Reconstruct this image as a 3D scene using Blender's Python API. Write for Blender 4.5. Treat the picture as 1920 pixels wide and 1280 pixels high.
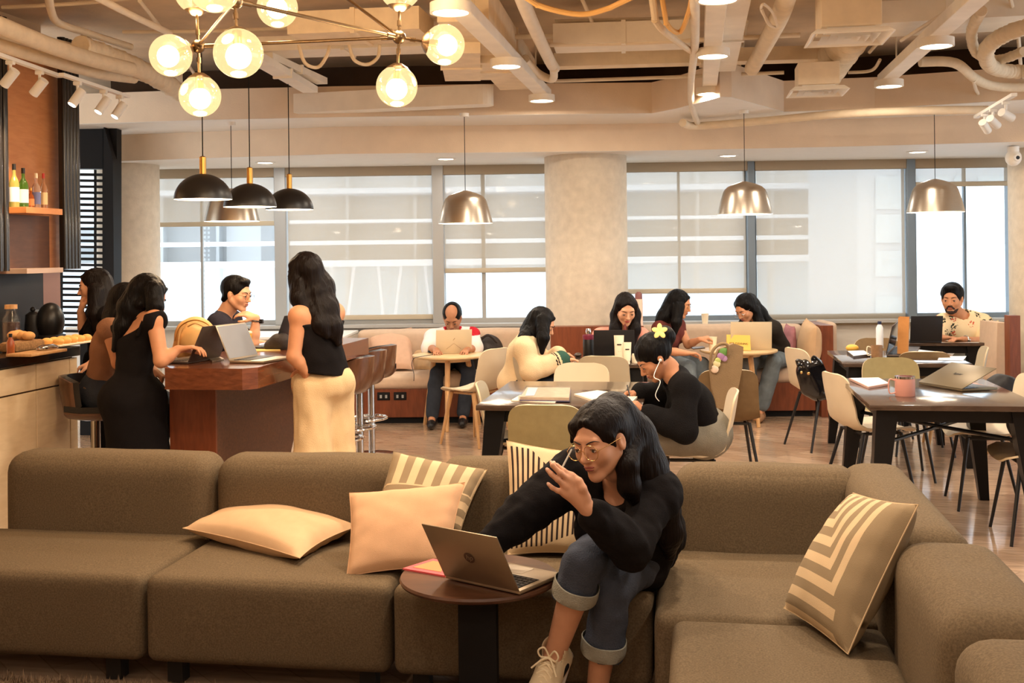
import bpy, bmesh, math, random
import numpy as np
from mathutils import Matrix, Vector, Euler
for o in list(bpy.data.objects): bpy.data.objects.remove(o)
scene = bpy.context.scene
col = scene.collection
# ---------------------------------------------------------------- camera, sky, exposure
FPX = 2066.0; ROLL = 0.012; YAW = math.radians(9.5); CH = 1.6; CY = 474.0
_ca, _sa, _cr, _sr = math.cos(YAW), math.sin(YAW), math.cos(ROLL), math.sin(ROLL)
CF = Vector((-_sa, _ca, 0)); R0 = Vector((_ca, _sa, 0)); Z0 = Vector((0, 0, 1))
CR = R0*_cr - Z0*_sr; CU = R0*_sr + Z0*_cr
cam_data = bpy.data.cameras.new('camera'); cam = bpy.data.objects.new('camera', cam_data); col.objects.link(cam)
cam_data.sensor_fit = 'HORIZONTAL'; cam_data.sensor_width = 36; cam_data.lens = FPX/1920*36
cam_data.shift_y = -(640-CY)/1920; cam_data.clip_start = 0.05; cam_data.clip_end = 200
m3 = Matrix((CR, CU, -CF)).transposed()
cam.matrix_world = Matrix.Translation((0, 0, CH)) @ m3.to_4x4()
scene.camera = cam
vs = scene.view_settings
vs.view_transform = 'Standard'; vs.look = 'None'; vs.exposure = 0.38; vs.gamma = 1; vs.use_curve_mapping = False
world = bpy.data.worlds.new('sky'); scene.world = world; world.use_nodes = True
nt = world.node_tree; nt.nodes.clear()
wo = nt.nodes.new('ShaderNodeOutputWorld'); bg = nt.nodes.new('ShaderNodeBackground')
bg.inputs[0].default_value = (0.83, 0.93, 1.0, 1); bg.inputs[1].default_value = 3.0
nt.links.new(bg.outputs[0], wo.inputs[0])
def light(name, kind, loc, energy, color, size=0.1, parent=None, rot=None, spot=None, sizey=None):
    d = bpy.data.lights.new(name, kind); d.energy = energy; d.color = color
    if kind == 'AREA':
        d.size = size
        if sizey: d.shape = 'RECTANGLE'; d.size_y = sizey
        else: d.shape = 'DISK'
    else: d.shadow_soft_size = size
    if kind == 'SPOT': d.spot_size = spot or 2.2; d.spot_blend = 0.6
    o = bpy.data.objects.new(name, d); col.objects.link(o); o.location = loc
    if rot: o.rotation_euler = rot
    if parent:
        o.parent = parent; o.location = Vector(loc) - RM[parent.name].translation
    return o
WARM = (1.0, 0.70, 0.42); WARM2 = (1.0, 0.84, 0.66)
# ---------------------------------------------------------------- pixel + depth -> room point
def P(px, py, Y): return CR*((px-960)/FPX*Y) + CU*((CY-py)/FPX*Y) + CF*Y + Z0*CH
def PZ(px, py, z):
    d = P(px, py, 1.0) - Z0*CH; k = (z-CH)/d.z
    return d*k + Z0*CH
def PX(px, py, x):
    d = P(px, py, 1.0) - Z0*CH; k = x/d.x
    return d*k + Z0*CH
def PYr(px, py, y):
    d = P(px, py, 1.0) - Z0*CH; k = y/d.y
    return d*k + Z0*CH
# ---------------------------------------------------------------- objects
RM = {}
def props(o, label=None, cat=None, group=None, kind=None):
    if label: o['label'] = label
    if cat: o['category'] = cat
    if group: o['group'] = group
    if kind: o['kind'] = kind
    return o
def thing(name, label, cat, loc=(0, 0, 0), rz=0.0, group=None, M=None):
    o = bpy.data.objects.new(name, None); col.objects.link(o)
    if M is None: M = Matrix.Translation(loc) @ Matrix.Rotation(rz, 4, 'Z')
    o.matrix_world = M; RM[o.name] = M.copy(); o.empty_display_size = 0.1
    return props(o, label, cat, group)
def dup(root, M, label=None, group=None, cat=None):
    r = root.copy(); col.objects.link(r); r.matrix_world = M; RM[r.name] = M.copy()
    if label: r['label'] = label
    if group: r['group'] = group
    def rec(src, dst):
        for ch in KIDS.get(src.name, []):
            c = ch.copy(); col.objects.link(c); c.parent = dst; RM[c.name] = M
            KIDS.setdefault(dst.name, []).append(c); rec(ch, c)
    rec(root, r)
    return r
KIDS = {}
class MB:
    """collects geometry for one mesh"""
    def __init__(s): s.v = []; s.f = []; s.m = []; s.uv = None
    def add(s, vs_, fs, mi=0):
        b = len(s.v); s.v.extend([tuple(q) for q in vs_])
        for f in fs: s.f.append([i+b for i in f]); s.m.append(mi)
        return s
    def bm(s, bm_, M=None, mi=0):
        bm_.verts.ensure_lookup_table(); bm_.verts.index_update()
        vs_ = [(M @ v.co) if M is not None else v.co.copy() for v in bm_.verts]
        s.add(vs_, [[v.index for v in f.verts] for f in bm_.faces], mi); bm_.free(); return s
    def box(s, c, d, bev=0, M=None, mi=0, seg=2, taper=None):
        b = bmesh.new(); bmesh.ops.create_cube(b, size=1)
        for v in b.verts:
            v.co = Vector((v.co.x*d[0], v.co.y*d[1], v.co.z*d[2]))
            if taper and v.co.z < 0: v.co.x *= taper; v.co.y *= taper
        if bev > 0: bmesh.ops.bevel(b, geom=list(b.edges)+list(b.verts), offset=min(bev, min(d)*0.49), segments=seg, affect='EDGES', profile=0.5)
        T = Matrix.Translation(c)
        return s.bm(b, (M @ T) if M is not None else T, mi)
    def box2(s, lo, hi, bev=0, M=None, mi=0, seg=2):
        return s.box([(lo[i]+hi[i])/2 for i in range(3)], [abs(hi[i]-lo[i]) for i in range(3)], bev, M, mi, seg)
    def tube(s, pts, r, n=10, cap=True, mi=0, closed=False, flat=1.0):
        pts = [Vector(p) for p in pts]; N = len(pts); rs = r if isinstance(r, (list, tuple)) else [r]*N
        vs_ = []; prev = None
        for i, p in enumerate(pts):
            if closed: t = pts[(i+1) % N]-pts[i-1]
            else: t = pts[min(i+1, N-1)]-pts[max(i-1, 0)]
            if t.length < 1e-9: t = Vector((0, 0, 1))
            t.normalize()
            if prev is None:
                up = Vector((0, 0, 1)) if abs(t.z) < 0.9 else Vector((1, 0, 0))
                x = t.cross(up).normalized()
            else: x = (prev - t*prev.dot(t)).normalized()
            prev = x; y = t.cross(x)
            for k in range(n):
                a = 2*math.pi*k/n; vs_.append(p + x*math.cos(a)*rs[i] + y*math.sin(a)*rs[i]*flat)
        fs = []
        for i in range(N if closed else N-1):
            j = (i+1) % N
            for k in range(n):
                l = (k+1) % n; fs.append([i*n+k, i*n+l, j*n+l, j*n+k])
        if cap and not closed: fs.append(list(range(n))[::-1]); fs.append([(N-1)*n+k for k in range(n)])
        return s.add(vs_, fs, mi)
    def lathe(s, prof, n=32, M=None, mi=0, cap=False, a0=0, a1=2*math.pi):
        full = abs(a1-a0-2*math.pi) < 1e-6; cnt = n if full else n+1; vs_ = []
        for (r, z) in prof:
            for k in range(cnt):
                a = a0+(a1-a0)*k/n; vs_.append(Vector((r*math.cos(a), r*math.sin(a), z)))
        if M is not None: vs_ = [M @ v for v in vs_]
        fs = []
        for i in range(len(prof)-1):
            for k in range(n):
                l = (k+1) % cnt; fs.append([i*cnt+k, i*cnt+l, (i+1)*cnt+l, (i+1)*cnt+k])
        if cap: fs.append(list(range(cnt))[::-1]); fs.append([(len(prof)-1)*cnt+k for k in range(cnt)])
        return s.add(vs_, fs, mi)
    def prism(s, poly, z0, z1, M=None, mi=0):
        n = len(poly); vs_ = [Vector((p[0], p[1], z0)) for p in poly]+[Vector((p[0], p[1], z1)) for p in poly]
        if M is not None: vs_ = [M @ v for v in vs_]
        fs = [list(range(n))[::-1], [n+i for i in range(n)]]+[[i, (i+1) % n, n+(i+1) % n, n+i] for i in range(n)]
        return s.add(vs_, fs, mi)
    def slab(s, poly, off, mi=0):
        """polygon (any plane, world points) extruded along vector off"""
        n = len(poly); off = Vector(off); a = [Vector(p) for p in poly]
        fs = [list(range(n))[::-1], [n+i for i in range(n)]]+[[i, (i+1) % n, n+(i+1) % n, n+i] for i in range(n)]
        return s.add(a+[p+off for p in a], fs, mi)
    def sphere(s, c, r, M=None, n=16, mi=0):
        b = bmesh.new(); bmesh.ops.create_uvsphere(b, u_segments=n, v_segments=max(6, n//2+2), radius=1)
        rr = r if isinstance(r, (list, tuple)) else (r, r, r)
        T = Matrix.Translation(c) @ Matrix.Diagonal((rr[0], rr[1], rr[2], 1))
        return s.bm(b, (M @ T) if M is not None else T, mi)
    def build(s, name, mat, parent=None, local=False, smooth=True, angle=40):
        me = bpy.data.meshes.new(name)
        V = s.v
        if parent is not None and not local:
            inv = RM[parent.name].inverted(); V = [inv @ Vector(q) for q in V]
        me.from_pydata([tuple(q) for q in V], [], s.f)
        mats = mat if isinstance(mat, (list, tuple)) else [mat]
        for m in mats: me.materials.append(m)
        if len(mats) > 1: me.polygons.foreach_set('material_index', s.m)
        o = bpy.data.objects.new(name, me); col.objects.link(o)
        # consistent outward normals
        b = bmesh.new(); b.from_mesh(me); bmesh.ops.recalc_face_normals(b, faces=b.faces)
        if smooth:
            ca = math.radians(angle)
            for f in b.faces: f.smooth = True
            for e in b.edges:
                if len(e.link_faces) == 2 and e.calc_face_angle(0) > ca: e.smooth = False
        b.to_mesh(me); b.free()
        if parent is not None:
            o.parent = parent; RM[o.name] = RM[parent.name]; KIDS.setdefault(parent.name, []).append(o)
        else: RM[o.name] = Matrix.Identity(4)
        return o
def struct(o): o['kind'] = 'structure'; return o
# ---------------------------------------------------------------- materials
MATS = {}
def lin(c): return tuple(((x/12.92) if x <= 0.04045 else ((x+0.055)/1.055)**2.4) for x in c)
def rgb(r, g, b): return lin((r/255, g/255, b/255))
def mat(name, c=(0.5, 0.5, 0.5), rough=0.6, metal=0.0, var=0.0, vs_=8.0, bump=0.0, bs=60.0, coat=0.0, trans=0.0, emit=None, es=0.0,
        alpha=1.0, stretch=(1, 1, 1), spec=0.5, sheen=0.0, ior=1.45, sub=0.0):
    if name in MATS: return MATS[name]
    m = bpy.data.materials.new(name); m.use_nodes = True; t = m.node_tree; b = t.nodes['Principled BSDF']
    b.inputs['Base Color'].default_value = (*c, 1); b.inputs['Roughness'].default_value = rough; b.inputs['Metallic'].default_value = metal
    b.inputs['IOR'].default_value = ior; b.inputs['Specular IOR Level'].default_value = spec
    if coat: b.inputs['Coat Weight'].default_value = coat; b.inputs['Coat Roughness'].default_value = 0.1
    if trans: b.inputs['Transmission Weight'].default_value = trans
    if sheen: b.inputs['Sheen Weight'].default_value = sheen; b.inputs['Sheen Roughness'].default_value = 0.5
    if sub: b.inputs['Subsurface Weight'].default_value = sub; b.inputs['Subsurface Radius'].default_value = (1, .35, .2); b.inputs['Subsurface Scale'].default_value = 0.01
    if emit: b.inputs['Emission Color'].default_value = (*emit, 1); b.inputs['Emission Strength'].default_value = es
    if alpha < 1: b.inputs['Alpha'].default_value = alpha
    tc = t.nodes.new('ShaderNodeTexCoord'); mp = t.nodes.new('ShaderNodeMapping'); mp.inputs['Scale'].default_value = stretch
    t.links.new(tc.outputs['Object'], mp.inputs[0])
    if var:
        n = t.nodes.new('ShaderNodeTexNoise'); n.inputs['Scale'].default_value = vs_; n.inputs['Detail'].default_value = 5
        t.links.new(mp.outputs[0], n.inputs['Vector'])
        r = t.nodes.new('ShaderNodeMapRange'); r.inputs[1].default_value = 0.25; r.inputs[2].default_value = 0.75
        r.inputs[3].default_value = 1-var; r.inputs[4].default_value = 1+var; t.links.new(n.outputs[0], r.inputs[0])
        x = t.nodes.new('ShaderNodeVectorMath'); x.operation = 'SCALE'; x.inputs[0].default_value = c
        t.links.new(r.outputs[0], x.inputs['Scale']); t.links.new(x.outputs[0], b.inputs['Base Color'])
    if bump:
        n = t.nodes.new('ShaderNodeTexNoise'); n.inputs['Scale'].default_value = bs; n.inputs['Detail'].default_value = 4
        t.links.new(mp.outputs[0], n.inputs['Vector'])
        q = t.nodes.new('ShaderNodeBump'); q.inputs['Strength'].default_value = min(1, bump); q.inputs['Distance'].default_value = 0.01
        t.links.new(n.outputs[0], q.inputs['Height']); t.links.new(q.outputs[0], b.inputs['Normal'])
    MATS[name] = m; return m
def wood(name, c1, c2, rough=0.4, scale=6, st=(1, 12, 12), coat=0.0):
    if name in MATS: return MATS[name]
    m = mat(name, c1, rough, coat=coat); t = m.node_tree; b = t.nodes['Principled BSDF']
    tc = t.nodes.new('ShaderNodeTexCoord'); mp = t.nodes.new('ShaderNodeMapping'); mp.inputs['Scale'].default_value = st
    n = t.nodes.new('ShaderNodeTexNoise'); n.inputs['Scale'].default_value = scale; n.inputs['Detail'].default_value = 8; n.inputs['Distortion'].default_value = 0.6
    r = t.nodes.new('ShaderNodeValToRGB'); r.color_ramp.elements[0].position = 0.3; r.color_ramp.elements[1].position = 0.7
    r.color_ramp.elements[0].color = (*c1, 1); r.color_ramp.elements[1].color = (*c2, 1)
    t.links.new(tc.outputs['Object'], mp.inputs[0]); t.links.new(mp.outputs[0], n.inputs['Vector']); t.links.new(n.outputs[0], r.inputs[0]); t.links.new(r.outputs[0], b.inputs['Base Color'])
    return m
class NB:
    """tiny helper to write node maths"""
    def __init__(s, m): s.t = m.node_tree; s.b = s.t.nodes['Principled BSDF']
    def coord(s, k='Object'):
        tc = s.t.nodes.new('ShaderNodeTexCoord'); sp = s.t.nodes.new('ShaderNodeSeparateXYZ'); s.t.links.new(tc.outputs[k], sp.inputs[0]); return sp.outputs
    def op(s, o, a, b=None):
        n = s.t.nodes.new('ShaderNodeMath'); n.operation = o
        for i, x in enumerate((a, b)):
            if x is None: continue
            if isinstance(x, (int, float)): n.inputs[i].default_value = x
            else: s.t.links.new(x, n.inputs[i])
        return n.outputs[0]
    def mix(s, fac, c1, c2):
        n = s.t.nodes.new('ShaderNodeMix'); n.data_type = 'RGBA'
        if isinstance(fac, (int, float)): n.inputs[0].default_value = fac
        else: s.t.links.new(fac, n.inputs[0])
        for i, c in ((6, c1), (7, c2)):
            if isinstance(c, tuple): n.inputs[i].default_value = (*c, 1)
            else: s.t.links.new(c, n.inputs[i])
        return n.outputs[2]
    def color(s, o): s.t.links.new(o, s.b.inputs['Base Color'])
# ---------------------------------------------------------------- signed-distance modelling
def nz(p, f, seed=0.0):
    x, y, z = p[..., 0]*f+seed, p[..., 1]*f+seed*1.7, p[..., 2]*f-seed*0.6
    return (np.sin(x+1.7*np.sin(y*0.9+z*0.5)) + np.sin(y*1.13+1.5*np.sin(z*0.8+x*0.6)+2.1) + np.sin(z*1.07+1.6*np.sin(x*0.7-y*0.9)+4.2))/3
class SDF:
    def __init__(s, k=0.03): s.p = []; s.k = k; s.cuts = []; s.disp = None
    def cone(s, a, b, ra, rb=None, k=None, sub=False):
        s.p.append(('c', np.array(a, float), np.array(b, float), ra, ra if rb is None else rb, s.k if k is None else k, sub)); return s
    def chain(s, pts, rs, k=None, sub=False):
        for i in range(len(pts)-1): s.cone(pts[i], pts[i+1], rs[i], rs[i+1], k, sub)
        return s
    def ell(s, c, r, R=None, k=None, sub=False):
        R = np.eye(3) if R is None else np.array(R, float)   # rows = axes
        s.p.append(('e', np.array(c, float), np.array(r, float), R, None, s.k if k is None else k, sub)); return s
    def cut(s, o, n): s.cuts.append((np.array(o, float), np.array(n, float)/np.linalg.norm(n))); return s
    def mesh(s, res):
        lo = np.full(3, 1e9); hi = -lo
        for q in s.p:
            if q[6]: continue
            if q[0] == 'c': l = np.minimum(q[1]-q[3], q[2]-q[4]); h = np.maximum(q[1]+q[3], q[2]+q[4])
            else:
                e = np.max(q[2]); e = np.abs(q[3].T) @ q[2]; l = q[1]-e; h = q[1]+e
            lo = np.minimum(lo, l); hi = np.maximum(hi, h)
        lo -= res*3+0.01; hi += res*3+0.01
        n = np.ceil((hi-lo)/res).astype(int)+1
        F = np.full(n, 0.1, np.float32)
        ax = [lo[i]+np.arange(n[i])*res for i in range(3)]
        def block(l, h):
            i0 = np.clip(np.floor((l-lo)/res).astype(int), 0, n-1); i1 = np.clip(np.ceil((h-lo)/res).astype(int)+1, 1, n)
            return i0, i1
        for q in s.p:
            k = q[5]; mg = max(k, 0.01)+2.5*res
            if q[0] == 'c': l = np.minimum(q[1]-q[3], q[2]-q[4])-mg; h = np.maximum(q[1]+q[3], q[2]+q[4])+mg
            else:
                e = np.abs(q[3].T) @ q[2]+mg; l = q[1]-e; h = q[1]+e
            l = np.minimum(l, h); i0, i1 = block(l, h)
            if np.any(i1 <= i0): continue
            X = ax[0][i0[0]:i1[0]][:, None, None]; Y = ax[1][i0[1]:i1[1]][None, :, None]; Z = ax[2][i0[2]:i1[2]][None, None, :]
            if q[0] == 'c':
                a, b = q[1], q[2]; d = b-a; L = max(d@d, 1e-12)
                t = np.clip(((X-a[0])*d[0]+(Y-a[1])*d[1]+(Z-a[2])*d[2])/L, 0, 1)
                D = np.sqrt((X-a[0]-t*d[0])**2+(Y-a[1]-t*d[1])**2+(Z-a[2]-t*d[2])**2)-(q[3]+(q[4]-q[3])*t)
            else:
                c, r, R = q[1], q[2], q[3]; x, y, z = X-c[0], Y-c[1], Z-c[2]
                u = [(x*R[i, 0]+y*R[i, 1]+z*R[i, 2]) for i in range(3)]
                k0 = np.sqrt(sum((u[i]/r[i])**2 for i in range(3))); k1 = np.sqrt(sum((u[i]/r[i]**2)**2 for i in range(3)))
                D = k0*(k0-1)/np.maximum(k1, 1e-6)
            sl = tuple(slice(i0[i], i1[i]) for i in range(3)); A = F[sl]
            if q[6]:
                D = -D; h_ = np.maximum(k-np.abs(A-D), 0)/max(k, 1e-6); F[sl] = np.maximum(A, D)+h_*h_*k*0.25
            else:
                h_ = np.maximum(k-np.abs(A-D), 0)/max(k, 1e-6); F[sl] = np.minimum(A, D)-h_*h_*k*0.25
        G = None
        if s.disp is not None:
            idx = np.argwhere(np.abs(F) < 0.035)
            pts = lo+idx*res
            F[idx[:, 0], idx[:, 1], idx[:, 2]] += s.disp(pts).astype(np.float32)
        for o, nn in s.cuts:
            D = (ax[0][:, None, None]-o[0])*nn[0]+(ax[1][None, :, None]-o[1])*nn[1]+(ax[2][None, None, :]-o[2])*nn[2]
            F = np.maximum(F, D.astype(np.float32))
        F[0], F[-1] = 0.1, 0.1; F[:, 0], F[:, -1] = 0.1, 0.1; F[:, :, 0], F[:, :, -1] = 0.1, 0.1
        return nets(F, lo, res)
def nets(F, lo, res):
    S = F < 0; nx, ny, nz_ = F.shape
    c = np.zeros((nx-1, ny-1, nz_-1), np.int8)
    for i in (0, 1):
        for j in (0, 1):
            for k in (0, 1): c += S[i:nx-1+i, j:ny-1+j, k:nz_-1+k]
    act = (c > 0) & (c < 8); I = np.argwhere(act)
    if len(I) == 0: return np.zeros((0, 3)), np.zeros((0, 4), int)
    idx = -np.ones(act.shape, np.int32); idx[act] = np.arange(len(I))
    acc = np.zeros((len(I), 3)); cnt = np.zeros(len(I))
    for axis in range(3):
        for a in (0, 1):
            for b in (0, 1):
                o0 = [0, 0, 0]; o1 = [0, 0, 0]; oth = [q for q in range(3) if q != axis]
                o0[oth[0]] = a; o0[oth[1]] = b; o1[:] = o0; o1[axis] = 1
                f0 = F[I[:, 0]+o0[0], I[:, 1]+o0[1], I[:, 2]+o0[2]]; f1 = F[I[:, 0]+o1[0], I[:, 1]+o1[1], I[:, 2]+o1[2]]
                mk = (f0 < 0) != (f1 < 0); t = np.where(mk, f0/np.where(mk, f0-f1, 1), 0)
                p = np.tile(np.array(o0, float), (len(I), 1)); p[:, axis] = t
                acc[mk] += p[mk]; cnt[mk] += 1
    V = lo+(I+acc/np.maximum(cnt, 1)[:, None])*res
    fs = []
    for axis in range(3):
        o = [q for q in range(3) if q != axis]
        sl0 = [slice(None)]*3; sl1 = [slice(None)]*3; sl0[axis] = slice(0, -1); sl1[axis] = slice(1, None)
        E = S[tuple(sl0)] != S[tuple(sl1)]; Q = np.argwhere(E)
        Q = Q[(Q[:, o[0]] > 0) & (Q[:, o[1]] > 0)]
        Q = Q[(Q[:, o[0]] < F.shape[o[0]]-1) & (Q[:, o[1]] < F.shape[o[1]]-1)]
        def g(da, db):
            q = Q.copy(); q[:, o[0]] -= da; q[:, o[1]] -= db; return idx[q[:, 0], q[:, 1], q[:, 2]]
        quad = np.stack([g(0, 0), g(1, 0), g(1, 1), g(0, 1)], 1)
        ins = S[Q[:, 0], Q[:, 1], Q[:, 2]]
        if axis == 1: ins = ~ins
        quad[~ins] = quad[~ins][:, ::-1]
        fs.append(quad)
    return V, np.concatenate(fs)
def relax(V, Fq, it=1, w=0.5):
    for _ in range(it):
        S = np.zeros_like(V); C = np.zeros(len(V))
        for a, b in ((0, 1), (1, 2), (2, 3), (3, 0)):
            np.add.at(S, Fq[:, a], V[Fq[:, b]]); np.add.at(S, Fq[:, b], V[Fq[:, a]]); np.add.at(C, Fq[:, a], 1); np.add.at(C, Fq[:, b], 1)
        V = V+(S/np.maximum(C, 1)[:, None]-V)*w
    return V
def sdf_obj(s, name, mats, parent=None, res=0.006, matfn=None, rl=1):
    V, Fq = s.mesh(res)
    if rl: V = relax(V, Fq, rl)
    me = bpy.data.meshes.new(name); cen = V[Fq].mean(1) if matfn else None
    if parent is not None:
        inv = np.array(RM[parent.name].inverted()); V = V @ inv[:3, :3].T+inv[:3, 3]
    me.vertices.add(len(V)); me.vertices.foreach_set('co', V.astype(np.float32).ravel())
    me.loops.add(len(Fq)*4); me.loops.foreach_set('vertex_index', Fq.astype(np.int32).ravel())
    me.polygons.add(len(Fq)); me.polygons.foreach_set('loop_start', np.arange(0, len(Fq)*4, 4, dtype=np.int32))
    me.polygons.foreach_set('use_smooth', np.ones(len(Fq), bool))
    mats = mats if isinstance(mats, (list, tuple)) else [mats]
    for m in mats: me.materials.append(m)
    if matfn: me.polygons.foreach_set('material_index', matfn(cen).astype(np.int32))
    me.update(calc_edges=True); me.validate()
    o = bpy.data.objects.new(name, me); col.objects.link(o)
    if parent is not None:
        o.parent = parent; RM[o.name] = RM[parent.name]; KIDS.setdefault(parent.name, []).append(o)
    else: RM[o.name] = Matrix.Identity(4)
    return o
# ================================================================ lights that belong to the room are made with their fixtures
# ---------------------------------------------------------------- materials of the shell
M_plaster = mat('plaster', rgb(226, 205, 180), 0.85, var=0.05, vs_=5, bump=0.15, bs=90)
M_slabc = mat('slab_concrete', rgb(216, 194, 166), 0.95, var=0.16, vs_=3, bump=0.3, bs=40)
M_white = mat('white_paint', rgb(235, 232, 226), 0.6, var=0.02)
M_duct = mat('duct_white', rgb(236, 228, 214), 0.55, var=0.07, vs_=6, bump=0.1, bs=30)
M_duct2 = mat('duct_cream', rgb(232, 214, 186), 0.7, var=0.09, vs_=9, bump=0.35, bs=25)
M_gapshade = mat('gap_shade_brown', rgb(70, 50, 34), 0.95, var=0.2, vs_=4)
M_column = mat('column_concrete', rgb(206, 194, 176), 0.8, var=0.10, vs_=14, bump=0.25, bs=120)
M_frame = mat('window_frame_grey', rgb(168, 168, 166), 0.4, 0.3)
M_frame2 = mat('window_frame_blue', rgb(120, 132, 142), 0.4, 0.3)
M_blackp = mat('black_paint', rgb(26, 24, 24), 0.6, spec=0.15)
M_black = mat('black_satin', rgb(26, 25, 26), 0.38)
M_brass = mat('brass', rgb(196, 150, 80), 0.35, 1.0)
M_bronze = mat('aged_bronze', rgb(120, 98, 72), 0.35, 1.0, var=0.1, vs_=30)
M_steel = mat('brushed_steel', rgb(190, 180, 166), 0.3, 1.0, var=0.06, vs_=12, stretch=(1, 1, 30))
M_chrome = mat('chrome', rgb(215, 215, 215), 0.12, 1.0)
M_walnut = wood('walnut', rgb(72, 44, 28), rgb(104, 66, 42), 0.4, 5, (2, 14, 14))
M_redwood = wood('red_veneer', rgb(104, 52, 30), rgb(128, 68, 40), 0.38, 4, (10, 10, 1.5))
M_barwood = wood('bar_table_wood', rgb(92, 48, 28), rgb(122, 68, 40), 0.22, 5, (3, 1, 10), coat=0.4)
M_birch = wood('light_birch', rgb(214, 180, 132), rgb(228, 198, 152), 0.4, 5, (2, 2, 10))
M_oakleg = wood('oak_leg', rgb(190, 142, 92), rgb(208, 164, 112), 0.4, 5, (10, 10, 1.5))
def floor_mat():
    m = mat('floor_planks', rgb(150, 110, 80), 0.22, coat=0.25, spec=0.7); nb = NB(m); t = m.node_tree
    tc = t.nodes.new('ShaderNodeTexCoord'); mp = t.nodes.new('ShaderNodeMapping'); mp.inputs['Rotation'].default_value = (0, 0, math.radians(42))
    t.links.new(tc.outputs['Object'], mp.inputs[0])
    br = t.nodes.new('ShaderNodeTexBrick'); br.inputs['Scale'].default_value = 1.0; br.inputs['Brick Width'].default_value = 0.9; br.inputs['Row Height'].default_value = 0.14
    br.inputs['Mortar Size'].default_value = 0.003; br.inputs['Color1'].default_value = (*rgb(176, 146, 120), 1); br.inputs['Color2'].default_value = (*rgb(194, 166, 140), 1); br.inputs['Mortar'].default_value = (*rgb(166, 138, 112), 1)
    t.links.new(mp.outputs[0], br.inputs['Vector'])
    mp2 = t.nodes.new('ShaderNodeMapping'); mp2.inputs['Rotation'].default_value = (0, 0, math.radians(42)); mp2.inputs['Scale'].default_value = (1.2, 14, 1); t.links.new(tc.outputs['Object'], mp2.inputs[0])
    n = t.nodes.new('ShaderNodeTexNoise'); n.inputs['Scale'].default_value = 2.2; n.inputs['Detail'].default_value = 7; t.links.new(mp2.outputs[0], n.inputs['Vector'])
    mr = t.nodes.new('ShaderNodeMapRange'); mr.inputs[1].default_value = .3; mr.inputs[2].default_value = .7; mr.inputs[3].default_value = .78; mr.inputs[4].default_value = 1.2; t.links.new(n.outputs[0], mr.inputs[0])
    x = t.nodes.new('ShaderNodeVectorMath'); x.operation = 'SCALE'; t.links.new(br.outputs['Color'], x.inputs[0]); t.links.new(mr.outputs[0], x.inputs['Scale']); nb.color(x.outputs[0])
    rr = nb.op('MULTIPLY', n.outputs[0], 0.20); rr = nb.op('ADD', rr, 0.02); t.links.new(rr, nb.b.inputs['Roughness'])
    bp = t.nodes.new('ShaderNodeBump'); bp.inputs['Strength'].default_value = 0.12; bp.inputs['Distance'].default_value = 0.004; t.links.new(n.outputs[0], bp.inputs['Height']); t.links.new(bp.outputs[0], nb.b.inputs['Normal'])
    return m
M_floor = floor_mat()
def blind_mat():
    m = bpy.data.materials.new('blind_mesh'); m.use_nodes = True; t = m.node_tree; t.nodes.clear()
    o = t.nodes.new('ShaderNodeOutputMaterial'); tr = t.nodes.new('ShaderNodeBsdfTransparent'); df = t.nodes.new('ShaderNodeBsdfDiffuse'); tl = t.nodes.new('ShaderNodeBsdfTranslucent')
    tr.inputs[0].default_value = (1, 1, 1, 1); c = rgb(190, 176, 156); df.inputs[0].default_value = (*c, 1); tl.inputs[0].default_value = (*c, 1)
    a = t.nodes.new('ShaderNodeMixShader'); a.inputs[0].default_value = 0.42; b = t.nodes.new('ShaderNodeMixShader'); b.inputs[0].default_value = 0.80
    t.links.new(df.outputs[0], a.inputs[1]); t.links.new(tl.outputs[0], a.inputs[2]); t.links.new(tr.outputs[0], b.inputs[1]); t.links.new(a.outputs[0], b.inputs[2]); t.links.new(b.outputs[0], o.inputs[0])
    return m
M_blind = blind_mat()
def glass_mat(name='thin_glass', tint=(1, 1, 1), gl=0.06, rough=0.02):
    m = bpy.data.materials.new(name); m.use_nodes = True; t = m.node_tree; t.nodes.clear()
    o = t.nodes.new('ShaderNodeOutputMaterial'); tr = t.nodes.new('ShaderNodeBsdfTransparent'); g = t.nodes.new('ShaderNodeBsdfGlossy'); g.inputs['Roughness'].default_value = rough
    tr.inputs[0].default_value = (*tint, 1); b = t.nodes.new('ShaderNodeMixShader'); b.inputs[0].default_value = gl
    t.links.new(tr.outputs[0], b.inputs[1]); t.links.new(g.outputs[0], b.inputs[2]); t.links.new(b.outputs[0], o.inputs[0]); return m
M_glass = glass_mat()
# ---------------------------------------------------------------- shell
SLAB = 3.32; SOF = 2.52; UND = 2.77; B2T = 3.03
XL = -5.2; XR = 6.4; YB = -3.0
mb = MB(); mb.box2((XL-2.8, YB-0.2, -0.12), (XR+0.2, 13.5, 0)); struct(mb.build('floor', M_floor, smooth=False))
mb = MB(); mb.box2((XL-2.8, YB-0.2, SLAB), (XR+0.2, 12.2, SLAB+0.15)); struct(mb.build('ceiling', M_slabc, smooth=False))
WA = P(300, CY, 11.6); WB = P(1900, CY, 11.40); WA.z = WB.z = 0
WX = (WB-WA).normalized(); WY = Vector((-WX.y, WX.x, 0))
MW = Matrix((WX, WY, Z0)).transposed().to_4x4(); MW.translation = WA
def ws(px, off=0.0, py=450):
    d = P(px, py, 1.0)-Z0*CH; o = Z0*CH
    t = ((WA+WY*off-o).dot(WY))/d.dot(WY); q = o+d*t
    return (q-WA).dot(WX)
SILL = 0.875
sL, sR = ws(120), ws(2150)
mb = MB(); mb.box2((sL, 0, 0), (sR, 0.2, SILL), M=MW); mb.box2((sL, 0, SOF), (sR, 0.2, SLAB), M=MW)
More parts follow.
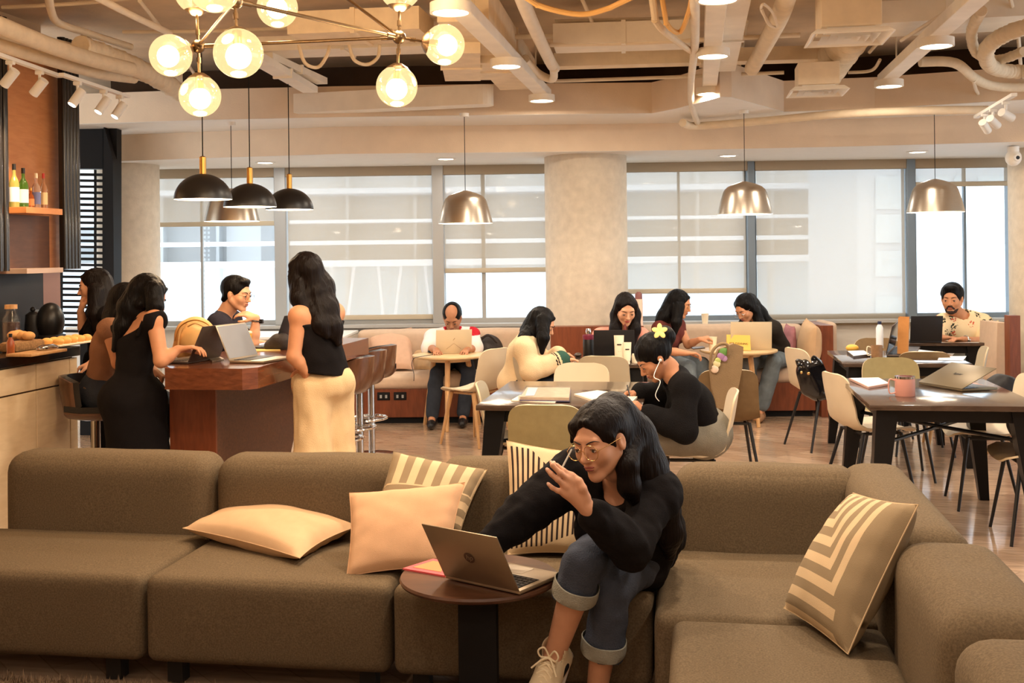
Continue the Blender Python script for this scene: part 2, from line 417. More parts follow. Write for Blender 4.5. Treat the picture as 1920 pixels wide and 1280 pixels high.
mb.box2((ws(1902), 0, SILL), (sR, 0.2, SOF), M=MW); mb.box2((ws(200), 0, SILL), (ws(232), 0.2, SOF), M=MW)
struct(mb.build('wall_far', M_white, smooth=False))
mb = MB(); mb.box2((ws(217), -0.16, SILL-0.035), (ws(1900), 0.02, SILL), 0.004, M=MW); struct(mb.build('trim_1', mat('sill_grey', rgb(176, 174, 170), 0.5), smooth=False))
panes = [(232, 521), (533, 817), (828, 1035), (1145, 1404), (1412, 1703), (1712, 1898)]
for i, (a, b) in enumerate(panes):
    x0, x1 = ws(a), ws(b); fr = MB(); w = 0.035
    lo, hi = (x0-0.0, x1+0.0)
    fr.box2((x0-0.03, 0.0, SILL), (x0+w, 0.1, SOF), M=MW); fr.box2((x1-w, 0.0, SILL), (x1+0.03, 0.1, SOF), M=MW)
    fr.box2((x0, 0.0, SILL), (x1, 0.1, SILL+0.05), M=MW); fr.box2((x0, 0.0, SOF-0.05), (x1, 0.1, SOF), M=MW)
    if i in (0, 3): fr.box2(((x0+x1)/2-0.012, 0.03, SILL), ((x0+x1)/2+0.012, 0.08, SOF), M=MW)
    if i == 2: xm = ws(906); fr.box2((xm-0.02, 0.03, SILL), (xm+0.02, 0.08, SOF), M=MW)
    if i == 5: xm = ws(1812); fr.box2((xm-0.012, 0.03, SILL), (xm+0.012, 0.08, SOF), M=MW)
    wo_ = struct(fr.build('window_%d' % (i+1), M_frame2 if i > 2 else M_frame, smooth=False))
    g = MB(); g.box2((x0, 0.045, SILL), (x1, 0.051, SOF), M=MW); g.build('pane', M_glass, wo_, smooth=False)
# mullion posts on the room side
for i, (px, w, m) in enumerate(((527, 0.12, M_frame), (822, 0.12, M_frame), (1408, 0.07, M_frame2), (1707, 0.09, M_frame2))):
    x = ws(px, -0.05); mb = MB(); mb.box2((x-w/2, -0.1, SILL), (x+w/2, 0.02, SOF), 0.006, M=MW); struct(mb.build('trim_%d' % (i+2), m, smooth=False))
# roller blinds
blinds = [(236, 519, 415, 'roller blind pulled halfway down the window behind the black dome lamps'),
          (537, 816, 591, 'wide roller blind pulled almost to the sill behind the standing woman'),
          (830, 1035, 502, 'roller blind above the balding man with the clear strip below it'),
          (1150, 1402, 541, 'roller blind right of the thick column, stopped above the cups'),
          (1415, 1700, 600, 'wide roller blind closed down to the sill behind the two tone bench end'),
          (1714, 1899, 341, 'short roller blind only covering the top of the last window on the right')]
M_hem = mat('blind_hem', rgb(190, 176, 152), 0.7); M_cass = mat('blind_cassette', rgb(168, 152, 130), 0.7)
for a, b, yb, lb in blinds:
    x0, x1 = ws(a, -0.03), ws(b, -0.03)
    q = P((a+b)/2, yb, 11.45); zb = q.z
    t = thing('roller_blind', lb, 'window blind', MW @ Vector(((x0+x1)/2, -0.03, SOF)), group='roller blinds on the far windows')
    m = MB(); m.add([MW @ Vector(v) for v in ((x0+0.02, -0.03, zb), (x1-0.02, -0.03, zb), (x1-0.02, -0.03, SOF-0.03), (x0+0.02, -0.03, SOF-0.03))], [[0, 1, 2, 3]])
    m.build('fabric', M_blind, t, smooth=False)
    m = MB(); m.box2((x0+0.02, -0.045, zb-0.05), (x1-0.02, -0.02, zb), 0.005, M=MW); m.build('hem_bar', M_hem, t)
    m = MB(); m.box2((x0, -0.09, SOF-0.10), (x1, -0.01, SOF-0.002), 0.01, M=MW); m.build('cassette', M_cass, t)
# soffit and stepped beams: plan outlines read off the photograph
A_ = [PZ(x, y, SOF) for x, y in ((205, 302), (640, 288), (960, 285), (1280, 281), (1600, 274), (1925, 265), (2200, 262))]
C_ = [PZ(x, y, UND) for x, y in ((150, 232), (400, 224), (640, 219), (1000, 214), (1222, 212), (1268, 203), (1350, 181), (1372, 182), (1470, 209), (1640, 203), (1925, 186), (2200, 182))]
def far(p, k=0.0): return p+CF*k
bl, brr = P(60, CY, 12.4), P(2330, CY, 12.4)
def flat(pts, z): return [(p.x, p.y, z) for p in pts]
mb = MB(); mb.slab(flat(A_+[brr, bl], SOF), (0, 0, UND-SOF)); struct(mb.build('trim_6', [M_plaster], smooth=False))
mb = MB(); mb.slab(flat(A_+[brr, bl], SOF-0.004), (0, 0, 0.003)); struct(mb.build('trim_7', M_white, smooth=False))
mb = MB(); mb.slab(flat(C_+[brr, bl], UND), (0, 0, B2T-UND)); struct(mb.build('trim_8', M_plaster, smooth=False))
mb = MB(); mb.slab(flat(C_+[brr, bl], UND-0.004), (0, 0, 0.003)); struct(mb.build('trim_9', M_white, smooth=False))
mb = MB(); d0 = CF*0.75; mb.slab(flat([p+d0 for p in C_]+[p+d0+CF*0.1 for p in C_[::-1]], B2T), (0, 0, SLAB-B2T)); struct(mb.build('trim_10', M_gapshade, smooth=False))  # dark brown sheet painting in the shade of the gap above the beam
# other walls
mb = MB(); mb.box2((-4.9, YB, 0), (-4.75, PX(116, 450, -4.6).y, SLAB)); mb.box2((-7.75, 6.9, 0), (-7.6, 9.6, SLAB)); struct(mb.build('wall_left', M_plaster, smooth=False))
mb = MB(); mb.box2((XL-0.15, YB-0.15, 0), (XR+0.15, YB, SLAB)); struct(mb.build('wall_back', M_plaster, smooth=False))
mb = MB()
mb.box2((XR, YB, 0), (XR+0.15, 3.6, SLAB)); mb.box2((XR, 3.6, 0), (XR+0.15, 10.6, 0.4)); mb.box2((XR, 3.6, 2.6), (XR+0.15, 10.6, SLAB)); mb.box2((XR, 10.6, 0), (XR+0.15, 13.3, SLAB))
struct(mb.build('wall_right', M_plaster, smooth=False))
fr = MB()
for y in (3.6, 5.9, 8.25, 10.56): fr.box2((XR+0.02, y, 0.4), (XR+0.12, y+0.06, 2.6))
for z in (0.4, 2.54): fr.box2((XR+0.02, 3.6, z), (XR+0.12, 10.6, z+0.06))
w7 = struct(fr.build('window_7', M_frame2, smooth=False)); g = MB(); g.box2((XR+0.06, 3.65, 0.45), (XR+0.066, 10.55, 2.55)); g.build('pane', M_glass, w7, smooth=False)  # unseen window, put in to bring daylight onto the floor
# columns
CRAD = 0.395
def column(px0, px1, Yc, label, dy=0):
    c = P((px0+px1)/2, CY, Yc); c.z = 0
    m = MB(); m.lathe([(CRAD, 0), (CRAD, 0.8), (CRAD, 1.6), (CRAD, SOF+0.02)], 64, Matrix.Translation(c)); return m, c
m, colC = column(1022, 1177, 10.62, ''); struct(m.build('trim_11', M_column))
CRAD = 0.30; m, colL = column(185, 298, 10.95, ''); CRAD = 0.395; struct(m.build('trim_12', M_column))
m, colR = column(1899, 2055, 10.35, ''); struct(m.build('trim_13', M_column))
# ---------------------------------------------------------------- black framed corner with louvred window
YK = 9.95
def K(px, py, off=0.0): return P(px, py, YK+off)
t = MB()
kx0, kx1, kw0, kw1 = 60, 219, 108, 192
t.slab([K(kw1, 240), K(kx1, 240), K(kx1, 940), K(kw1, 940)], CF*0.12); t.slab([K(kx0, 200), K(kx1-16, 200), K(kx1-16, 316), K(kx0, 316)], CF*0.12)
t.slab([K(150, 615), K(kw1, 615), K(kw1, 940), K(150, 940)], CF*0.12); t.slab([K(kx0, 316), K(kw0, 316), K(kw0, 940), K(kx0, 940)], CF*0.12)
t.slab([K(202, 236), K(kx1, 300), K(kx1+6, 940), K(206, 940)], -CF*0.10)
struct(t.build('trim_14', M_blackp, smooth=False))
lw = thing('louvred_shutter', 'black horizontal louvre slats over the bright corner window left of the first column', 'shutter', K(150, 615))
for k in range(27):
    y = 324+k*11.3; m = MB(); m.slab([K(kw0, y), K(kw1, y+1), K(kw1, y+6), K(kw0, y+5)], CF*0.02); m.build('slat', M_blackp, lw, smooth=False)
m = MB(); m.slab([K(176, 318), K(179, 318), K(179, 615), K(176, 615)], CF*0.03); m.slab([K(kw0, 318), K(kw0+4, 318), K(kw0+4, 615), K(kw0, 615)], CF*0.03); m.build('frame', M_blackp, lw, smooth=False)
# ---------------------------------------------------------------- building across the street
M_fac = mat('facade_stone', rgb(222, 222, 220), 0.9, var=0.06, vs_=0.6); M_led = mat('facade_ledge', (0.93, 0.96, 1.0), 0.8); M_fac2 = mat('facade_tile', rgb(222, 230, 238), 0.8, var=0.03, vs_=0.5)
M_facd = mat('facade_pale_glass', rgb(226, 240, 248), 0.6, var=0.08, vs_=0.4)
YF = 30.0
bd = thing('office_building', 'pale office building with long white ledges seen through the blinds', 'building', P(900, CY, YF) - Z0*5)
def fq(m, x0, y0, x1, y1, dy, th, sl=-0.012):
    f = lambda x, y: P(x, y+sl*(x-960), YF+dy)
    m.slab([f(x0, y0), f(x1, y0), f(x1, y1), f(x0, y1)], CF*th)
m = MB(); fq(m, -300, 150, 1612, 489, 1.0, 1.5); m.build('wall', M_fac, bd, smooth=False)
m = MB(); fq(m, -300, 489, 1612, 760, 1.2, 1.5, 0); m.build('lower_wall', M_facd, bd, smooth=False)
for y, h in ((349, 10), (408, 6), (447, 8), (484, 12)):
    m = MB(); fq(m, -300, y, 1590, y+h, -0.6, 1.6); m.build('ledge', M_led, bd, smooth=False)
for x in (300, 405, 648, 775, 905, 1040, 1305, 1445, 1585):
    m = MB(); fq(m, x, 150, x+6, 760, 0.5, 0.4, 0); m.build('mullion', M_fac, bd, smooth=False)
m = MB()
for k in range(14):   # diagonal glazing bars of the lower storeys
    x = 310+k*44; fa = lambda X, Y_: P(X, Y_, YF+0.3); m.slab([fa(x, 495), fa(x+5, 495), fa(x+(26 if k % 2 else -20), 700), fa(x+(21 if k % 2 else -25), 700)], CF*0.1)
m.build('strut', M_led, bd, smooth=False)
bt = thing('tiled_tower', 'white tiled tower with stacked windows behind the right hand blind', 'building', P(1760, CY, YF-6)-Z0*5)
m = MB(); f = lambda x, y, d=0: P(x, y, YF-6+d); m.slab([f(1608, 150), f(2100, 150), f(2100, 760), f(1608, 760)], CF*4); m.build('wall', M_fac2, bt, smooth=False)
for x0, x1 in ((1642, 1690), (1722, 1738), (1752, 1778), (1790, 1812), (1835, 1890)):
    for y0, y1 in ((190, 300), (330, 392), (402, 455), (470, 518), (555, 640)):
        m = MB(); m.slab([f(x0, y0, -0.06), f(x1, y0, -0.06), f(x1, y1, -0.06), f(x0, y1, -0.06)], CF*0.05); m.build('window', M_facd, bt, smooth=False)
m = MB(); m.box2((-40, 14, -9.2), (60, 70, -9)); struct(m.build('ground', mat('street', rgb(200, 205, 208), 0.9, var=.05), smooth=False))
# ================================================================ large furniture
def fabric(name, c, var=0.12, bump=0.22, bs=520, sheen=0.0, vs_=22):
    return mat(name, c, 0.95, var=var, vs_=vs_, bump=bump, bs=bs, sheen=sheen, spec=0.2)
M_sofa = fabric('sofa_fabric', rgb(106, 90, 69), var=0.30, vs_=170)
M_bench = fabric('bench_fabric', rgb(206, 180, 156), 0.05)
M_cream = fabric('cushion_cream', rgb(212, 176, 138), 0.04, 0.2)
M_blush = fabric('cushion_blush', rgb(214, 176, 150), 0.05, 0.3)
def soft_box(lo, hi, r, bulge=0.012, n=12, seed=0.0, wr=0.003, M=None, topr=None):
    """rounded upholstery block with slightly bulging, creased faces"""
    lo = np.array(lo, float); hi = np.array(hi, float); r = min(r, (hi-lo).min()*0.49)
    b = bmesh.new(); vs_ = {}; out = MB()
    def axis(L):
        k = 4; e = [r*(1-math.cos(math.pi/2*i/k)) for i in range(k+1)]; mid = list(np.linspace(r, L-r, n)[1:-1]); return np.array(e+mid+[L-x for x in e[::-1]])
    ax = [axis(hi[i]-lo[i]) for i in range(3)]
    for fx in range(3):
        u, v = [i for i in range(3) if i != fx]
        for side in (0, 1):
            A, B = ax[u], ax[v]; pts = np.zeros((len(A), len(B), 3)); pts[..., u] = A[:, None]; pts[..., v] = B[None, :]; pts[..., fx] = 0 if side == 0 else hi[fx]-lo[fx]
            p = pts+lo; q = np.clip(p, lo+r, hi-r); d = p-q; L = np.linalg.norm(d, axis=-1, keepdims=True); nrm = d/np.maximum(L, 1e-9)
            # radius rounding keeps flat faces flat
            out_p = q+nrm*r
            U = (p[..., u]-lo[u])/(hi[u]-lo[u])*2-1; V = (p[..., v]-lo[v])/(hi[v]-lo[v])*2-1
            bb = bulge*(1-U**2)*(1-V**2)+wr*nz(p, 17, seed)*(1-U**8)*(1-V**8)
            out_p[..., fx] += bb*(1 if side else -1)
            ids = {}
            verts = out_p.reshape(-1, 3); nB = len(B)
            fs = [[i*nB+j, (i+1)*nB+j, (i+1)*nB+j+1, i*nB+j+1] for i in range(len(A)-1) for j in range(nB-1)]
            out.add([Vector(x) if M is None else M @ Vector(x) for x in verts], fs)
    # weld the seams
    bm_ = bmesh.new(); V_ = [bm_.verts.new(x) for x in out.v]
    for f in out.f:
        try: bm_.faces.new([V_[i] for i in f])
        except ValueError: pass
    bmesh.ops.remove_doubles(bm_, verts=bm_.verts, dist=1e-4)
    o = MB(); o.bm(bm_); return o
M_foot = mat('sofa_foot', rgb(30, 26, 24), 0.5)
def sofa_unit(label, seat, backs, feet, cat='sofa section'):
    (sx0, sy0), (sx1, sy1) = seat
    t = thing('sofa_section', label, cat, ((sx0+sx1)/2, (sy0+sy1)/2, 0), group='sections of the brown corner sofa')
    soft_box((sx0, sy0, 0.10), (sx1, sy1, 0.42), 0.038, 0.006, seed=sx0*3).build('seat', M_sofa, t, angle=80)
    for nm, (x0, y0), (x1, y1), zt in backs: soft_box((x0, y0, 0.12), (x1, y1, zt), 0.085, 0.006, seed=x0+y0).build(nm, M_sofa, t, angle=80)
    for fx, fy in feet: m = MB(); m.box((fx, fy, 0.052), (0.06, 0.06, 0.10)); m.build('foot', M_foot, t)
    return t
SB = 0.745
sofa_unit('leftmost brown sofa section, running out of the picture on the left', ((-3.9, 3.79), (-2.045, 4.42)), [('backrest', (-3.02, 4.385), (-2.055, 4.64), SB)], [(-3.0, 3.9), (-2.2, 3.9), (-2.2, 4.5), (-3.0, 4.5)])
sofa_unit('brown sofa section holding the flat cream cushion', ((-2.03, 3.79), (-1.098, 4.42)), [('backrest', (-2.035, 4.39), (-1.095, 4.64), SB)], [(-1.95, 3.9), (-1.2, 3.9), (-1.95, 4.5), (-1.2, 4.5)])
sofa_unit('brown sofa section the woman with round glasses sits on', ((-1.083, 3.79), (-0.165, 4.42)), [('backrest', (-1.075, 4.39), (-0.125, 4.64), SB)], [(-1.0, 3.9), (-0.25, 3.9), (-1.0, 4.5), (-0.25, 4.5)])
sofa_unit('brown corner sofa section right of the seated woman', ((-0.150, 3.60), (0.565, 4.42)), [('backrest', (-0.095, 4.385), (0.62, 4.63), SB-0.005), ('corner_backrest', (0.555, 3.455), (0.815, 4.63), SB)], [(-0.05, 3.7), (0.6, 3.7), (-0.05, 4.5), (0.7, 4.5)])
sofa_unit('brown sofa section under the big striped cushion', ((-0.09, 2.30), (0.565, 3.585)), [('backrest', (0.56, 2.70), (0.865, 3.44), SB-0.005)], [(0.0, 3.4), (0.7, 3.3), (0.0, 2.5), (0.7, 2.8)])
sofa_unit('nearest brown sofa section, only its rounded back showing at the lower right', ((-0.09, 1.35), (0.565, 2.28)), [('backrest', (0.56, 1.55), (0.88, 2.675), SB-0.02)], [(0.0, 2.0), (0.7, 2.0), (0.0, 1.5), (0.7, 1.6)])
# ---------------------------------------------------------------- shell chairs
M_felt = fabric('chair_olive_felt', rgb(158, 144, 104), 0.08); M_felt2 = fabric('chair_brown_felt', rgb(130, 106, 76), 0.08)
M_shellw = mat('chair_cream_plastic', rgb(220, 202, 174), 0.5, var=0.03); M_shellg = mat('chair_sand_plastic', rgb(184, 170, 144), 0.5, var=0.04); M_rim = mat('chair_rim', rgb(212, 192, 158), 0.5)
M_legb = mat('chair_black_leg', rgb(30, 27, 26), 0.45)
PROF = [(0.225, 0.430, 0.15), (0.215, 0.447, 0.19), (0.16, 0.455, 0.222), (0.05, 0.448, 0.232), (-0.06, 0.443, 0.23), (-0.13, 0.452, 0.222), (-0.18, 0.482, 0.213), (-0.212, 0.535, 0.207), (-0.230, 0.60, 0.203), (-0.244, 0.66, 0.200)]+[(-0.248-0.022*t_, 0.68+0.13*t_, w_) for t_, w_ in ((0, .199), (.3, .1985), (.52, .194), (.68, .186), (.80, .174), (.89, .157), (.95, .137), (.985, .112), (1.0, .085))]
def chair_shell(th=0.011, n=12):
    S = np.zeros((len(PROF), n+1, 3))
    for i, (y, z, w) in enumerate(PROF):
        back = min(1, max(0, (z-0.46)/0.12))
        for j in range(n+1):
            u = -1+2*j/n; S[i, j] = (u*w, y+0.035*back*(u*w/0.2)**2, z+0.028*(1-back)*abs(u)**2.5*(0.6 if i < 2 else 1))
    du = np.gradient(S, axis=1); dv = np.gradient(S, axis=0); N = np.cross(du, dv); N /= np.maximum(np.linalg.norm(N, axis=-1, keepdims=True), 1e-9)
    N *= np.sign(N[3, n//2, 2]) or 1
    T = S+N*th/2; B = S-N*th/2; m = MB(); R, C = S.shape[:2]; V = list(T.reshape(-1, 3))+list(B.reshape(-1, 3)); o = R*C
    fs = []; mi = []
    for i in range(R-1):
        for j in range(C-1):
            a = i*C+j; fs.append([a, a+1, a+C+1, a+C]); mi.append(0); fs.append([o+a, o+a+C, o+a+C+1, o+a+1]); mi.append(0)
    ring = [(0, j) for j in range(C)]+[(i, C-1) for i in range(1, R)]+[(R-1, j) for j in range(C-2, -1, -1)]+[(i, 0) for i in range(R-2, 0, -1)]
    for k in range(len(ring)):
        a = ring[k][0]*C+ring[k][1]; q = ring[(k+1) % len(ring)]; b = q[0]*C+q[1]; fs.append([a, b, o+b, o+a]); mi.append(1)
    m.v = [tuple(v) for v in V]; m.f = fs; m.m = mi; return m
def make_chair(shell, legs, wooden=False):
    t = thing('shell_chair', 'x', 'chair', (0, 0, 0)); t.name = 'shell_chair'; RM[t.name] = Matrix.Identity(4)
    chair_shell().build('shell', [shell, M_rim], t, angle=60)
    for sx in (-1, 1):
        for sy, y0, y1 in ((1, 0.13, 0.20), (-1, -0.12, -0.235)):
            m = MB(); r0, r1 = (0.020, 0.011) if wooden else (0.0125, 0.009)
            m.tube([(sx*0.15, y0, 0.437), (sx*0.215, y1, 0.0)], [r0, r1], 12); m.build('leg', legs, t)
    m = MB(); m.tube([(-0.15, 0.13, 0.432), (0.15, 0.13, 0.432)], 0.010); m.tube([(-0.15, -0.12, 0.432), (0.15, -0.12, 0.432)], 0.010); m.tube([(-0.13, 0.13, 0.432), (-0.13, -0.12, 0.432)], 0.010); m.tube([(0.13, 0.13, 0.432), (0.13, -0.12, 0.432)], 0.010)
    m.build('under_frame', legs, t); return t
PROTO = {}
def chair_at(px, Y, deg, kind, label, group):
    sh = dict(olive=M_felt, brown=M_felt2, cream=M_shellw, sand=M_shellg)[kind[0]]; lg, w = (M_oakleg, True) if kind[1] == 'wood' else (M_legb, False)
    B = P(px, 700, Y); M = Matrix.Translation((B.x, B.y, 0)) @ Matrix.Rotation(math.radians(deg), 4, 'Z') @ Matrix.Translation((0, 0.262, 0))
    if kind not in PROTO:
        PROTO[kind] = t = make_chair(sh, lg, w); t.matrix_world = M; t['label'] = label; t['group'] = group; RM0 = RM[t.name]
        PROTO[kind+('m',)] = M; return t
    return dup(PROTO[kind], M, label, group)
GC, GR, GB = 'shell chairs around the middle table', 'shell chairs around the right hand table', 'shell chairs at the back right table'
chair_at(1020, 5.72, 0, ('olive', 'black'), 'olive shell chair seen from behind, right behind the sofa', GC)
chair_at(896, 6.75, -86, ('sand', 'black'), 'sand shell chair seen side-on at the left end of the middle table', GC)
chair_at(1092, 7.86, 176, ('cream', 'black'), 'pale cream shell chair on the far side of the middle table', GC)
chair_at(1130, 8.36, -3, ('sand', 'black'), 'sand shell chair just behind the pale cream chair, at the next table', GC)
chair_at(1380, 6.25, 93, ('cream', 'black'), 'cream shell chair the woman with the flower sits on', GC)
chair_at(1366, 7.29, 5, ('brown', 'black'), 'brown shell chair behind the tote bag with the flower print', GC)
chair_at(1488, 8.85, -66, ('cream', 'black'), 'cream shell chair carrying the black handbag', GR)
chair_at(1558, 7.05, -72, ('cream', 'black'), 'cream shell chair pushed in at the left side of the right hand table', GR)
chair_at(1668, 7.98, 180, ('olive', 'black'), 'olive shell chair on the far side of the right hand table', GR)
chair_at(1735, 8.40, 0, ('brown', 'black'), 'brown shell chair half hidden behind the olive one, back right', GB)
chair_at(1644, 9.72, 180, ('brown', 'black'), 'brown shell chair beyond the back right table, near the window', GB)
chair_at(1850, 8.75, 84, ('sand', 'wood'), 'sand shell chair with wooden legs beside the man in the patterned shirt', GB)
chair_at(1930, 6.80, 88, ('cream', 'black'), 'cream shell chair at the right end of the right hand table, cut by the edge', GR)
chair_at(2040, 6.02, 90, ('brown', 'black'), 'brown shell chair at the right picture edge, only the seat showing', GR)
# 0.45 m seat chairs near the first round table
chair_at(934, 9.15, 60, ('cream', 'wood'), 'cream shell chair with wooden legs drawn back from the first round table', 'shell chairs by the benches')
chair_at(957, 8.55, -70, ('sand', 'wood'), 'sand shell chair the woman in the cream sweater sits on', 'shell chairs by the benches')
# ---------------------------------------------------------------- tables
M_tabtop = wood('dark_table_top', rgb(62, 48, 40), rgb(84, 66, 54), 0.16, 4, (3, 14, 10), coat=0.5); M_tableg = mat('table_black_metal', rgb(24, 23, 24), 0.35, 0.4)
def dining_table(label, x0, y0, x1, y1, z, brace=True, name='dining_table'):
    cx, cy = (x0+x1)/2, (y0+y1)/2; t = thing(name, label, 'table', (cx, cy, 0))
    m = MB(); m.box2((x0, y0, z-0.03), (x1, y1, z), 0.004); m.build('tabletop', M_tabtop, t)
    m = MB(); m.box2((x0+0.08, y0+0.07, z-0.10), (x1-0.08, y0+0.09, z-0.03)); m.box2((x0+0.08, y1-0.09, z-0.10), (x1-0.08, y1-0.07, z-0.03)); m.box2((x0+0.07, y0+0.08, z-0.10), (x0+0.09, y1-0.08, z-0.03)); m.box2((x1-0.09, y0+0.08, z-0.10), (x1-0.07, y1-0.08, z-0.03)); m.build('apron', M_tableg, t, smooth=False)
    for sx, ex in ((-1, x0), (1, x1)):
        for sy, ey in ((-1, y0), (1, y1)):
            m = MB(); a = Vector((ex-sx*0.10, ey-sy*0.11, z-0.03)); b = Vector((ex-sx*0.02, ey-sy*0.03, 0.0)); w0, w1 = 0.058, 0.028
            q = [a+Vector((i*w0, j*w0, 0)) for i, j in ((-1, -1), (1, -1), (1, 1), (-1, 1))]+[b+Vector((i*w1, j*w1, 0)) for i, j in ((-1, -1), (1, -1), (1, 1), (-1, 1))]
            m.add(q, [[0, 1, 2, 3], [7, 6, 5, 4], [0, 4, 5, 1], [1, 5, 6, 2], [2, 6, 7, 3], [3, 7, 4, 0]]); lg = m.build('leg', M_tableg, t, smooth=False)
    if brace:
        m = MB(); m.tube([(x0+0.09, y0+0.1, z-0.22), (x1-0.09, y1-0.1, z-0.22)], 0.011); m.build('brace', M_tableg, t); m = MB(); m.tube([(x1-0.09, y0+0.1, z-0.20), (x0+0.09, y1-0.1, z-0.20)], 0.011); m.build('brace', M_tableg, t)
    return t
TZ = 0.76
dining_table('dark wooden dining table in the middle, with the plastic folder and open notebook', -1.215, 5.98, -0.30, 7.13, TZ, name='dining_table')
dining_table('dark table on the right holding the pink mug and tilted laptop', 0.91, 6.16, 1.80, 7.42, TZ)
dining_table('dark table at the back right with the mango and paper bag', 1.06, 8.40, 1.96, 9.44, TZ)
q0, q1 = P(1012, 683, 8.50), P(1215, 683, 8.50)
T2 = dining_table('dark table in front of the woman in pink, with the lotion tubes and flask', q0.x, q0.y-0.02, q1.x, q0.y+0.75, 0.745, brace=False)
def round_table(label, c, r, z, group, legs=3, a0=-0.3):
    t = thing('round_table', label, 'table', (c.x, c.y, 0), group=group); T = Matrix.Translation((c.x, c.y, 0))
    m = MB(); m.lathe([(0, z-0.028), (r-0.03, z-0.028), (r-0.004, z-0.018), (r, z-0.008), (r-0.003, z), (0, z)], 56, T); m.build('tabletop', M_birch, t, angle=50)
    m = MB(); m.lathe([(0, z-0.06), (r*0.55, z-0.06), (r*0.6, z-0.028), (0, z-0.028)], 32, T); m.build('hub', M_birch, t, angle=50)
    for k in range(legs):
        a = a0+k*2*math.pi/legs; d = Vector((math.cos(a), math.sin(a), 0)); m = MB(); m.tube([Vector((c.x, c.y, z-0.03))+d*r*0.52, Vector((c.x, c.y, 0.0))+d*r*0.86], [0.026, 0.017], 14); m.build('leg', M_oakleg, t)
    return t
RT1 = PZ(843, 664, 0.67); RT2 = PZ(1385, 655, 0.68)
round_table('light round table with the cream laptop in front of the balding man', RT1, 0.345, 0.67, 'light wood round tables', a0=-math.pi/2+0.12)
round_table('light round table with the yellow cleaning sign', RT2, 0.355, 0.68, 'light wood round tables', a0=-math.pi/2+0.55)
# coffee table in the foreground
M_coffee = wood('coffee_table_top', rgb(70, 42, 28), rgb(96, 62, 42), 0.35, 3, (2, 9, 9))
cc = PZ(898, 1080, 0.50); CTZ = 0.505
t = thing('coffee_table', 'dark round coffee table with the silver laptop in front of the sofa', 'table', (cc.x, cc.y, 0)); T = Matrix.Translation((cc.x, cc.y, 0))
m = MB(); m.lathe([(0, CTZ-0.022), (0.255, CTZ-0.022), (0.266, CTZ-0.016), (0.270, CTZ-0.008), (0.266, CTZ), (0, CTZ)], 72, T); m.build('tabletop', M_coffee, t, angle=50)
m = MB(); m.box((cc.x+0.02, cc.y-0.12, 0.255), (0.13, 0.04, 0.46), 0.006); m.build('post', M_blackp, t)
m = MB(); m.lathe([(0, 0.0), (0.18, 0.0), (0.18, 0.02), (0, 0.022)], 40, T); m.build('base', M_blackp, t)
# ---------------------------------------------------------------- bar table
BZ = 1.0; b0 = PZ(474, 691, BZ); bf = PZ(200, 692, BZ)
t = thing('bar_table', 'tall polished red-brown bar table on a tapered block base', 'table', (b0.x-0.55, b0.y+1.2, 0))
bx1 = b0.x; bx0 = bx1-0.62; by0 = b0.y; by1 = by0+2.10; bxc = PZ(300, 692, BZ).x
m = MB(); m.prism([(bx0, by0+0.30), (bxc, by0), (bx1-0.06, by0), (bx1, by0+0.07), (bx1, by1), (bx0, by1)], BZ-0.115, BZ); m.build('tabletop', M_barwood, t, smooth=False)
l0 = PZ(318, 760, 0.86); xb0, xb1 = PYr(318, 760, by0+0.25).x, PYr(404, 760, by0+0.25).x
m = MB(); yb = by0+0.25; m.slab([(xb0, yb, 0), (xb0, yb, BZ-0.115), (xb1, yb, BZ-0.115), (xb1, yb, 0)], (0, 0.02, 0)); m.build('front_panel', M_redwood, t, smooth=False)
m = MB(); m.slab([(xb0, yb+0.021, 0), (xb0, yb+0.95, 0), (xb0, by1-0.3, BZ-0.115), (xb0, yb+0.021, BZ-0.115)], (xb1-xb0, 0, 0)); m.build('base', M_walnut, t, smooth=False)
# ---------------------------------------------------------------- bar stools
M_leather = mat('black_leather', rgb(30, 27, 27), 0.32, var=0.1, bump=0.1, bs=80); M_wshell = wood('stool_walnut_shell', rgb(84, 52, 34), rgb(112, 74, 50), 0.3, 4, (8, 2, 2), coat=0.4)
def stool_shell(th, off, n=14):
    S = []; rows = [(0.19, 0.62), (0.10, 0.61), (-0.02, 0.61), (-0.12, 0.625), (-0.17, 0.67), (-0.195, 0.74), (-0.205, 0.82), (-0.21, 0.885)]
    V = []; 
    for s_ in (0, 1):
        for i, (y, z) in enumerate(rows):
            back = min(1, max(0, (z-0.62)/0.1)); w = 0.20-0.02*back
            for j in range(n+1):
                u = -1+2*j/n; p = Vector((u*w, y+0.13*back*abs(u)**2.4, z+(0.05*abs(u)**3)*(1-back)-(0.03*back*abs(u)**4)))
                o = Vector((0, 1, 0.1)) if back > 0.5 else Vector((0, 0, 1)); V.append(p+o.normalized()*(off+th*(1 if s_ else 0)))
    R, C = len(rows), n+1; o = R*C; fs = []
    for i in range(R-1):
        for j in range(C-1): a = i*C+j; fs.append([a, a+1, a+C+1, a+C]); fs.append([o+a, o+a+C, o+a+C+1, o+a+1])
    ring = [(0, j) for j in range(C)]+[(i, C-1) for i in range(1, R)]+[(R-1, j) for j in range(C-2, -1, -1)]+[(i, 0) for i in range(R-2, 0, -1)]
    for k in range(len(ring)):
        a = ring[k][0]*C+ring[k][1]; q = ring[(k+1) % len(ring)]; b = q[0]*C+q[1]; fs.append([a, b, o+b, o+a])
    m = MB(); m.add(V, fs); return m
stool = thing('bar_stool', 'x', 'bar stool'); RM['bar_stool'] = Matrix.Identity(4)
stool_shell(0.014, 0.0).build('shell', M_wshell, stool, angle=50); stool_shell(0.035, 0.016).build('pad', M_leather, stool, angle=50)
m = MB(); m.tube([(0, 0, 0.02), (0, 0, 0.61)], 0.028, 16); m.build('post', M_chrome, stool)
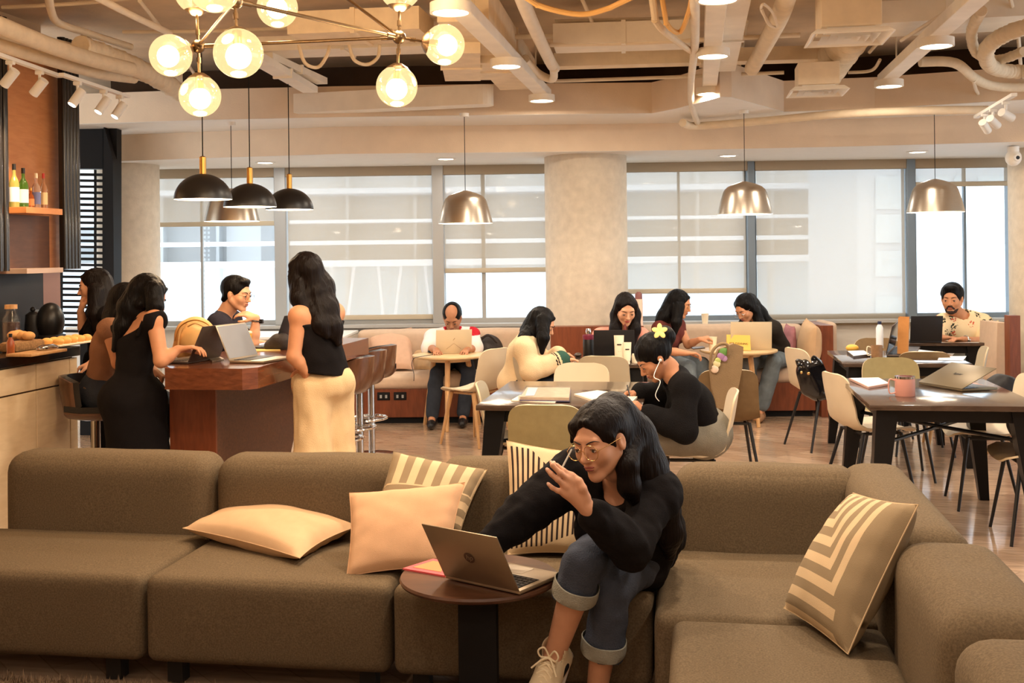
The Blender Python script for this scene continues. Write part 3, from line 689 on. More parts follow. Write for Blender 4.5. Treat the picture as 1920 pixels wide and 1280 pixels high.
m = MB(); m.tube([(0.17*math.cos(a), 0.04+0.15*math.sin(a), 0.30) for a in np.linspace(0, 2*math.pi, 25)[:-1]], 0.010, 8, closed=True); m.tube([(0, -0.11, 0.3), (0, 0.19, 0.3)], 0.009); m.build('footrest', M_chrome, stool)
m = MB(); m.lathe([(0, 0.0), (0.21, 0.0), (0.21, 0.012), (0.04, 0.03), (0, 0.03)], 36); m.build('base', M_chrome, stool, angle=50)
GS = 'bar stools along the tall table'
def stool_at(px, Y, deg, label, first=[True]):
    c = P(px, 700, Y); M = Matrix.Translation((c.x, c.y, 0)) @ Matrix.Rotation(math.radians(deg), 4, 'Z')
    if first[0]: first[0] = False; stool.matrix_world = M; stool['label'] = label; stool['group'] = GS; return stool
    return dup(stool, M, label, GS)
stool_at(648, 7.8, 82, 'walnut backed bar stool nearest the standing woman in cream trousers')
stool_at(674, 8.3, 80, 'middle walnut backed bar stool of the three beside the standing woman')
stool_at(696, 8.75, 75, 'rightmost walnut backed bar stool, turned away in front of the bench')
stool_at(520, 7.9, 95, 'bar stool tucked under the tall table, mostly hidden')
stool_at(178, 6.75, -80, 'black leather bar stool by the counter under the woman in the brown top')
stool_at(380, 8.2, 180, 'bar stool the man with the watch sits on behind the tall table')
# ---------------------------------------------------------------- benches by the window (wall frame)
def wpt(px, off, z): q = MW @ Vector((ws(px, off, 650), off, 0)); return Vector((q.x, q.y, z))
def bench(label, pa, pb, f0, back=0.855, name='bench'):
    a, b = ws(pa, f0, 700), ws(pb, f0, 700); o = MW @ Vector(((a+b)/2, f0+0.3, 0)); t = thing(name, label, 'bench', M=Matrix.Translation((o.x, o.y, 0)), group='upholstered benches under the windows')
    m = MB(); m.box2((a, f0+0.03, 0.06), (b, f0+0.5, 0.33), 0.004, M=MW); m.build('base', M_redwood, t, smooth=False)
    m = MB(); m.box2((a+0.02, f0+0.07, 0), (b-0.02, f0+0.5, 0.06), M=MW); m.build('plinth', M_blackp, t, smooth=False)
    soft_box((a, f0, 0.33), (b, f0+0.52, 0.465), 0.05, 0.008, M=MW).build('seat_cushion', M_bench, t, angle=80)
    soft_box((a, f0+0.47, 0.40), (b, f0+0.64, back), 0.055, 0.008, M=MW).build('backrest', M_bench, t, angle=80); return t
BL = bench('long beige bench left of the thick column, with power sockets in its brown base', 655, 1036, -1.17)
for px in (719, 750):
    a = ws(px, -1.15, 738); m = MB(); m.box2((a-0.06, -1.150, 0.225), (a+0.06, -1.136, 0.30), 0.004, M=MW); so = m.build('socket_panel', M_blackp, BL)
    m = MB(); m.box2((a-0.035, -1.153, 0.245), (a-0.015, -1.149, 0.275), M=MW); m.box2((a+0.015, -1.153, 0.245), (a+0.035, -1.149, 0.275), M=MW); m.build('outlet', M_frame, so, smooth=False)
BR = bench('beige bench right of the thick column ending in a red-brown side panel', 1150, 1530, -0.95)
m = MB(); a = ws(1538, -0.95, 650); m.box2((a, -0.97, 0), (a+0.12, -0.28, 0.875), 0.004, M=MW); m.build('end_panel', M_redwood, BR, smooth=False)
soft_box((a+0.12, -0.75, 0.30), (a+0.22, -0.25, 0.885), 0.04, 0.004, M=MW).build('end_pad', M_bench, BR, angle=80)
# wooden box at the foot of the column
cb = P(1098, 474, 10.05); m = MB(); x0, x1 = P(1033, 640, 9.90), P(1207, 640, 9.90)
t = thing('column_bench', 'red-brown veneered box wrapped round the foot of the thick column', 'bench', (cb.x, cb.y, 0))
m.slab([(x0.x, x0.y, 0), (x1.x, x1.y, 0), (x1.x, x1.y, 0.93), (x0.x, x0.y, 0.93)], CF*0.18); m.build('panel', M_redwood, t, smooth=False)
# far right bench
t = thing('window_bench', 'end of a beige bench with a red-brown upright beside the man in the patterned shirt', 'bench', P(1870, 700, 9.6)*1.0-Z0*P(1870, 700, 9.6).z)
g = lambda px, py, Y=9.6: P(px, py, Y)
def up(px, Y, z): q = P(px, 600, Y); return Vector((q.x, q.y, z))
m = MB(); m.slab([up(1893, 9.3, 0), up(1913, 9.3, 0), up(1913, 9.3, 1.02), up(1893, 9.3, 1.02)], CF*0.10); m.build('end_panel', M_redwood, t, smooth=False)
m = MB(); m.slab([up(1866, 9.45, 0.45), up(1891, 9.45, 0.45), up(1891, 9.45, 0.95), up(1870, 9.45, 0.95)], CF*0.35); m.build('backrest', M_bench, t)
m = MB(); m.slab([up(1790, 9.6, 0.30), up(1891, 9.6, 0.30), up(1891, 9.6, 0.46), up(1790, 9.6, 0.46)], CF*0.7); m.build('seat_cushion', M_bench, t)
m = MB(); m.slab([up(1795, 9.65, 0), up(1888, 9.65, 0), up(1888, 9.65, 0.30), up(1795, 9.65, 0.30)], CF*0.6); m.build('base', M_redwood, t)
# low ledges left end of the window wall
t = thing('window_counter', 'low white and red-brown window counter left of the long bench', 'cabinet', wpt(600, -0.9, 0))
m = MB(); m.box2((ws(420, -0.8), -1.0, 0), (ws(648, -0.9), -0.25, 0.80), 0.01, M=MW); m.build('body', mat('counter_greige', rgb(206, 190, 172), 0.6), t)
m = MB(); m.box2((ws(649, -1.0), -1.12, 0.0), (ws(676, -1.0), -0.95, 0.78), 0.004, M=MW); m.build('post', M_redwood, t, smooth=False)
m = MB(); m.box2((ws(418, -0.8), -1.05, 0.80), (ws(648, -0.9), -0.20, 0.825), 0.004, M=MW); m.build('worktop', M_white, t, smooth=False)
# ---------------------------------------------------------------- serving counter on the left
M_granite = mat('black_granite', rgb(24, 23, 25), 0.12, var=0.3, vs_=60, coat=0.3)
M_cpanel = wood('counter_panel', rgb(214, 188, 150), rgb(226, 202, 166), 0.5, 3, (8, 2, 8))
cx1 = PZ(0, 690, 0.99).x; cyE = 6.42
t = thing('serving_counter', 'black topped serving counter with pale wood panels on the far left', 'counter', (cx1-0.35, 5, 0))
m = MB(); m.box2((cx1-0.75, 2.6, 0.985), (cx1, cyE, 1.045), 0.004); m.build('worktop', M_granite, t, smooth=False)
m = MB(); m.box2((cx1-0.73, 2.62, 0), (cx1-0.045, cyE-0.02, 0.984)); m.build('carcass', M_walnut, t, smooth=False)
ys = [PX(p, 700, cx1-0.02).y for p in (0, 68, 131)]; dy = ys[1]-ys[0]
edges = [ys[1]-2.3, ys[1]-1.5, ys[0]-0.02, ys[1], ys[2], cyE]
for a, b in zip(edges[:-1], edges[1:]):
    for z0, z1 in ((0.03, 0.815), (0.825, 0.975)): m = MB(); m.box2((cx1-0.044, a+0.004, z0), (cx1-0.02, b-0.004, z1), 0.003); m.build('side_panel', M_cpanel, t, smooth=False)
# ---------------------------------------------------------------- back bar
XB = -4.6
def L(px, py, off=0.0): return PX(px, py, XB+off)
M_orangew = wood('back_bar_wood', rgb(206, 134, 78), rgb(220, 150, 92), 0.45, 2, (3, 3, 14)); M_flute = mat('fluted_black', rgb(30, 26, 24), 0.25, coat=0.3)
M_darkw = wood('back_bar_dark', rgb(86, 54, 38), rgb(100, 64, 44), 0.5, 2, (3, 3, 14)); M_pinkm = mat('bronze_laminate', rgb(150, 112, 98), 0.4, 0.4)
t = thing('back_bar', 'orange lit wooden back bar with bottle shelf between black fluted panels', 'bar shelving', (XB, 6.5, 0))
yA, yB_ = L(-60, 450).y, L(118, 450).y; zt = 3.2
m = MB(); m.box2((XB-0.06, yA, 1.50), (XB-0.02, yB_, zt)); m.build('back_panel', M_orangew, t, smooth=False)
for px0, px1, nm in ((-40, 18, 'fluted_panel'), (121, 152, 'fluted_panel')):
    a, b = L(px0, 450, 0.10).y, L(px1, 450, 0.10).y; m = MB(); m.box2((XB+0.06, a, 1.52), (XB+0.09, b, zt)); n = 5
    for k in range(n): yy = a+(b-a)*(k+0.5)/n; m.tube([(XB+0.09, yy, 1.52), (XB+0.09, yy, zt)], (b-a)/n*0.42, 10)
    m.build(nm, M_flute, t)
zs = L(70, 396).z; ysh0, ysh1 = L(16, 450).y, L(119, 450).y
m = MB(); m.box2((XB-0.02, ysh0-0.1, zs-0.03), (XB+0.20, L(118, 450, 0.2).y, zs+0.012), 0.002); m.build('shelf', M_orangew, t, smooth=False)
m = MB(); m.box2((XB-0.02, ysh0-0.1, 1.50), (XB+0.20, L(118, 450, 0.2).y, 1.535), 0.002); m.build('bottom_shelf', mat('shelf_pale', rgb(196, 168, 150), 0.4), t, smooth=False)
m = MB(); m.box2((XB-0.018, ysh0, 1.535), (XB-0.012, ysh1-0.16, zs-0.03)); m.build('cupboard_panel', M_darkw, t, smooth=False)
m = MB(); m.box2((XB-0.06, yA, 0.0), (XB-0.02, L(86, 560).y, 1.50)); m.build('niche_panel', mat('niche_dark', rgb(40, 38, 38), 0.4, spec=0.25), t, smooth=False)
m = MB(); m.box2((XB-0.06, L(86, 560).y+0.002, 0.0), (XB-0.02, L(118, 560).y, 1.50)); m.build('pillar', M_pinkm, t, smooth=False)
SHELF = (XB+0.09, zs+0.012)
# ================================================================ ceiling services
M_emw = mat('lamp_face', (1, 1, 1), 0.5, emit=(1, 0.90, 0.74), es=9.0); M_emd = mat('downlight_face', (1, 1, 1), 0.5, emit=(1, 0.93, 0.82), es=9.0)
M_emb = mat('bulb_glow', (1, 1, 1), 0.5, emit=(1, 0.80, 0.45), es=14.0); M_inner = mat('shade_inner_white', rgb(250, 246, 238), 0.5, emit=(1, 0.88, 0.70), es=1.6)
M_conduit = mat('conduit_white', rgb(228, 214, 192), 0.5, var=0.06, vs_=10); M_flex = mat('flex_duct_cloth', rgb(226, 208, 180), 0.75, var=0.08, vs_=14, bump=0.8, bs=18)
def bend(pts, k=6):
    """smooth polyline (Catmull-Rom)"""
    P_ = [Vector(p) for p in pts]
    if len(P_) < 3: return P_
    out = []
    for i in range(len(P_)-1):
        a = P_[max(i-1, 0)]; b = P_[i]; c = P_[i+1]; d = P_[min(i+2, len(P_)-1)]
        for j in range(k):
            t = j/k; out.append(0.5*((2*b)+(c-a)*t+(2*a-5*b+4*c-d)*t*t+(3*b-a-3*c+d)*t**3))
    return out+[P_[-1]]
def pipe(name, label, cat, pts, r, m, n=12, group=None, smooth_=True, ribs=0):
    w = [PZ(x, y, z) for x, y, z in pts]
    if pts[0][1] < 0 or pts[0][0] < 0: w = [w[0]+(w[0]-w[1]).normalized()*1.6]+w
    if pts[-1][1] < 0 or pts[-1][0] > 1925: w = w+[w[-1]+(w[-1]-w[-2]).normalized()*1.2]
    w = bend(w) if smooth_ else w
    mb = MB(); rs = r
    if ribs:
        q = []; L_ = len(w)
        for i in range(L_-1):
            for j in range(4): q.append(w[i].lerp(w[i+1], j/4))
        w = q+[w[-1]]; rs = [r*(1+0.07*math.sin(i*1.9)+0.04*math.sin(i*0.7)) for i in range(len(w))]
    mb.tube(w, rs, n); o = mb.build(name, m); return props(o, label, cat, group)
def duct(name, label, a, b, w, h, m=None, group=None, z=None, cat='duct'):
    """rectangular duct between two pixel points, underside at the given height"""
    A, B = PZ(*a), PZ(*b); d = (B-A); d.z = 0; L_ = d.length; d.normalize(); s = Vector((-d.y, d.x, 0)); up = Z0*h
    mb = MB(); mb.slab([A-s*w/2, A+s*w/2, B+s*w/2, B-s*w/2], up)
    n = max(2, int(L_/0.9))
    for k in range(1, n): c = A.lerp(B, k/n); mb.slab([c-s*(w/2+0.012)-d*0.015-Z0*0.012, c+s*(w/2+0.012)-d*0.015-Z0*0.012, c+s*(w/2+0.012)+d*0.015-Z0*0.012, c-s*(w/2+0.012)+d*0.015-Z0*0.012], Z0*(h+0.02))
    o = mb.build(name, m or M_duct2, smooth=False); return props(o, label, cat, group)
TZL = 2.86
def downlight(c, label, group, r=0.105, h=0.05, watt=16, m=None):
    t = thing('ceiling_downlight', label, 'ceiling light', (c.x, c.y, c.z-h), group=group); T = Matrix.Translation((c.x, c.y, 0))
    m_ = MB(); m_.lathe([(r-0.014, c.z-h), (r, c.z-h), (r, c.z), (0, c.z)], 36, T); m_.build('housing', M_duct, t, angle=50)
    m_ = MB(); m_.lathe([(0, c.z-h+0.004), (r-0.014, c.z-h+0.004)], 36, T); m_.build('diffuser', m or M_emw, t, smooth=False)
    light('lamp', 'AREA', (c.x, c.y, c.z-h-0.006), watt, WARM2, r*1.6, t)
WST = 17
def strip(label, pts, x_far, near_y=-1.0):
    """track running towards the vanishing point with round downlights under it"""
    c = [PZ(x, y, TZL-0.05) for x, y in pts]; x = sum(p.x for p in c)/len(c); y1 = max(p.y for p in c)+0.18
    mb = MB(); mb.box2((x-0.055, near_y, TZL), (x+0.055, y1, TZL+0.07), 0.004); mb.box2((x-0.02, near_y, TZL+0.07), (x+0.02, y1, TZL+0.10))
    o = mb.build('lighting_trunking', M_duct, smooth=False); props(o, label, 'cable trunking', 'straight lighting trunkings')
    for k in range(3): 
        yy = y1-0.5-k*2.4; h = MB(); h.tube([(x, yy, TZL+0.1), (x, yy, SLAB)], 0.006, 6); h.build('hanger_rod', M_conduit, o)
    return x, c
sx1, c1_ = strip('white lighting trunking left of the big diffuser, three round lights under it', [(1345, 2), (1338, 107), (1330, 177)], 0)
sx2, c2_ = strip('white lighting trunking with round lights running towards the thick column', [(845, 25), (948, 126), (1017, 190)], 0)
sx3, c3_ = strip('white lighting trunking on the right ending above the brass pendants', [(1755, 88), (1667, 163)], 0)
nm_ = {1: ['round downlight at the top edge, nearest on the trunking left of the diffuser', 'middle round downlight on the trunking left of the diffuser', 'round downlight at the far end of the trunking left of the diffuser'],
       2: ['large round downlight beside the globe chandelier', 'middle round downlight between chandelier and thick column', 'round downlight above and left of the thick column'],
       3: ['nearer round downlight on the right hand trunking', 'farther round downlight on the right hand trunking']}
for k, (x, cs) in enumerate(((sx1, c1_), (sx2, c2_), (sx3, c3_))):
    for c, l in zip(cs, nm_[k+1]): downlight(Vector((x, c.y, TZL)), l, 'round downlights on the trunkings', watt=WST)
    y = min(c.y for c in cs)-1.6; nb_k = 0
    while y > -1.2:
        downlight(Vector((x, y, TZL)), 'round downlight %s on the %s trunking, outside the picture' % (('just above the camera', 'a step behind the camera', 'well behind the camera', 'farthest behind the camera', 'last behind the camera')[min(4, nb_k)], ('middle', 'left', 'right')[k]), 'round downlights behind the camera', watt=WST if y > 2.6 else 6); y -= 1.6; nb_k += 1
for y, w_ in ((-0.4, 'far behind'), (1.4, 'just left of')): downlight(Vector((-3.6, y, TZL+0.02)), 'round downlight over the lounge, %s the camera' % w_, 'round downlights left of the camera', watt=7)
for i, (x, y, l) in enumerate(((497, 304, 'recessed downlight in the window soffit above the black dome lamps'), (836, 297, 'recessed downlight in the window soffit left of the thick column'), (1365, 291, 'recessed downlight in the window soffit behind the middle steel pendant'), (1720, 284, 'recessed downlight in the window soffit at the right'))):
    c = PZ(x, y, SOF-0.004); t = thing('recessed_downlight', l, 'ceiling light', c, group='recessed downlights in the soffit'); T = Matrix.Translation((c.x, c.y, 0))
    m_ = MB(); m_.lathe([(0.075, SOF-0.014), (0.098, SOF-0.012), (0.10, SOF-0.005), (0.075, SOF-0.005)], 32, T); m_.build('ring', M_white, t); m_ = MB(); m_.lathe([(0, SOF-0.010), (0.075, SOF-0.010)], 32, T); m_.build('diffuser', M_emd, t, smooth=False)
    light('lamp', 'AREA', (c.x, c.y, SOF-0.02), 8, (1, .95, .88), 0.14, t)
# ducts and pipes
G1, G2 = 'rectangular ceiling ducts', 'pipes and conduits under the ceiling'
duct('air_duct', 'wide cream duct running away left of the two far downlights', (868, 40, 2.93), (972, 168, 2.93), 0.30, 0.22, group=G1)
duct('air_duct', 'short duct stub dropping in front of the beam left of the column', (862, 100, 2.86), (868, 152, 2.86), 0.26, 0.20, group=G1)
duct('air_duct', 'small box duct between the two far downlights and the stub', (925, 118, 2.88), (925, 150, 2.88), 0.24, 0.14, group=G1)
duct('air_duct', 'flat cream duct above the globe chandelier on the left', (560, 76, 2.98), (800, 66, 2.98), 0.42, 0.14, group=G1)
duct('air_duct', 'flat duct crossing behind the chandelier arm', (470, 104, 3.02), (840, 92, 3.02), 0.30, 0.10, M_duct, group=G1)
duct('air_duct', 'long horizontal duct between the big pipe and the diffuser boxes', (1040, 92, 3.0), (1300, 84, 3.0), 0.34, 0.14, M_duct, group=G1)
duct('air_duct', 'lower horizontal duct right of the thick column top', (1040, 128, 2.98), (1600, 112, 2.98), 0.16, 0.10, group=G1)
duct('air_duct', 'flat duct crossing top right behind the conduits', (1560, 62, 3.05), (1980, 40, 3.05), 0.5, 0.14, M_duct, group=G1)
duct('air_duct', 'broad low duct over the bar corner at the left', (-60, 62, 2.99), (318, 158, 2.99), 0.24, 0.08, M_duct, group=G1)
duct('cable_tray', 'pale cable tray over the black dome lamps', (468, 108, 2.90), (582, 174, 2.90), 0.12, 0.05, M_duct, 'cable trays', cat='cable tray')
duct('cable_tray', 'second pale cable tray just right of the first one', (500, 112, 2.97), (604, 158, 2.97), 0.09, 0.05, M_duct, 'cable trays', cat='cable tray')
duct('cable_tray', 'pale tray beside the trunking left of the big diffuser', (1386, -6, 2.93), (1362, 134, 2.93), 0.13, 0.06, M_duct, 'cable trays', cat='cable tray')
# flat duct hugging the beam with a rounded end
E0, E1 = PZ(560, 214, 2.80), PZ(925, 197, 2.80); d = (E1-E0); d.z = 0; d.normalize(); s = Vector((-d.y, d.x, 0)); mb = MB(); A = E0; B = E1; w = 0.20; poly = [A-s*w/2, B-s*w/2-d*0.1]+[B-d*0.1+d*math.cos(a)*0.1+s*math.sin(a)*w/2 for a in np.linspace(-math.pi/2, math.pi/2, 9)[1:]]+[A+s*w/2]
mb.slab(poly, (0, 0, 0.16)); props(mb.build('air_duct', M_duct, smooth=False), 'flat duct with a rounded end lying along the beam left of the column', 'duct', G1)
pipe('ceiling_pipe', 'thick insulated pipe nearest the left edge over the bar', 'pipe', [(-30, 36, 2.92), (90, 84, 2.92), (175, 112, 2.92), (246, 130, 2.92)], 0.052, M_flex, group=G2)
pipe('ceiling_pipe', 'second thick insulated pipe over the bar, below the first', 'pipe', [(-30, 76, 2.90), (90, 112, 2.90), (180, 136, 2.90), (252, 146, 2.92)], 0.042, M_flex, group=G2)
pipe('flexible_duct', 'crumpled flexible duct ending left of the leftmost globe', 'duct', [(150, 86, 3.0), (236, 118, 2.98), (300, 150, 2.95), (345, 178, 2.92)], 0.07, M_flex, group=G2, ribs=1)
pipe('conduit', 'thin conduit with an elbow at the upper left', 'pipe', [(88, -30, 3.12), (96, 20, 3.12), (112, 44, 3.12), (170, 64, 3.12), (245, 88, 3.12)], 0.025, M_conduit, group=G2)
pipe('conduit', 'straight conduit behind the chandelier globes at the upper left', 'pipe', [(180, -6, 3.10), (250, 30, 3.10), (318, 62, 3.10)], 0.022, M_conduit, group=G2)
pipe('ceiling_pipe', 'white downpipe slanting past the big downlights towards the column', 'pipe', [(965, -40, 2.94), (992, 30, 2.94), (1030, 112, 2.94), (1040, 128, 2.94)], 0.040, M_conduit, group=G2)
pipe('ceiling_pipe', 'short pipe elbow left of the thick column under the beam edge', 'pipe', [(985, 110, 2.95), (1010, 138, 2.93), (1036, 148, 2.9), (1038, 128, 2.92)], 0.030, M_conduit, group=G2)
pipe('conduit', 'dark shadowed conduit crossing behind the downpipe', 'pipe', [(925, 70, 3.08), (1100, 66, 3.08), (1290, 62, 3.08)], 0.018, M_conduit, group=G2)
pipe('conduit', 'upper thin conduit between column and diffuser boxes', 'pipe', [(1030, 84, 3.0), (1200, 80, 3.0), (1450, 68, 3.0), (1500, 66, 3.0)], 0.016, M_conduit, group=G2)
pipe('conduit', 'lower thin conduit lying on the beam top', 'pipe', [(1040, 152, 2.97), (1250, 145, 2.97), (1470, 136, 2.97)], 0.014, M_conduit, group=G2)
pipe('ceiling_pipe', 'white pipe hanging down beside the trunking left of the diffuser', 'pipe', [(1302, -30, 2.86), (1303, 80, 2.86), (1296, 150, 2.84), (1297, 196, 2.78), (1309, 234, 2.72)], 0.026, M_conduit, group=G2)
pipe('ceiling_pipe', 'long pipe fixed along the top of the lower beam on the right', 'pipe', [(1280, 230, 2.70), (1309, 236, 2.70), (1440, 226, 2.70), (1570, 214, 2.70), (1700, 208, 2.70), (1852, 206, 2.70)], 0.034, M_duct2, group=G2)
pipe('flexible_duct', 'cloth covered flexible duct just right of the trunking', 'duct', [(1482, -30, 2.95), (1462, 30, 2.95), (1432, 88, 2.95), (1410, 128, 2.92)], 0.055, M_flex, group=G2)
pipe('conduit', 'upper of two parallel conduits right of the square diffuser', 'pipe', [(1822, -8, 2.98), (1690, 76, 2.98)], 0.012, M_conduit, group=G2)
pipe('conduit', 'lower of two parallel conduits right of the square diffuser', 'pipe', [(1840, -2, 2.96), (1712, 84, 2.96)], 0.012, M_conduit, group=G2)
pipe('flexible_duct', 'wavy flexible hose dipping along the beam at the upper right', 'duct', [(1725, 116, 2.92), (1790, 118, 2.92), (1830, 148, 2.88), (1870, 162, 2.86), (1960, 164, 2.86)], 0.036, M_flex, group=G2)
pipe('conduit', 'conduit loop under the flexible hose at the upper right', 'pipe', [(1826, 150, 2.86), (1832, 172, 2.84), (1850, 180, 2.84), (1960, 172, 2.86)], 0.014, M_conduit, group=G2)
pipe('flexible_duct', 'coiled flexible duct looping at the right edge of the ceiling', 'duct', [(1975, 36, 2.95), (1890, 62, 2.93), (1850, 92, 2.90), (1858, 124, 2.88), (1900, 134, 2.88), (1975, 130, 2.88)], 0.050, M_flex, group=G2, ribs=1)
pipe('flexible_duct', 'second coil of flexible duct above the first at the right edge', 'duct', [(1840, 20, 3.02), (1822, 60, 3.0), (1832, 100, 2.96), (1872, 112, 2.94), (1920, 96, 2.94)], 0.034, M_flex, group=G2, ribs=1)
pipe('conduit', 'conduit hook under the flat duct at the right', 'pipe', [(1590, 136, 2.93), (1625, 134, 2.93), (1640, 128, 2.94), (1650, 112, 2.98)], 0.012, M_conduit, group=G2)
M_rope = mat('yellow_cable', rgb(226, 178, 110), 0.6)
pipe('hanging_cable', 'sagging yellow cable loop right of the slanting downpipe', 'cable', [(960, -20, 2.9), (1010, 10, 2.84), (1085, 27, 2.80), (1140, 16, 2.82), (1188, -6, 2.86)], 0.014, M_rope, 8, 'hanging cables')
pipe('hanging_cable', 'bundle of pale cables hanging beside the vertical white pipe', 'cable', [(1222, -10, 2.95), (1230, 40, 2.84), (1262, 72, 2.82), (1296, 96, 2.86)], 0.020, M_flex, 8, 'hanging cables')
pipe('hanging_cable', 'second pale cable looping close to the vertical white pipe', 'cable', [(1240, -10, 2.95), (1250, 44, 2.82), (1275, 60, 2.8), (1292, 20, 2.86), (1300, -20, 2.9)], 0.014, M_rope, 8, 'hanging cables')
pipe('hanging_cable', 'coil of cable dangling from the cloth flexible duct', 'cable', [(1428, 16, 2.9), (1440, 44, 2.86), (1456, 50, 2.86), (1450, 26, 2.88), (1432, 8, 2.9), (1428, 20, 2.9), (1444, 46, 2.86)], 0.008, M_conduit, 8, 'hanging cables')
pipe('hanging_cable', 'cable loops above the far black dome lamps', 'cable', [(560, 84, 2.98), (572, 118, 2.86), (596, 126, 2.84), (612, 106, 2.9), (618, 86, 2.98)], 0.012, M_flex, 8, 'hanging cables')
pipe('hanging_cable', 'cable loop left of the lower right chandelier globe', 'cable', [(655, 84, 2.98), (664, 112, 2.88), (688, 121, 2.86), (708, 108, 2.9), (712, 84, 2.98)], 0.012, M_flex, 8, 'hanging cables')
for l_, a_ in (('straight conduit under the slab from the top left corner', [(4, 14, 3.22), (150, 6, 3.22), (300, -10, 3.22)]),
        ('conduit crossing diagonally above the leftmost globe', [(262, 2, 3.2), (330, 90, 3.1), (372, 150, 3.02)]),
        ('conduit running above the bar corner to the tray', [(230, 60, 3.18), (400, 58, 3.18), (560, 52, 3.18)]),
        ('thin conduit under the slab behind the lower right globe', [(600, 42, 3.2), (720, 40, 3.2), (850, 36, 3.2)]),
        ('conduit above the sagging yellow cable', [(1040, 40, 3.2), (1160, 37, 3.2), (1290, 34, 3.2)]),
        ('thin conduit running towards the wall above the downpipe', [(1092, 0, 3.2), (1118, 60, 3.12), (1130, 92, 3.05)]),
        ('conduit running towards the wall between trunking and cloth duct', [(1400, 40, 3.2), (1392, 88, 3.12), (1386, 128, 3.05)]),
        ('thin conduit right of the first diffuser box', [(1700, 20, 3.2), (1672, 52, 3.15), (1630, 98, 3.05)]),
        ('conduit under the slab at the top right corner', [(1740, 24, 3.22), (1850, 12, 3.22), (1960, 6, 3.22)]),
        ('conduit dropping behind the coiled ducts at the right', [(1890, -20, 3.15), (1908, 60, 3.05), (1916, 140, 2.95), (1926, 150, 2.95)])):
    pipe('conduit', l_, 'pipe', a_, 0.013, M_conduit, 8, G2)
# square diffusers with their boxes and flex duct
def diffuser(label, cx_, y0, hw, z, boxtop, px_hw_box):
    c = PZ(cx_, y0, z); t = thing('air_diffuser', label, 'air vent', c, group='square air diffusers')
    Rr = Matrix.Translation((c.x, c.y, 0)) @ Matrix.Rotation(YAW*0, 4, 'Z')
    m = MB()
    a0, a1 = hw, hw-0.035
    ring = lambda r, zz: [Vector((-r, -r, zz)), Vector((r, -r, zz)), Vector((r, r, zz)), Vector((-r, r, zz))]
    V = ring(a0, z)+ring(a1, z+0.03)+ring(a1-0.01, z+0.03)+ring(a0-0.012, z-0.002); m.add([Rr @ v for v in V], [[i, (i+1) % 4, 4+(i+1) % 4, 4+i] for i in range(4)]+[[8+i, 8+(i+1) % 4, 12+(i+1) % 4, 12+i] for i in range(4)]+[[i, (i+1) % 4, 12+(i+1) % 4, 12+i] for i in range(4)])
    m.build('frame', M_duct, t, smooth=False)
    for k in range(4):
        r1, r0 = a1-0.03-k*0.045, a1-0.055-k*0.045
        m = MB(); V = ring(r1, z+0.002)+ring(r0, z+0.045); m.add([Rr @ v for v in V], [[i, (i+1) % 4, 4+(i+1) % 4, 4+i] for i in range(4)]); m.build('louvre', M_white, t, smooth=False)
    m = MB(); b = hw-0.06; m.box2((-b, -b, z+0.046), (b, b, z+boxtop), 0.003, M=Rr); m.build('plenum_box', M_duct2, t, smooth=False); return c
dA = diffuser('square louvred air diffuser under a cream box, nearest at the upper right', 1590, 74, 0.215, 2.74, 0.50, 0)
dB = diffuser('square air diffuser fed by the crumpled flexible duct, farther one', 1532, 175, 0.20, 2.70, 0.20, 0)
pipe('flexible_duct', 'silvery crumpled flexible duct feeding the farther square diffuser', 'duct', [(1600, 60, 3.08), (1572, 100, 3.0), (1545, 138, 2.93), (1532, 152, 2.86)], 0.125, M_flex, 24, G2, ribs=1)
# ---------------------------------------------------------------- track spots
def track(label, a, b, spots, lab, aim=None, watt=5, col_=WARM):
    A, B = PZ(*a), PZ(*b); d = (B-A).normalized(); s = d.cross(Z0).normalized(); m = MB(); m.slab([A-s*0.018, A+s*0.018, B+s*0.018, B-s*0.018], Z0*0.022); props(m.build('lighting_track', M_white, smooth=False), label, 'light track', 'lighting tracks')
    for i, f_ in enumerate(spots):
        c = A.lerp(B, f_); t = thing('track_spotlight', lab[i], 'spotlight', c, group='white track spotlights'); m = MB(); m.box((c.x, c.y, c.z-0.012), (0.05, 0.03, 0.024), 0.004); m.tube([c-Z0*0.02, c-Z0*0.075], 0.009); m.build('bracket', M_white, t)
        D = (aim[i] if isinstance(aim, list) else aim).normalized(); h = c-Z0*0.095; m = MB(); m.tube([h-D*0.05, h+D*0.07], [0.030, 0.030], 20); m.build('head', M_white, t)
        m = MB(); x = h+D*0.071; m.tube([x, x+D*0.001], [0.024, 0.024], 16); m.build('lens', M_emw, t)
        lo_ = light('lamp', 'SPOT', x+D*0.01, watt, col_, 0.02, t, spot=1.3); lo_.rotation_euler = D.to_track_quat('-Z', 'Y').to_euler()
dl = (Vector((-0.9, 0.1, -0.9)))
track('lighting track over the bar counter at the left edge', (-60, 86, 2.78), (112, 146, 2.78), [0.42, 0.75], ['white track spotlight at the left edge aimed at the bottle shelf', 'second white track spotlight in front of the wooden back bar'], dl, watt=70)
track('lighting track left of the beam end', (115, 143, 2.74), (240, 184, 2.74), [0.22, 0.60, 0.86], ['white track spotlight in front of the black fluted panel', 'white track spotlight in front of the beam end, middle of three', 'rightmost white track spotlight left of the chandelier'], Vector((-0.35, -0.45, -0.85)), watt=14)
track('lighting track at the top right corner over the last column', (1830, 222, 2.62), (1902, 180, 2.62), [0.25, 0.48, 0.80], ['lowest of three white spotlights at the right edge', 'middle of three white spotlights at the right edge', 'highest of three white spotlights at the right edge'], [Vector((.35, .5, -.35)), Vector((.45, .5, -.3)), Vector((.6, .5, -.25))], watt=26)
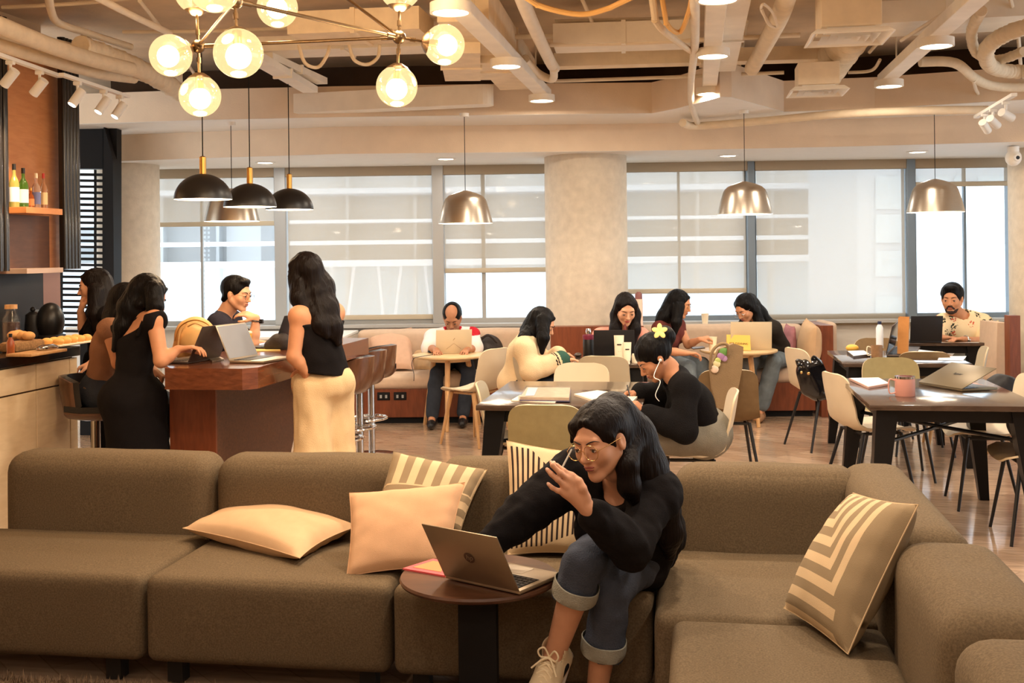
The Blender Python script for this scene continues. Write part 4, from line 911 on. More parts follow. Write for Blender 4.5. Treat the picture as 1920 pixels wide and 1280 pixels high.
# ---------------------------------------------------------------- pendants
def cord(m, a, b, r=0.003): m.tube([a, b], r, 6)
def dome(label, px, py, Y, rad, topz):
    q = P(px, py, Y); t = thing('dome_pendant_lamp', label, 'pendant lamp', q, group='black dome pendants over the tall table'); T = Matrix.Translation(q)
    pr = [(rad*math.cos(a), rad*0.92*math.sin(a)) for a in np.linspace(0.02, math.pi/2-0.09, 14)]
    m = MB(); m.lathe(pr+[(0.0, pr[-1][1])], 44, T); m.build('shade', M_black, t, angle=60)
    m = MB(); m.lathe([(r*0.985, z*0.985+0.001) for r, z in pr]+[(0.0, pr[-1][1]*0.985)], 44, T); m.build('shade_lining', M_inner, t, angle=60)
    m = MB(); m.lathe([(0.0, pr[-1][1]), (0.021, pr[-1][1]), (0.021, pr[-1][1]+0.105), (0.012, pr[-1][1]+0.112), (0, pr[-1][1]+0.112)], 20, T); m.build('stem', M_brass, t, angle=50)
    m = MB(); cord(m, q+Z0*(pr[-1][1]+0.11), Vector((q.x, q.y, topz)), 0.0035); m.build('cord', M_blackp, t)
    m = MB(); m.sphere(q+Z0*0.06, 0.035); m.build('bulb', M_emb, t)
    light('lamp', 'POINT', q+Z0*0.02, 10, WARM, 0.04, t)
dome('nearest black dome pendant with a brass stem', 381, 375, 6.95, 0.180, 2.9)
dome('middle black dome pendant with a brass stem', 469, 389, 7.55, 0.180, 2.9)
dome('farthest black dome pendant of the three', 543, 394, 8.35, 0.180, 2.9)
def bell(label, px, py, Y, topz):
    q = P(px, py, Y); t = thing('bell_pendant_lamp', label, 'pendant lamp', q, group='brushed steel bell pendants'); T = Matrix.Translation(q); r = 0.228
    pr = [(r, 0), (r*0.985, 0.02), (r*0.90, 0.10), (r*0.80, 0.175), (r*0.74, 0.205), (r*0.62, 0.232), (r*0.42, 0.252), (r*0.2, 0.268), (0.012, 0.276)]
    m = MB(); m.lathe(pr, 48, T); m.build('shade', M_steel, t, angle=60)
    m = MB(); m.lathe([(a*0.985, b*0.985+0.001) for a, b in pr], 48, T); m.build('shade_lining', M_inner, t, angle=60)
    m = MB(); cord(m, q+Z0*0.27, Vector((q.x, q.y, topz))); m.build('cord', M_blackp, t); m = MB(); m.tube([Vector((q.x, q.y, topz-0.03)), Vector((q.x, q.y, topz))], 0.04, 20); m.build('canopy', M_white, t)
    m = MB(); m.sphere(q+Z0*0.09, 0.04); m.build('bulb', M_emb, t); light('lamp', 'POINT', q+Z0*0.03, 9, WARM2, 0.05, t)
bell('steel bell pendant half hidden behind the black domes', 435, 415, 9.2, 2.72)
bell('steel bell pendant left of the thick column', 873, 419, 9.2, 2.77)
bell('brass toned bell pendant right of the thick column', 1397, 402, 9.2, 2.77)
bell('brass toned bell pendant at the far right', 1754, 398, 9.1, 2.77)
# ---------------------------------------------------------------- chandelier
def globe_mat():
    m = bpy.data.materials.new('amber_globe'); m.use_nodes = True; t = m.node_tree; t.nodes.clear(); o = t.nodes.new('ShaderNodeOutputMaterial')
    tr = t.nodes.new('ShaderNodeBsdfTransparent'); tr.inputs[0].default_value = (1.0, 0.90, 0.70, 1); g = t.nodes.new('ShaderNodeBsdfGlossy'); g.inputs['Roughness'].default_value = 0.05
    e = t.nodes.new('ShaderNodeEmission'); e.inputs[0].default_value = (1.0, 0.72, 0.36, 1); e.inputs[1].default_value = 1.5
    a = t.nodes.new('ShaderNodeMixShader'); a.inputs[0].default_value = 0.10; b = t.nodes.new('ShaderNodeMixShader'); b.inputs[0].default_value = 0.38
    t.links.new(tr.outputs[0], a.inputs[1]); t.links.new(g.outputs[0], a.inputs[2]); t.links.new(a.outputs[0], b.inputs[1]); t.links.new(e.outputs[0], b.inputs[2]); t.links.new(b.outputs[0], o.inputs[0]); return m
M_globe = globe_mat()
ch = thing('globe_chandelier', 'bronze rod chandelier with glowing amber glass globes', 'chandelier', P(560, 60, 4.7))
J = {1: P(372, 87, 4.9), 2: P(440, 2, 4.15), 3: P(748, 70, 4.9), 4: P(560, -70, 5.6)}
for k in (1, 2, 3, 4): m = MB(); m.sphere(J[k], 0.031 if k < 4 else 0.03, n=20); m.build('joint', M_bronze, ch)
for a, b in ((1, 2), (1, 3), (2, 3), (3, 4), (2, 4)): m = MB(); m.tube([J[a], J[b]], 0.0075, 10); d = (J[b]-J[a]).normalized(); m.tube([J[a]+d*0.02, J[a]+d*0.08], 0.011, 10); m.tube([J[b]-d*0.08, J[b]-d*0.02], 0.011, 10); m.build('rod', M_bronze, ch)
m = MB(); m.tube([J[2], Vector((J[2].x, J[2].y, SLAB))], 0.008); m.tube([J[4], Vector((J[4].x, J[4].y, SLAB))], 0.008); m.build('drop_rod', M_bronze, ch)
RG = 0.092
for k, gx, gy, gY in ((1, 320, 104, 4.83), (1, 375, 180, 4.9), (1, 367, -14, 4.9), (2, 447, 100, 4.10), (2, 402, -24, 4.0), (4, 520, 14, 5.0), (3, 833, 84, 4.95), (3, 744, 162, 4.9), (3, 750, -22, 4.9)):
    g = P(gx, gy, gY); j = J[k]; d = (g-j).normalized(); m = MB(); m.tube([j, g-d*(RG-0.01)], 0.0065, 8); m.tube([j+d*0.05, j+d*0.075], 0.010, 8); m.build('arm', M_bronze, ch)
    gl = MB(); gl.sphere(g, RG, n=36); go = gl.build('globe', M_globe, ch, angle=180)
    cp_ = MB(); rot = d.to_track_quat('Z', 'Y').to_matrix().to_4x4(); T = Matrix.Translation(g) @ rot; cp_.lathe([(0, -RG-0.012), (0.02, -RG-0.010), (0.045, -RG*0.93), (0.053, -RG*0.84)], 28, T); cp_.build('cap', M_bronze, go, angle=60)
    bb = MB(); bb.sphere(g+d*0.012, [0.048, 0.048, 0.048], n=20); bb.build('bulb', M_emb, go); sk = MB(); sk.tube([g-d*0.088, g-d*0.03], 0.018, 12); sk.build('socket', M_brass, go)
    light('lamp', 'POINT', g-Z0*(RG+0.03), 9.0, WARM, 0.07, ch)
# security camera
q = P(1900, 300, 10.0); t = thing('security_camera', 'white dome security camera on the right hand column top', 'security camera', q)
m = MB(); m.sphere(q+Z0*0.02, (0.07, 0.07, 0.075), n=20); m.build('housing', M_white, t); m = MB(); m.tube([q+Z0*0.05, Vector((q.x, q.y, SOF-0.01))], 0.05, 20); m.build('mount', M_white, t)
m = MB(); e = q-CF*0.06+Vector((0, 0, 0.015)); m.tube([e, e-CF*0.03], 0.030, 20); m.build('lens_ring', M_white, t); m = MB(); m.tube([e-CF*0.03, e-CF*0.032], 0.017, 16); m.build('lens', M_black, t)
# ================================================================ people
def CV(x, y, z): return R0*x+CF*y+Z0*z            # camera-side vector: right, away, up
def Q(px, Y, z): q = P(px, 600, Y); return Vector((q.x, q.y, z))
def npv(v): return np.array(v, float)
def skin_mat(name, c): 
    m = mat(name, c, 0.5, var=0.05, vs_=30, bump=0.05, bs=400, spec=0.35); return m
SK = {'tan': skin_mat('skin_tan', rgb(206, 146, 108)), 'brown': skin_mat('skin_brown', rgb(182, 126, 92)), 'light': skin_mat('skin_light', rgb(222, 166, 130)), 'fg': skin_mat('skin_warm', rgb(204, 150, 118))}
M_hair = mat('hair_black', rgb(12, 9, 9), 0.42, var=0.35, vs_=2.5, stretch=(45, 45, 3), bump=0.5, bs=3, spec=0.14)
M_hairb = mat('hair_dark_brown', rgb(20, 13, 11), 0.42, var=0.35, vs_=2.5, stretch=(45, 45, 3), bump=0.5, bs=3, spec=0.14)
M_lip = mat('lip', rgb(146, 70, 62), 0.45); M_brow = mat('brow', rgb(40, 28, 24), 0.8); M_eyew = mat('eye_white', rgb(226, 218, 208), 0.25); M_iris = mat('iris_dark', rgb(34, 22, 18), 0.15)
M_nail = mat('fingernail', rgb(232, 182, 156), 0.25)
def orient(f, up=(0, 0, 1)):
    f = Vector(f).normalized(); u = Vector(up); r = f.cross(u).normalized(); u = r.cross(f).normalized(); return r, f, u
class Head:
    def __init__(s, c, f, up=(0, 0, 1), sc=1.0): s.c = Vector(c); s.r, s.f, s.u = orient(f, up); s.s = sc; s.R = np.array([s.r, s.f, s.u])
    def p(s, x, y, z): return npv(s.c+(s.r*x+s.f*y+s.u*z)*s.s)
    def e(s, S, x, y, z, r, k=0.01, sub=False): S.ell(s.p(x, y, z), np.array(r)*s.s, s.R, k, sub)
    def k(s, S, a, b, ra, rb, k=0.01, sub=False): S.cone(s.p(*a), s.p(*b), ra*s.s, rb*s.s, k, sub)
def head_prims(S, H, male=False, fine=False):
    H.e(S, 0, -0.014, 0.032, (0.073, 0.092, 0.084), 0.02); H.e(S, 0, 0.020, -0.020, (0.058, 0.066, 0.082), 0.025)
    j = 0.006 if male else 0.0
    for sx in (-1, 1):
        H.k(S, (sx*((0.046 if not male else 0.058)), -0.004, -0.040), (sx*(0.015+j), 0.054, -0.090), 0.017, 0.014, 0.024)
        H.e(S, sx*0.033, 0.058, -0.024, (0.024, 0.020, 0.024), 0.026)
    H.e(S, 0, 0.064, -0.094, (0.018+j, 0.018, 0.017), 0.020)
    H.k(S, (-0.034, 0.072, 0.024), (0.034, 0.072, 0.024), 0.012, 0.012, 0.014)
    for sx in (-1, 1): H.e(S, sx*0.031, 0.092, 0.001, (0.018, 0.014, 0.011), 0.010, True)
    H.k(S, (0, 0.080, 0.012), (0, 0.103, -0.026), 0.0078, 0.0100, 0.009)
    H.e(S, 0, 0.103, -0.030, (0.0105, 0.010, 0.009), 0.006)
    for sx in (-1, 1): H.e(S, sx*0.0098, 0.091, -0.034, (0.0070, 0.009, 0.0065), 0.006)
    H.e(S, 0, 0.078, -0.058, (0.022, 0.012, 0.016), 0.012)
    H.e(S, 0, 0.0850, -0.0550, (0.019, 0.008, 0.0040), 0.005); H.e(S, 0, 0.0835, -0.0640, (0.016, 0.008, 0.0048), 0.005)
    for sx in (-1, 1):
        H.e(S, sx*0.031, 0.074, 0.001, (0.0155, 0.0150, 0.0125), 0.004)                       # lids and eyeball bulge
        H.e(S, sx*0.074, -0.008, -0.004, (0.008, 0.017, 0.030), 0.006)
        if fine: H.e(S, sx*0.082, -0.004, 0.0, (0.004, 0.009, 0.017), 0.004, True)
    H.k(S, (0, -0.030, -0.050), (0, -0.040, -0.10), 0.046, 0.045, 0.02)
def face_parts(t, H, body, half=0.5, beard=False, lips=M_lip):
    for sx in (-1, 1):
        # visible slit of the eye with iris, drawn as curved caps on the eyeball
        for rr, m_, nm, w in ((0.0158, M_eyew, 'eye', 1.0),):
            mb = MB(); V = []; n1, n2 = 12, 6; c = H.c+(H.r*(sx*0.031)+H.f*0.0745+H.u*0.0)*H.s
            for i in range(n1+1):
                a = (-0.82+1.64*i/n1)
                for j in range(n2+1):
                    b = (-0.34+0.60*half*2*j/n2*0.5)*(1-abs(a/0.82)**2.2)*0.95-0.08
                    d = H.r*math.sin(a)*math.cos(b)+H.f*math.cos(a)*math.cos(b)+H.u*math.sin(b); V.append(c+d*rr*H.s)
            mb.add(V, [[i*(n2+1)+j, (i+1)*(n2+1)+j, (i+1)*(n2+1)+j+1, i*(n2+1)+j+1] for i in range(n1) for j in range(n2)]); eo = mb.build('eye', M_eyew, t)
            mb = MB(); mb.sphere(c+(H.f*0.0112-H.u*0.0022)*H.s, [0.0058*H.s]*3, n=12); mb.build('iris', M_iris, eo)
            mb = MB(); L_ = []
            for i in range(9): a = -0.85+1.7*i/8; b = 0.02+0.20*(1-abs(a/0.85)**2); d = H.r*math.sin(a)*math.cos(b)+H.f*math.cos(a)*math.cos(b)+H.u*math.sin(b); L_.append(c+d*0.0163*H.s)
            mb.tube(L_, 0.0011*H.s, 6); mb.build('lashes', M_brow, eo)
        mb = MB(); pts = [H.c+(H.r*sx*x+H.f*y+H.u*z)*H.s for x, y, z in ((0.012, 0.0890, 0.0185), (0.025, 0.0885, 0.0245), (0.038, 0.0825, 0.0265), (0.051, 0.0715, 0.0215))]
        mb.tube(bend(pts, 4), [0.0026*H.s, .003*H.s, .0034*H.s, .0034*H.s, .0034*H.s, .0034*H.s, .0032*H.s, .003*H.s, .0026*H.s, .0022*H.s, .0018*H.s, .0013*H.s, .001*H.s][:13], 8, flat=0.6); mb.build('eyebrow', M_brow, t)
    S = SDF(0.004); H.e(S, 0, 0.0858, -0.0550, (0.0200, 0.0090, 0.0044), 0.002); H.e(S, 0, 0.0845, -0.0632, (0.0168, 0.0090, 0.0052), 0.002); H.k(S, (-0.02, 0.093, -0.0590), (0.02, 0.093, -0.0590), 0.0016, 0.0016, 0.002, True)
    sdf_obj(S, 'lips', lips, t, 0.0014)
    if beard:
        S = SDF(0.01)
        for sx in (-1, 1): H.k(S, (sx*0.056, 0.004, -0.036), (sx*0.026, 0.050, -0.086), 0.0125, 0.0185, 0.012); H.k(S, (sx*0.010, 0.090, -0.046), (sx*0.028, 0.078, -0.066), 0.0065, 0.007, 0.008)
        H.e(S, 0, 0.062, -0.094, (0.030, 0.023, 0.019), 0.01); H.e(S, 0, 0.0885, -0.0445, (0.018, 0.007, 0.0045), 0.006)
        S.disp = lambda p: 0.0015*nz(p, 420); sdf_obj(S, 'beard', mat('beard_stubble', rgb(56, 40, 34), .9, var=.3, vs_=90), t, 0.0035)
def glasses(t, H, m, r=0.023, name='glasses'):
    o = MB()
    for sx in (-1, 1):
        c = H.c+(H.r*(sx*0.032)+H.f*0.103-H.u*0.004)*H.s
        o.tube([c+(H.r*math.cos(a)*r+H.u*math.sin(a)*r*0.92-H.f*abs(math.cos(a))*0.002)*H.s for a in np.linspace(0, 2*math.pi, 29)[:-1]], 0.0011*H.s, 6, closed=True)
        o.tube([c+(H.r*sx*r+H.u*0.006)*H.s, H.c+(H.r*(sx*0.070)+H.f*0.06+H.u*0.006)*H.s, H.c+(H.r*(sx*0.079)-H.f*0.004+H.u*0.010)*H.s], 0.0011*H.s, 6)
    o.tube([H.c+(H.r*x+H.f*0.1045+H.u*z)*H.s for x, z in ((-0.010, 0.0), (0, 0.003), (0.010, 0.0))], 0.0011*H.s, 6)
    g = o.build(name, m, t)
    for sx in (-1, 1): l = MB(); c = H.c+(H.r*(sx*0.032)+H.f*0.102-H.u*0.004)*H.s; l.add([c+(H.r*math.cos(a)*r+H.u*math.sin(a)*r*0.92)*H.s for a in np.linspace(0, 2*math.pi, 25)[:-1]], [list(range(24))]); l.build('lens', M_glass, g)
def hair_cap(S, H, short=False, infl=0.0, bald=False, sides=(-1, 1)):
    H.e(S, 0, -0.022, 0.036, (0.083+infl, 0.100+infl, 0.090+infl), 0.015)
    if short:
        for sx in (-1, 1): H.k(S, (sx*0.058, -0.035, 0.0), (sx*0.046, -0.062, -0.045), 0.021, 0.020, 0.02)
        H.e(S, 0, 0.046, 0.092, (0.052, 0.034, 0.024), 0.02)
        H.e(S, 0, 0.116, -0.026, (0.098, 0.080, 0.102), 0.008, True)
        for sx in (-1, 1): H.e(S, sx*0.092, 0.010, -0.022, (0.028, 0.046, 0.050), 0.008, True)
        H.e(S, 0, 0.0, -0.13, (0.12, 0.12, 0.062), 0.01, True)
    else:
        for sx in sides: H.k(S, (sx*0.058, 0.015, 0.055), (sx*0.066, -0.030, -0.06), 0.028, 0.024, 0.02)
        H.k(S, (0, -0.06, 0.0), (0, -0.075, -0.10), 0.062, 0.055, 0.03)
        H.e(S, 0, 0.118, -0.008, (0.066, 0.088, 0.088), 0.010, True)
        for sx in (-1, 1): H.k(S, (sx*0.008, 0.066, 0.083), (sx*0.066, 0.030, 0.022), 0.008, 0.011, 0.014)
    if bald: H.e(S, 0, 0.066, 0.112, (0.066, 0.095, 0.066), 0.012, True)
def hair_disp(f=150, a=0.0032):
    def d(p):
        q = p.copy(); q[..., 2] *= 0.12; w = q+0.03*np.stack([np.sin(p[..., 2]*14), np.cos(p[..., 2]*11), 0*p[..., 2]], -1)*0.25
        return a*nz(w, f)+0.5*a*nz(w, f*2.1, 3)
    return d
def hand_prims(S, w, d, n, th, s=1.0, curl=(0.5, 0.6, 0.5), thumb=0.5, spread=0.10):
    """w wrist, d towards fingers, n palm normal, th = side of the thumb"""
    w = Vector(w); d = Vector(d).normalized(); n = Vector(n); n = (n-d*n.dot(d)).normalized(); t = Vector(th); t = (t-d*t.dot(d)-n*t.dot(n)).normalized()
    k = 0.007*s
    for u in (-0.026, -0.009, 0.009, 0.026): S.cone(npv(w+t*u*0.55*s+d*0.008*s), npv(w+t*u*s+d*(0.078+0.004*(1 if abs(u) < .01 else 0))*s), 0.0145*s, 0.0105*s, 0.012*s)
    S.cone(npv(w+t*0.012*s+d*0.02*s+n*0.006*s), npv(w+t*0.030*s+d*0.045*s+n*0.010*s), 0.015*s, 0.012*s, 0.012*s)
    tips = []
    for i, (u, L) in enumerate(((0.027, 0.95), (0.009, 1.06), (-0.009, 0.99), (-0.026, 0.78))):
        b = w+t*u*s+d*0.080*s; a = 0.0; dd = (d+t*(u/0.027*spread)).normalized(); r = 0.0088*s*(0.92 if i == 3 else 1)
        for q, (l, c) in enumerate(zip((0.042, 0.026, 0.021), curl)):
            a += c*(1+0.08*i); v = dd*math.cos(a)+n*math.sin(a); e = b+v*l*L*s; S.cone(npv(b), npv(e), r, r*0.90, k*0.5); b = e; r *= 0.90
        tips.append(b)
    b = w+t*0.024*s+d*0.022*s+n*0.006*s; a = thumb
    for l, r, c in ((0.040, 0.0125, 0.0), (0.032, 0.0105, 0.25), (0.024, 0.0095, 0.25)):
        a -= c; v = (d*math.cos(a)*0.8+t*math.sin(a)+n*0.35).normalized(); e = b+v*l*s; S.cone(npv(b), npv(e), r*s, r*0.88*s, k); b = e
def torso(S, J, inf, male, bust=True, belly=0.0):
    N, Pv = J['n'], J['p']; ch = J.get('c') or N.lerp(Pv, 0.36); ws_ = J.get('w') or ch.lerp(Pv, 0.55)
    r = (J['sr']-J['sl']).normalized(); m = 1.10 if male else 1.0; s = J['s']
    def R(up): up = up.normalized(); f = up.cross(r).normalized(); rr = f.cross(up); return np.array([rr, f, up]), f, rr
    R1, f, rr = R(N-ws_); S.ell(npv(ch), np.array([0.138*m+inf, 0.090*m+inf, 0.155+inf])*s, R1, 0.04)
    R2, f2, _ = R(ch-Pv); S.ell(npv(ws_), np.array([0.118*m+inf+belly, 0.085+inf+belly, 0.12+inf])*s, R2, 0.04)
    S.ell(npv(Pv), np.array([0.158+inf, 0.115+inf, 0.10+inf])*s, R2, 0.04)
    for k in ('sl', 'sr'): S.cone(npv(N-(N-ch)*0.12), npv(J[k]), (0.044+inf)*s, (0.048+inf)*s, 0.03); S.cone(npv(J[k]), npv(ch), (0.050+inf)*s, (0.085+inf)*s, 0.04)
    if not male and bust:
        for q in (-1, 1): S.ell(npv(ch+f*0.075*s+rr*q*0.066*s-(N-ch)*0.10), np.array([0.056+inf]*3)*s, R1, 0.03)
    J['_f'] = f; J['_r'] = rr; J['_c'] = ch; J['_w'] = ws_
def arms(S, J, inf, lo=0.0, hi=2.0, flare=0.0):
    s = J['s']
    for a, b, c in (('sl', 'el', 'wl'), ('sr', 'er', 'wr')):
        if hi <= 0: continue
        h = min(hi, 1.0); S.cone(npv(J[a]), npv(J[a].lerp(J[b], h)), (0.046+inf)*s, (0.038+inf+flare)*s, 0.02)
        if hi > 1: S.cone(npv(J[b]), npv(J[b].lerp(J[c], (hi-1)*0.4)), (0.037+inf+flare)*s, (0.037+inf+flare)*s, 0.02); S.cone(npv(J[b].lerp(J[c], (hi-1)*0.4)), npv(J[b].lerp(J[c], hi-1)), (0.037+inf+flare)*s, (0.025+inf+flare)*s, 0.012)
def legs(S, J, inf, hi=2.0, flare=0.0, kn=0.0):
    s = J['s']
    for a, b, c in (('hl', 'kl', 'al'), ('hr', 'kr', 'ar')):
        h = min(hi, 1.0); S.cone(npv(J[a]), npv(J[a].lerp(J[b], h)), (0.083+inf)*s, (0.053+inf+kn)*s, 0.03)
        if hi > 1: q = J[b].lerp(J[c], min(0.3, hi-1)); S.cone(npv(J[b]), npv(q), (0.051+inf+kn)*s, (0.052+inf+flare*0.4+kn*0.5)*s, 0.015); S.cone(npv(q), npv(J[b].lerp(J[c], hi-1)), (0.052+inf+flare*0.4+kn*0.5)*s, (0.034+inf+flare)*s, 0.012)
def folds(a=0.004, f=22, seed=0.0): return lambda p: a*nz(p, f, seed)+0.5*a*nz(p, f*2.3, seed+2)
def shoe(t, a, d, m, s=1.0, sole=None, name='shoe'):
    S = SDF(0.02); d = Vector((d[0], d[1], 0)).normalized(); g = Vector((a.x, a.y, 0.045*s)) if a.z < 0.16 else a-Z0*0.04
    S.cone(npv(g-d*0.04*s), npv(g+d*0.10*s), 0.040*s, 0.036*s); S.cone(npv(g+d*0.10*s), npv(g+d*0.16*s-Z0*0.006), 0.036*s, 0.028*s); S.cone(npv(g-d*0.03*s), npv(a+Z0*0.01), 0.042*s, 0.036*s)
    if a.z < 0.16: S.cut((0, 0, 0.004), (0, 0, -1))
    sdf_obj(S, name, m, t, 0.006)
def foot_prims(S, a, d, s=1.0):
    d = Vector(d).normalized(); S.cone(npv(a), npv(a+d*0.06*s-Z0*0.035), 0.034*s, 0.030*s, 0.015); S.cone(npv(a+d*0.06*s-Z0*0.035), npv(a+d*0.14*s-Z0*0.05), 0.030*s, 0.024*s, 0.015)
def Jd(s=1.0, **k): d = dict(k); d['s'] = s; return d
def body(t, J, H, skin, male=False, hands=(), res=0.0065, fine=False, extra=None, name='body', feetdir=None):
    S = SDF(0.03); torso(S, J, 0, male); arms(S, J, 0); legs(S, J, 0); head_prims(S, H, male, fine)
    S.cone(H.p(0, -0.040, -0.085), npv(J['n']), (0.050 if male else 0.044)*H.s, 0.056*J['s'], 0.03)
    for h in hands: hand_prims(S, *h[:4], **h[4])
    if extra: extra(S)
    for a in ('al', 'ar'): foot_prims(S, J[a], feetdir or J['_f'], J['s'])
    return sdf_obj(S, name, SK[skin] if isinstance(skin, str) else skin, t, res, rl=1)
def garment_top(t, J, m, inf=0.014, sleeve=2.0, male=False, hem=0.10, neck=0.062, vneck=0.0, name='top', fold=(0.004, 22), res=0.009, flare=0.0, ncut=True, belly=0.0, extra=None, matfn=None):
    S = SDF(0.03); torso(S, J, inf, male, belly=belly); arms(S, J, inf, hi=sleeve, flare=flare); s = J['s']
    up = (J['n']-J['_c']).normalized(); S.disp = folds(*fold)
    if extra: extra(S)
    if ncut: S.cone(npv(J['n']-up*0.012+J['_f']*0.012), npv(J['n']+up*0.15+J['_f']*0.03), neck*s, neck*1.3*s, 0.006, True)
    if vneck: S.cone(npv(J['n']+J['_f']*0.10), npv(J['n'].lerp(J['_c'], vneck)+J['_f']*0.13), 0.05, 0.012, 0.006, True)
    dn = (J['p']-J['_w']).normalized(); S.cut(npv(J['p']+dn*hem), npv(dn)); return sdf_obj(S, name, m, t, res, matfn=matfn)
def garment_legs(t, J, m, inf=0.012, hi=1.9, flare=0.01, name='trousers', fold=(0.004, 20), res=0.009, top=0.06, kn=0.0, extra=None):
    S = SDF(0.03); s = J['s']; r = (J['sr']-J['sl']).normalized(); torso(SDF(), J, 0, False)
    up = (J['_w']-J['p']).normalized(); f = up.cross(r).normalized(); S.ell(npv(J['p']), np.array([0.160+inf, 0.117+inf, 0.10+inf])*s, np.array([f.cross(up), f, up]), 0.03)
    S.ell(npv(J['p']+up*0.06), np.array([0.135+inf, 0.10+inf, 0.09])*s, np.array([f.cross(up), f, up]), 0.03); legs(S, J, inf, hi, flare, kn); S.disp = folds(*fold)
    if extra: extra(S)
    return sdf_obj(S, name, m, t, res)
def hair(t, H, m, chains=(), short=False, bald=False, res=0.0065, infl=0.0, extra=None, f=150, a=0.0032, name='hair', sides=(-1, 1)):
    S = SDF(0.02); 
    for pts, rs in chains: S.chain([npv(p) for p in pts], rs, 0.03)
    hair_cap(S, H, short, infl, bald, sides); S.disp = hair_disp(f, a)
    if extra: extra(S)
    return sdf_obj(S, name, m, t, res, rl=1)
def cloth(name, c, var=0.08, bump=0.4, rough=0.9): return mat(name, c, rough, var=var, vs_=14, bump=bump, bs=220, spec=0.15)
C_black = cloth('black_cotton', rgb(23, 20, 21), bump=0.2); C_black2 = cloth('black_knit', rgb(21, 19, 20), bump=0.7); C_jean = cloth('blue_denim', rgb(72, 78, 92), 0.22, 0.5); C_jeang = cloth('grey_denim', rgb(132, 126, 112), 0.16, 0.5)
C_cuff = cloth('denim_inside', rgb(150, 148, 136), 0.2); C_beige = cloth('cream_trousers', rgb(226, 196, 152), 0.05); C_jeand = cloth('dark_denim', rgb(52, 56, 64), 0.2); C_jeanm = cloth('faded_denim', rgb(112, 122, 128), 0.2)
C_brown = cloth('tan_top', rgb(146, 104, 78)); C_pink = cloth('pink_blouse', rgb(232, 156, 138)); C_maroon = cloth('maroon_top', rgb(110, 58, 52)); C_cream = cloth('cream_sweater', rgb(238, 210, 168), 0.05, 0.7); C_olive = cloth('dark_olive_top', rgb(46, 40, 35)); C_white = cloth('white_shirt', rgb(240, 232, 226), 0.03); C_red = cloth('red_collar', rgb(196, 40, 52)); C_shoe = mat('black_shoe', rgb(28, 25, 25), 0.4); C_tanshoe = mat('tan_shoe', rgb(150, 110, 78), 0.6)
M_gold = mat('gold_wire', rgb(220, 180, 120), 0.25, 1.0); M_silv = mat('silver_wire', rgb(210, 210, 215), 0.2, 1.0)

# ---------------------------------------------------------------- woman on the sofa
t = thing('person', 'woman in round glasses, black overshirt and rolled jeans sitting cross-legged on the sofa', 'person', Q(1170, 3.9, 0.42))
J = Jd(1.0, n=P(1168, 897, 3.80), p=Q(1178, 4.10, 0.53), sr=P(1076, 888, 3.90), sl=P(1230, 926, 3.72), er=P(985, 962, 3.84), wr=P(915, 1026, 3.78), el=P(1184, 1026, 3.54), wl=P(1108, 960, 3.40),
       hr=Q(1145, 4.02, 0.52), hl=Q(1212, 3.98, 0.52), kr=P(1096, 1052, 3.56), kl=P(1148, 1100, 3.66), ar=P(1040, 1228, 3.66), al=P(1118, 1300, 3.74))
J['c'] = P(1168, 965, 3.88)
H = Head(P(1127, 826, 3.62), CV(-0.62, -0.74, -0.20), CV(-0.14, 0.0, 1.0), 1.05)
FG = dict(index=[(1072, 893, 3.385), (1056, 882, 3.375), (1044, 873, 3.385), (1034, 867, 3.40)], middle=[(1066, 899, 3.375), (1050, 886, 3.355), (1036, 872, 3.36), (1041, 869, 3.37)][:3]+[(1038, 868, 3.375)],
          ring=[(1060, 912, 3.37), (1046, 899, 3.355), (1034, 889, 3.36), (1026, 880, 3.37)], little=[(1060, 925, 3.375), (1046, 920, 3.36), (1035, 914, 3.36), (1028, 907, 3.365)])
def fgx(S):
    w = J['wl']; kn = {}
    for nm, ch_ in FG.items():
        pts = [P(*c) for c in ch_]; r = 0.0088 if nm != 'little' else 0.0078
        S.chain([npv(p) for p in pts], [r*1.12, r*1.0, r*0.92, r*0.80], 0.004); kn[nm] = pts[0]
    for nm in kn: S.cone(npv(w.lerp(kn[nm], 0.15)), npv(kn[nm]), 0.019, 0.0115, 0.014)
    S.cone(npv(w.lerp(kn['middle'], 0.4)), npv(w.lerp(kn['ring'], 0.75)), 0.017, 0.015, 0.014)
    tb = [P(1098, 932, 3.385), P(1092, 915, 3.37), P(1086, 902, 3.375), P(1080, 897, 3.385)]; S.chain([npv(p) for p in tb], [0.016, 0.0125, 0.0105, 0.0090], 0.010)
body(t, J, H, 'fg', hands=[(J['wr'], CV(-0.75, -0.25, -0.35), CV(0, -0.1, -1), CV(0.2, -1, 0), dict(s=0.98, curl=(0.3, 0.4, 0.3)))], res=0.0038, fine=True, extra=fgx, feetdir=CV(-0.42, -0.62, -0.40))
face_parts(t, H, None, half=0.42)
m = MB()
for nm, ch_ in FG.items():
    e = P(*ch_[-1]); d = (e-P(*ch_[-2])).normalized(); v = (CV(0, -1, 0.25)-d*CV(0, -1, .25).dot(d)).normalized(); s_ = d.cross(v); T = Matrix((s_, d, v)).transposed().to_4x4(); T.translation = e+v*0.0052-d*0.001
    m.sphere((0, 0, 0), (0.0048, 0.0062, 0.0018), M=T, n=12)
m.build('fingernails', M_nail, t)
glasses(t, H, M_gold, 0.026)
C = lambda a, b, c: P(a, b, c)
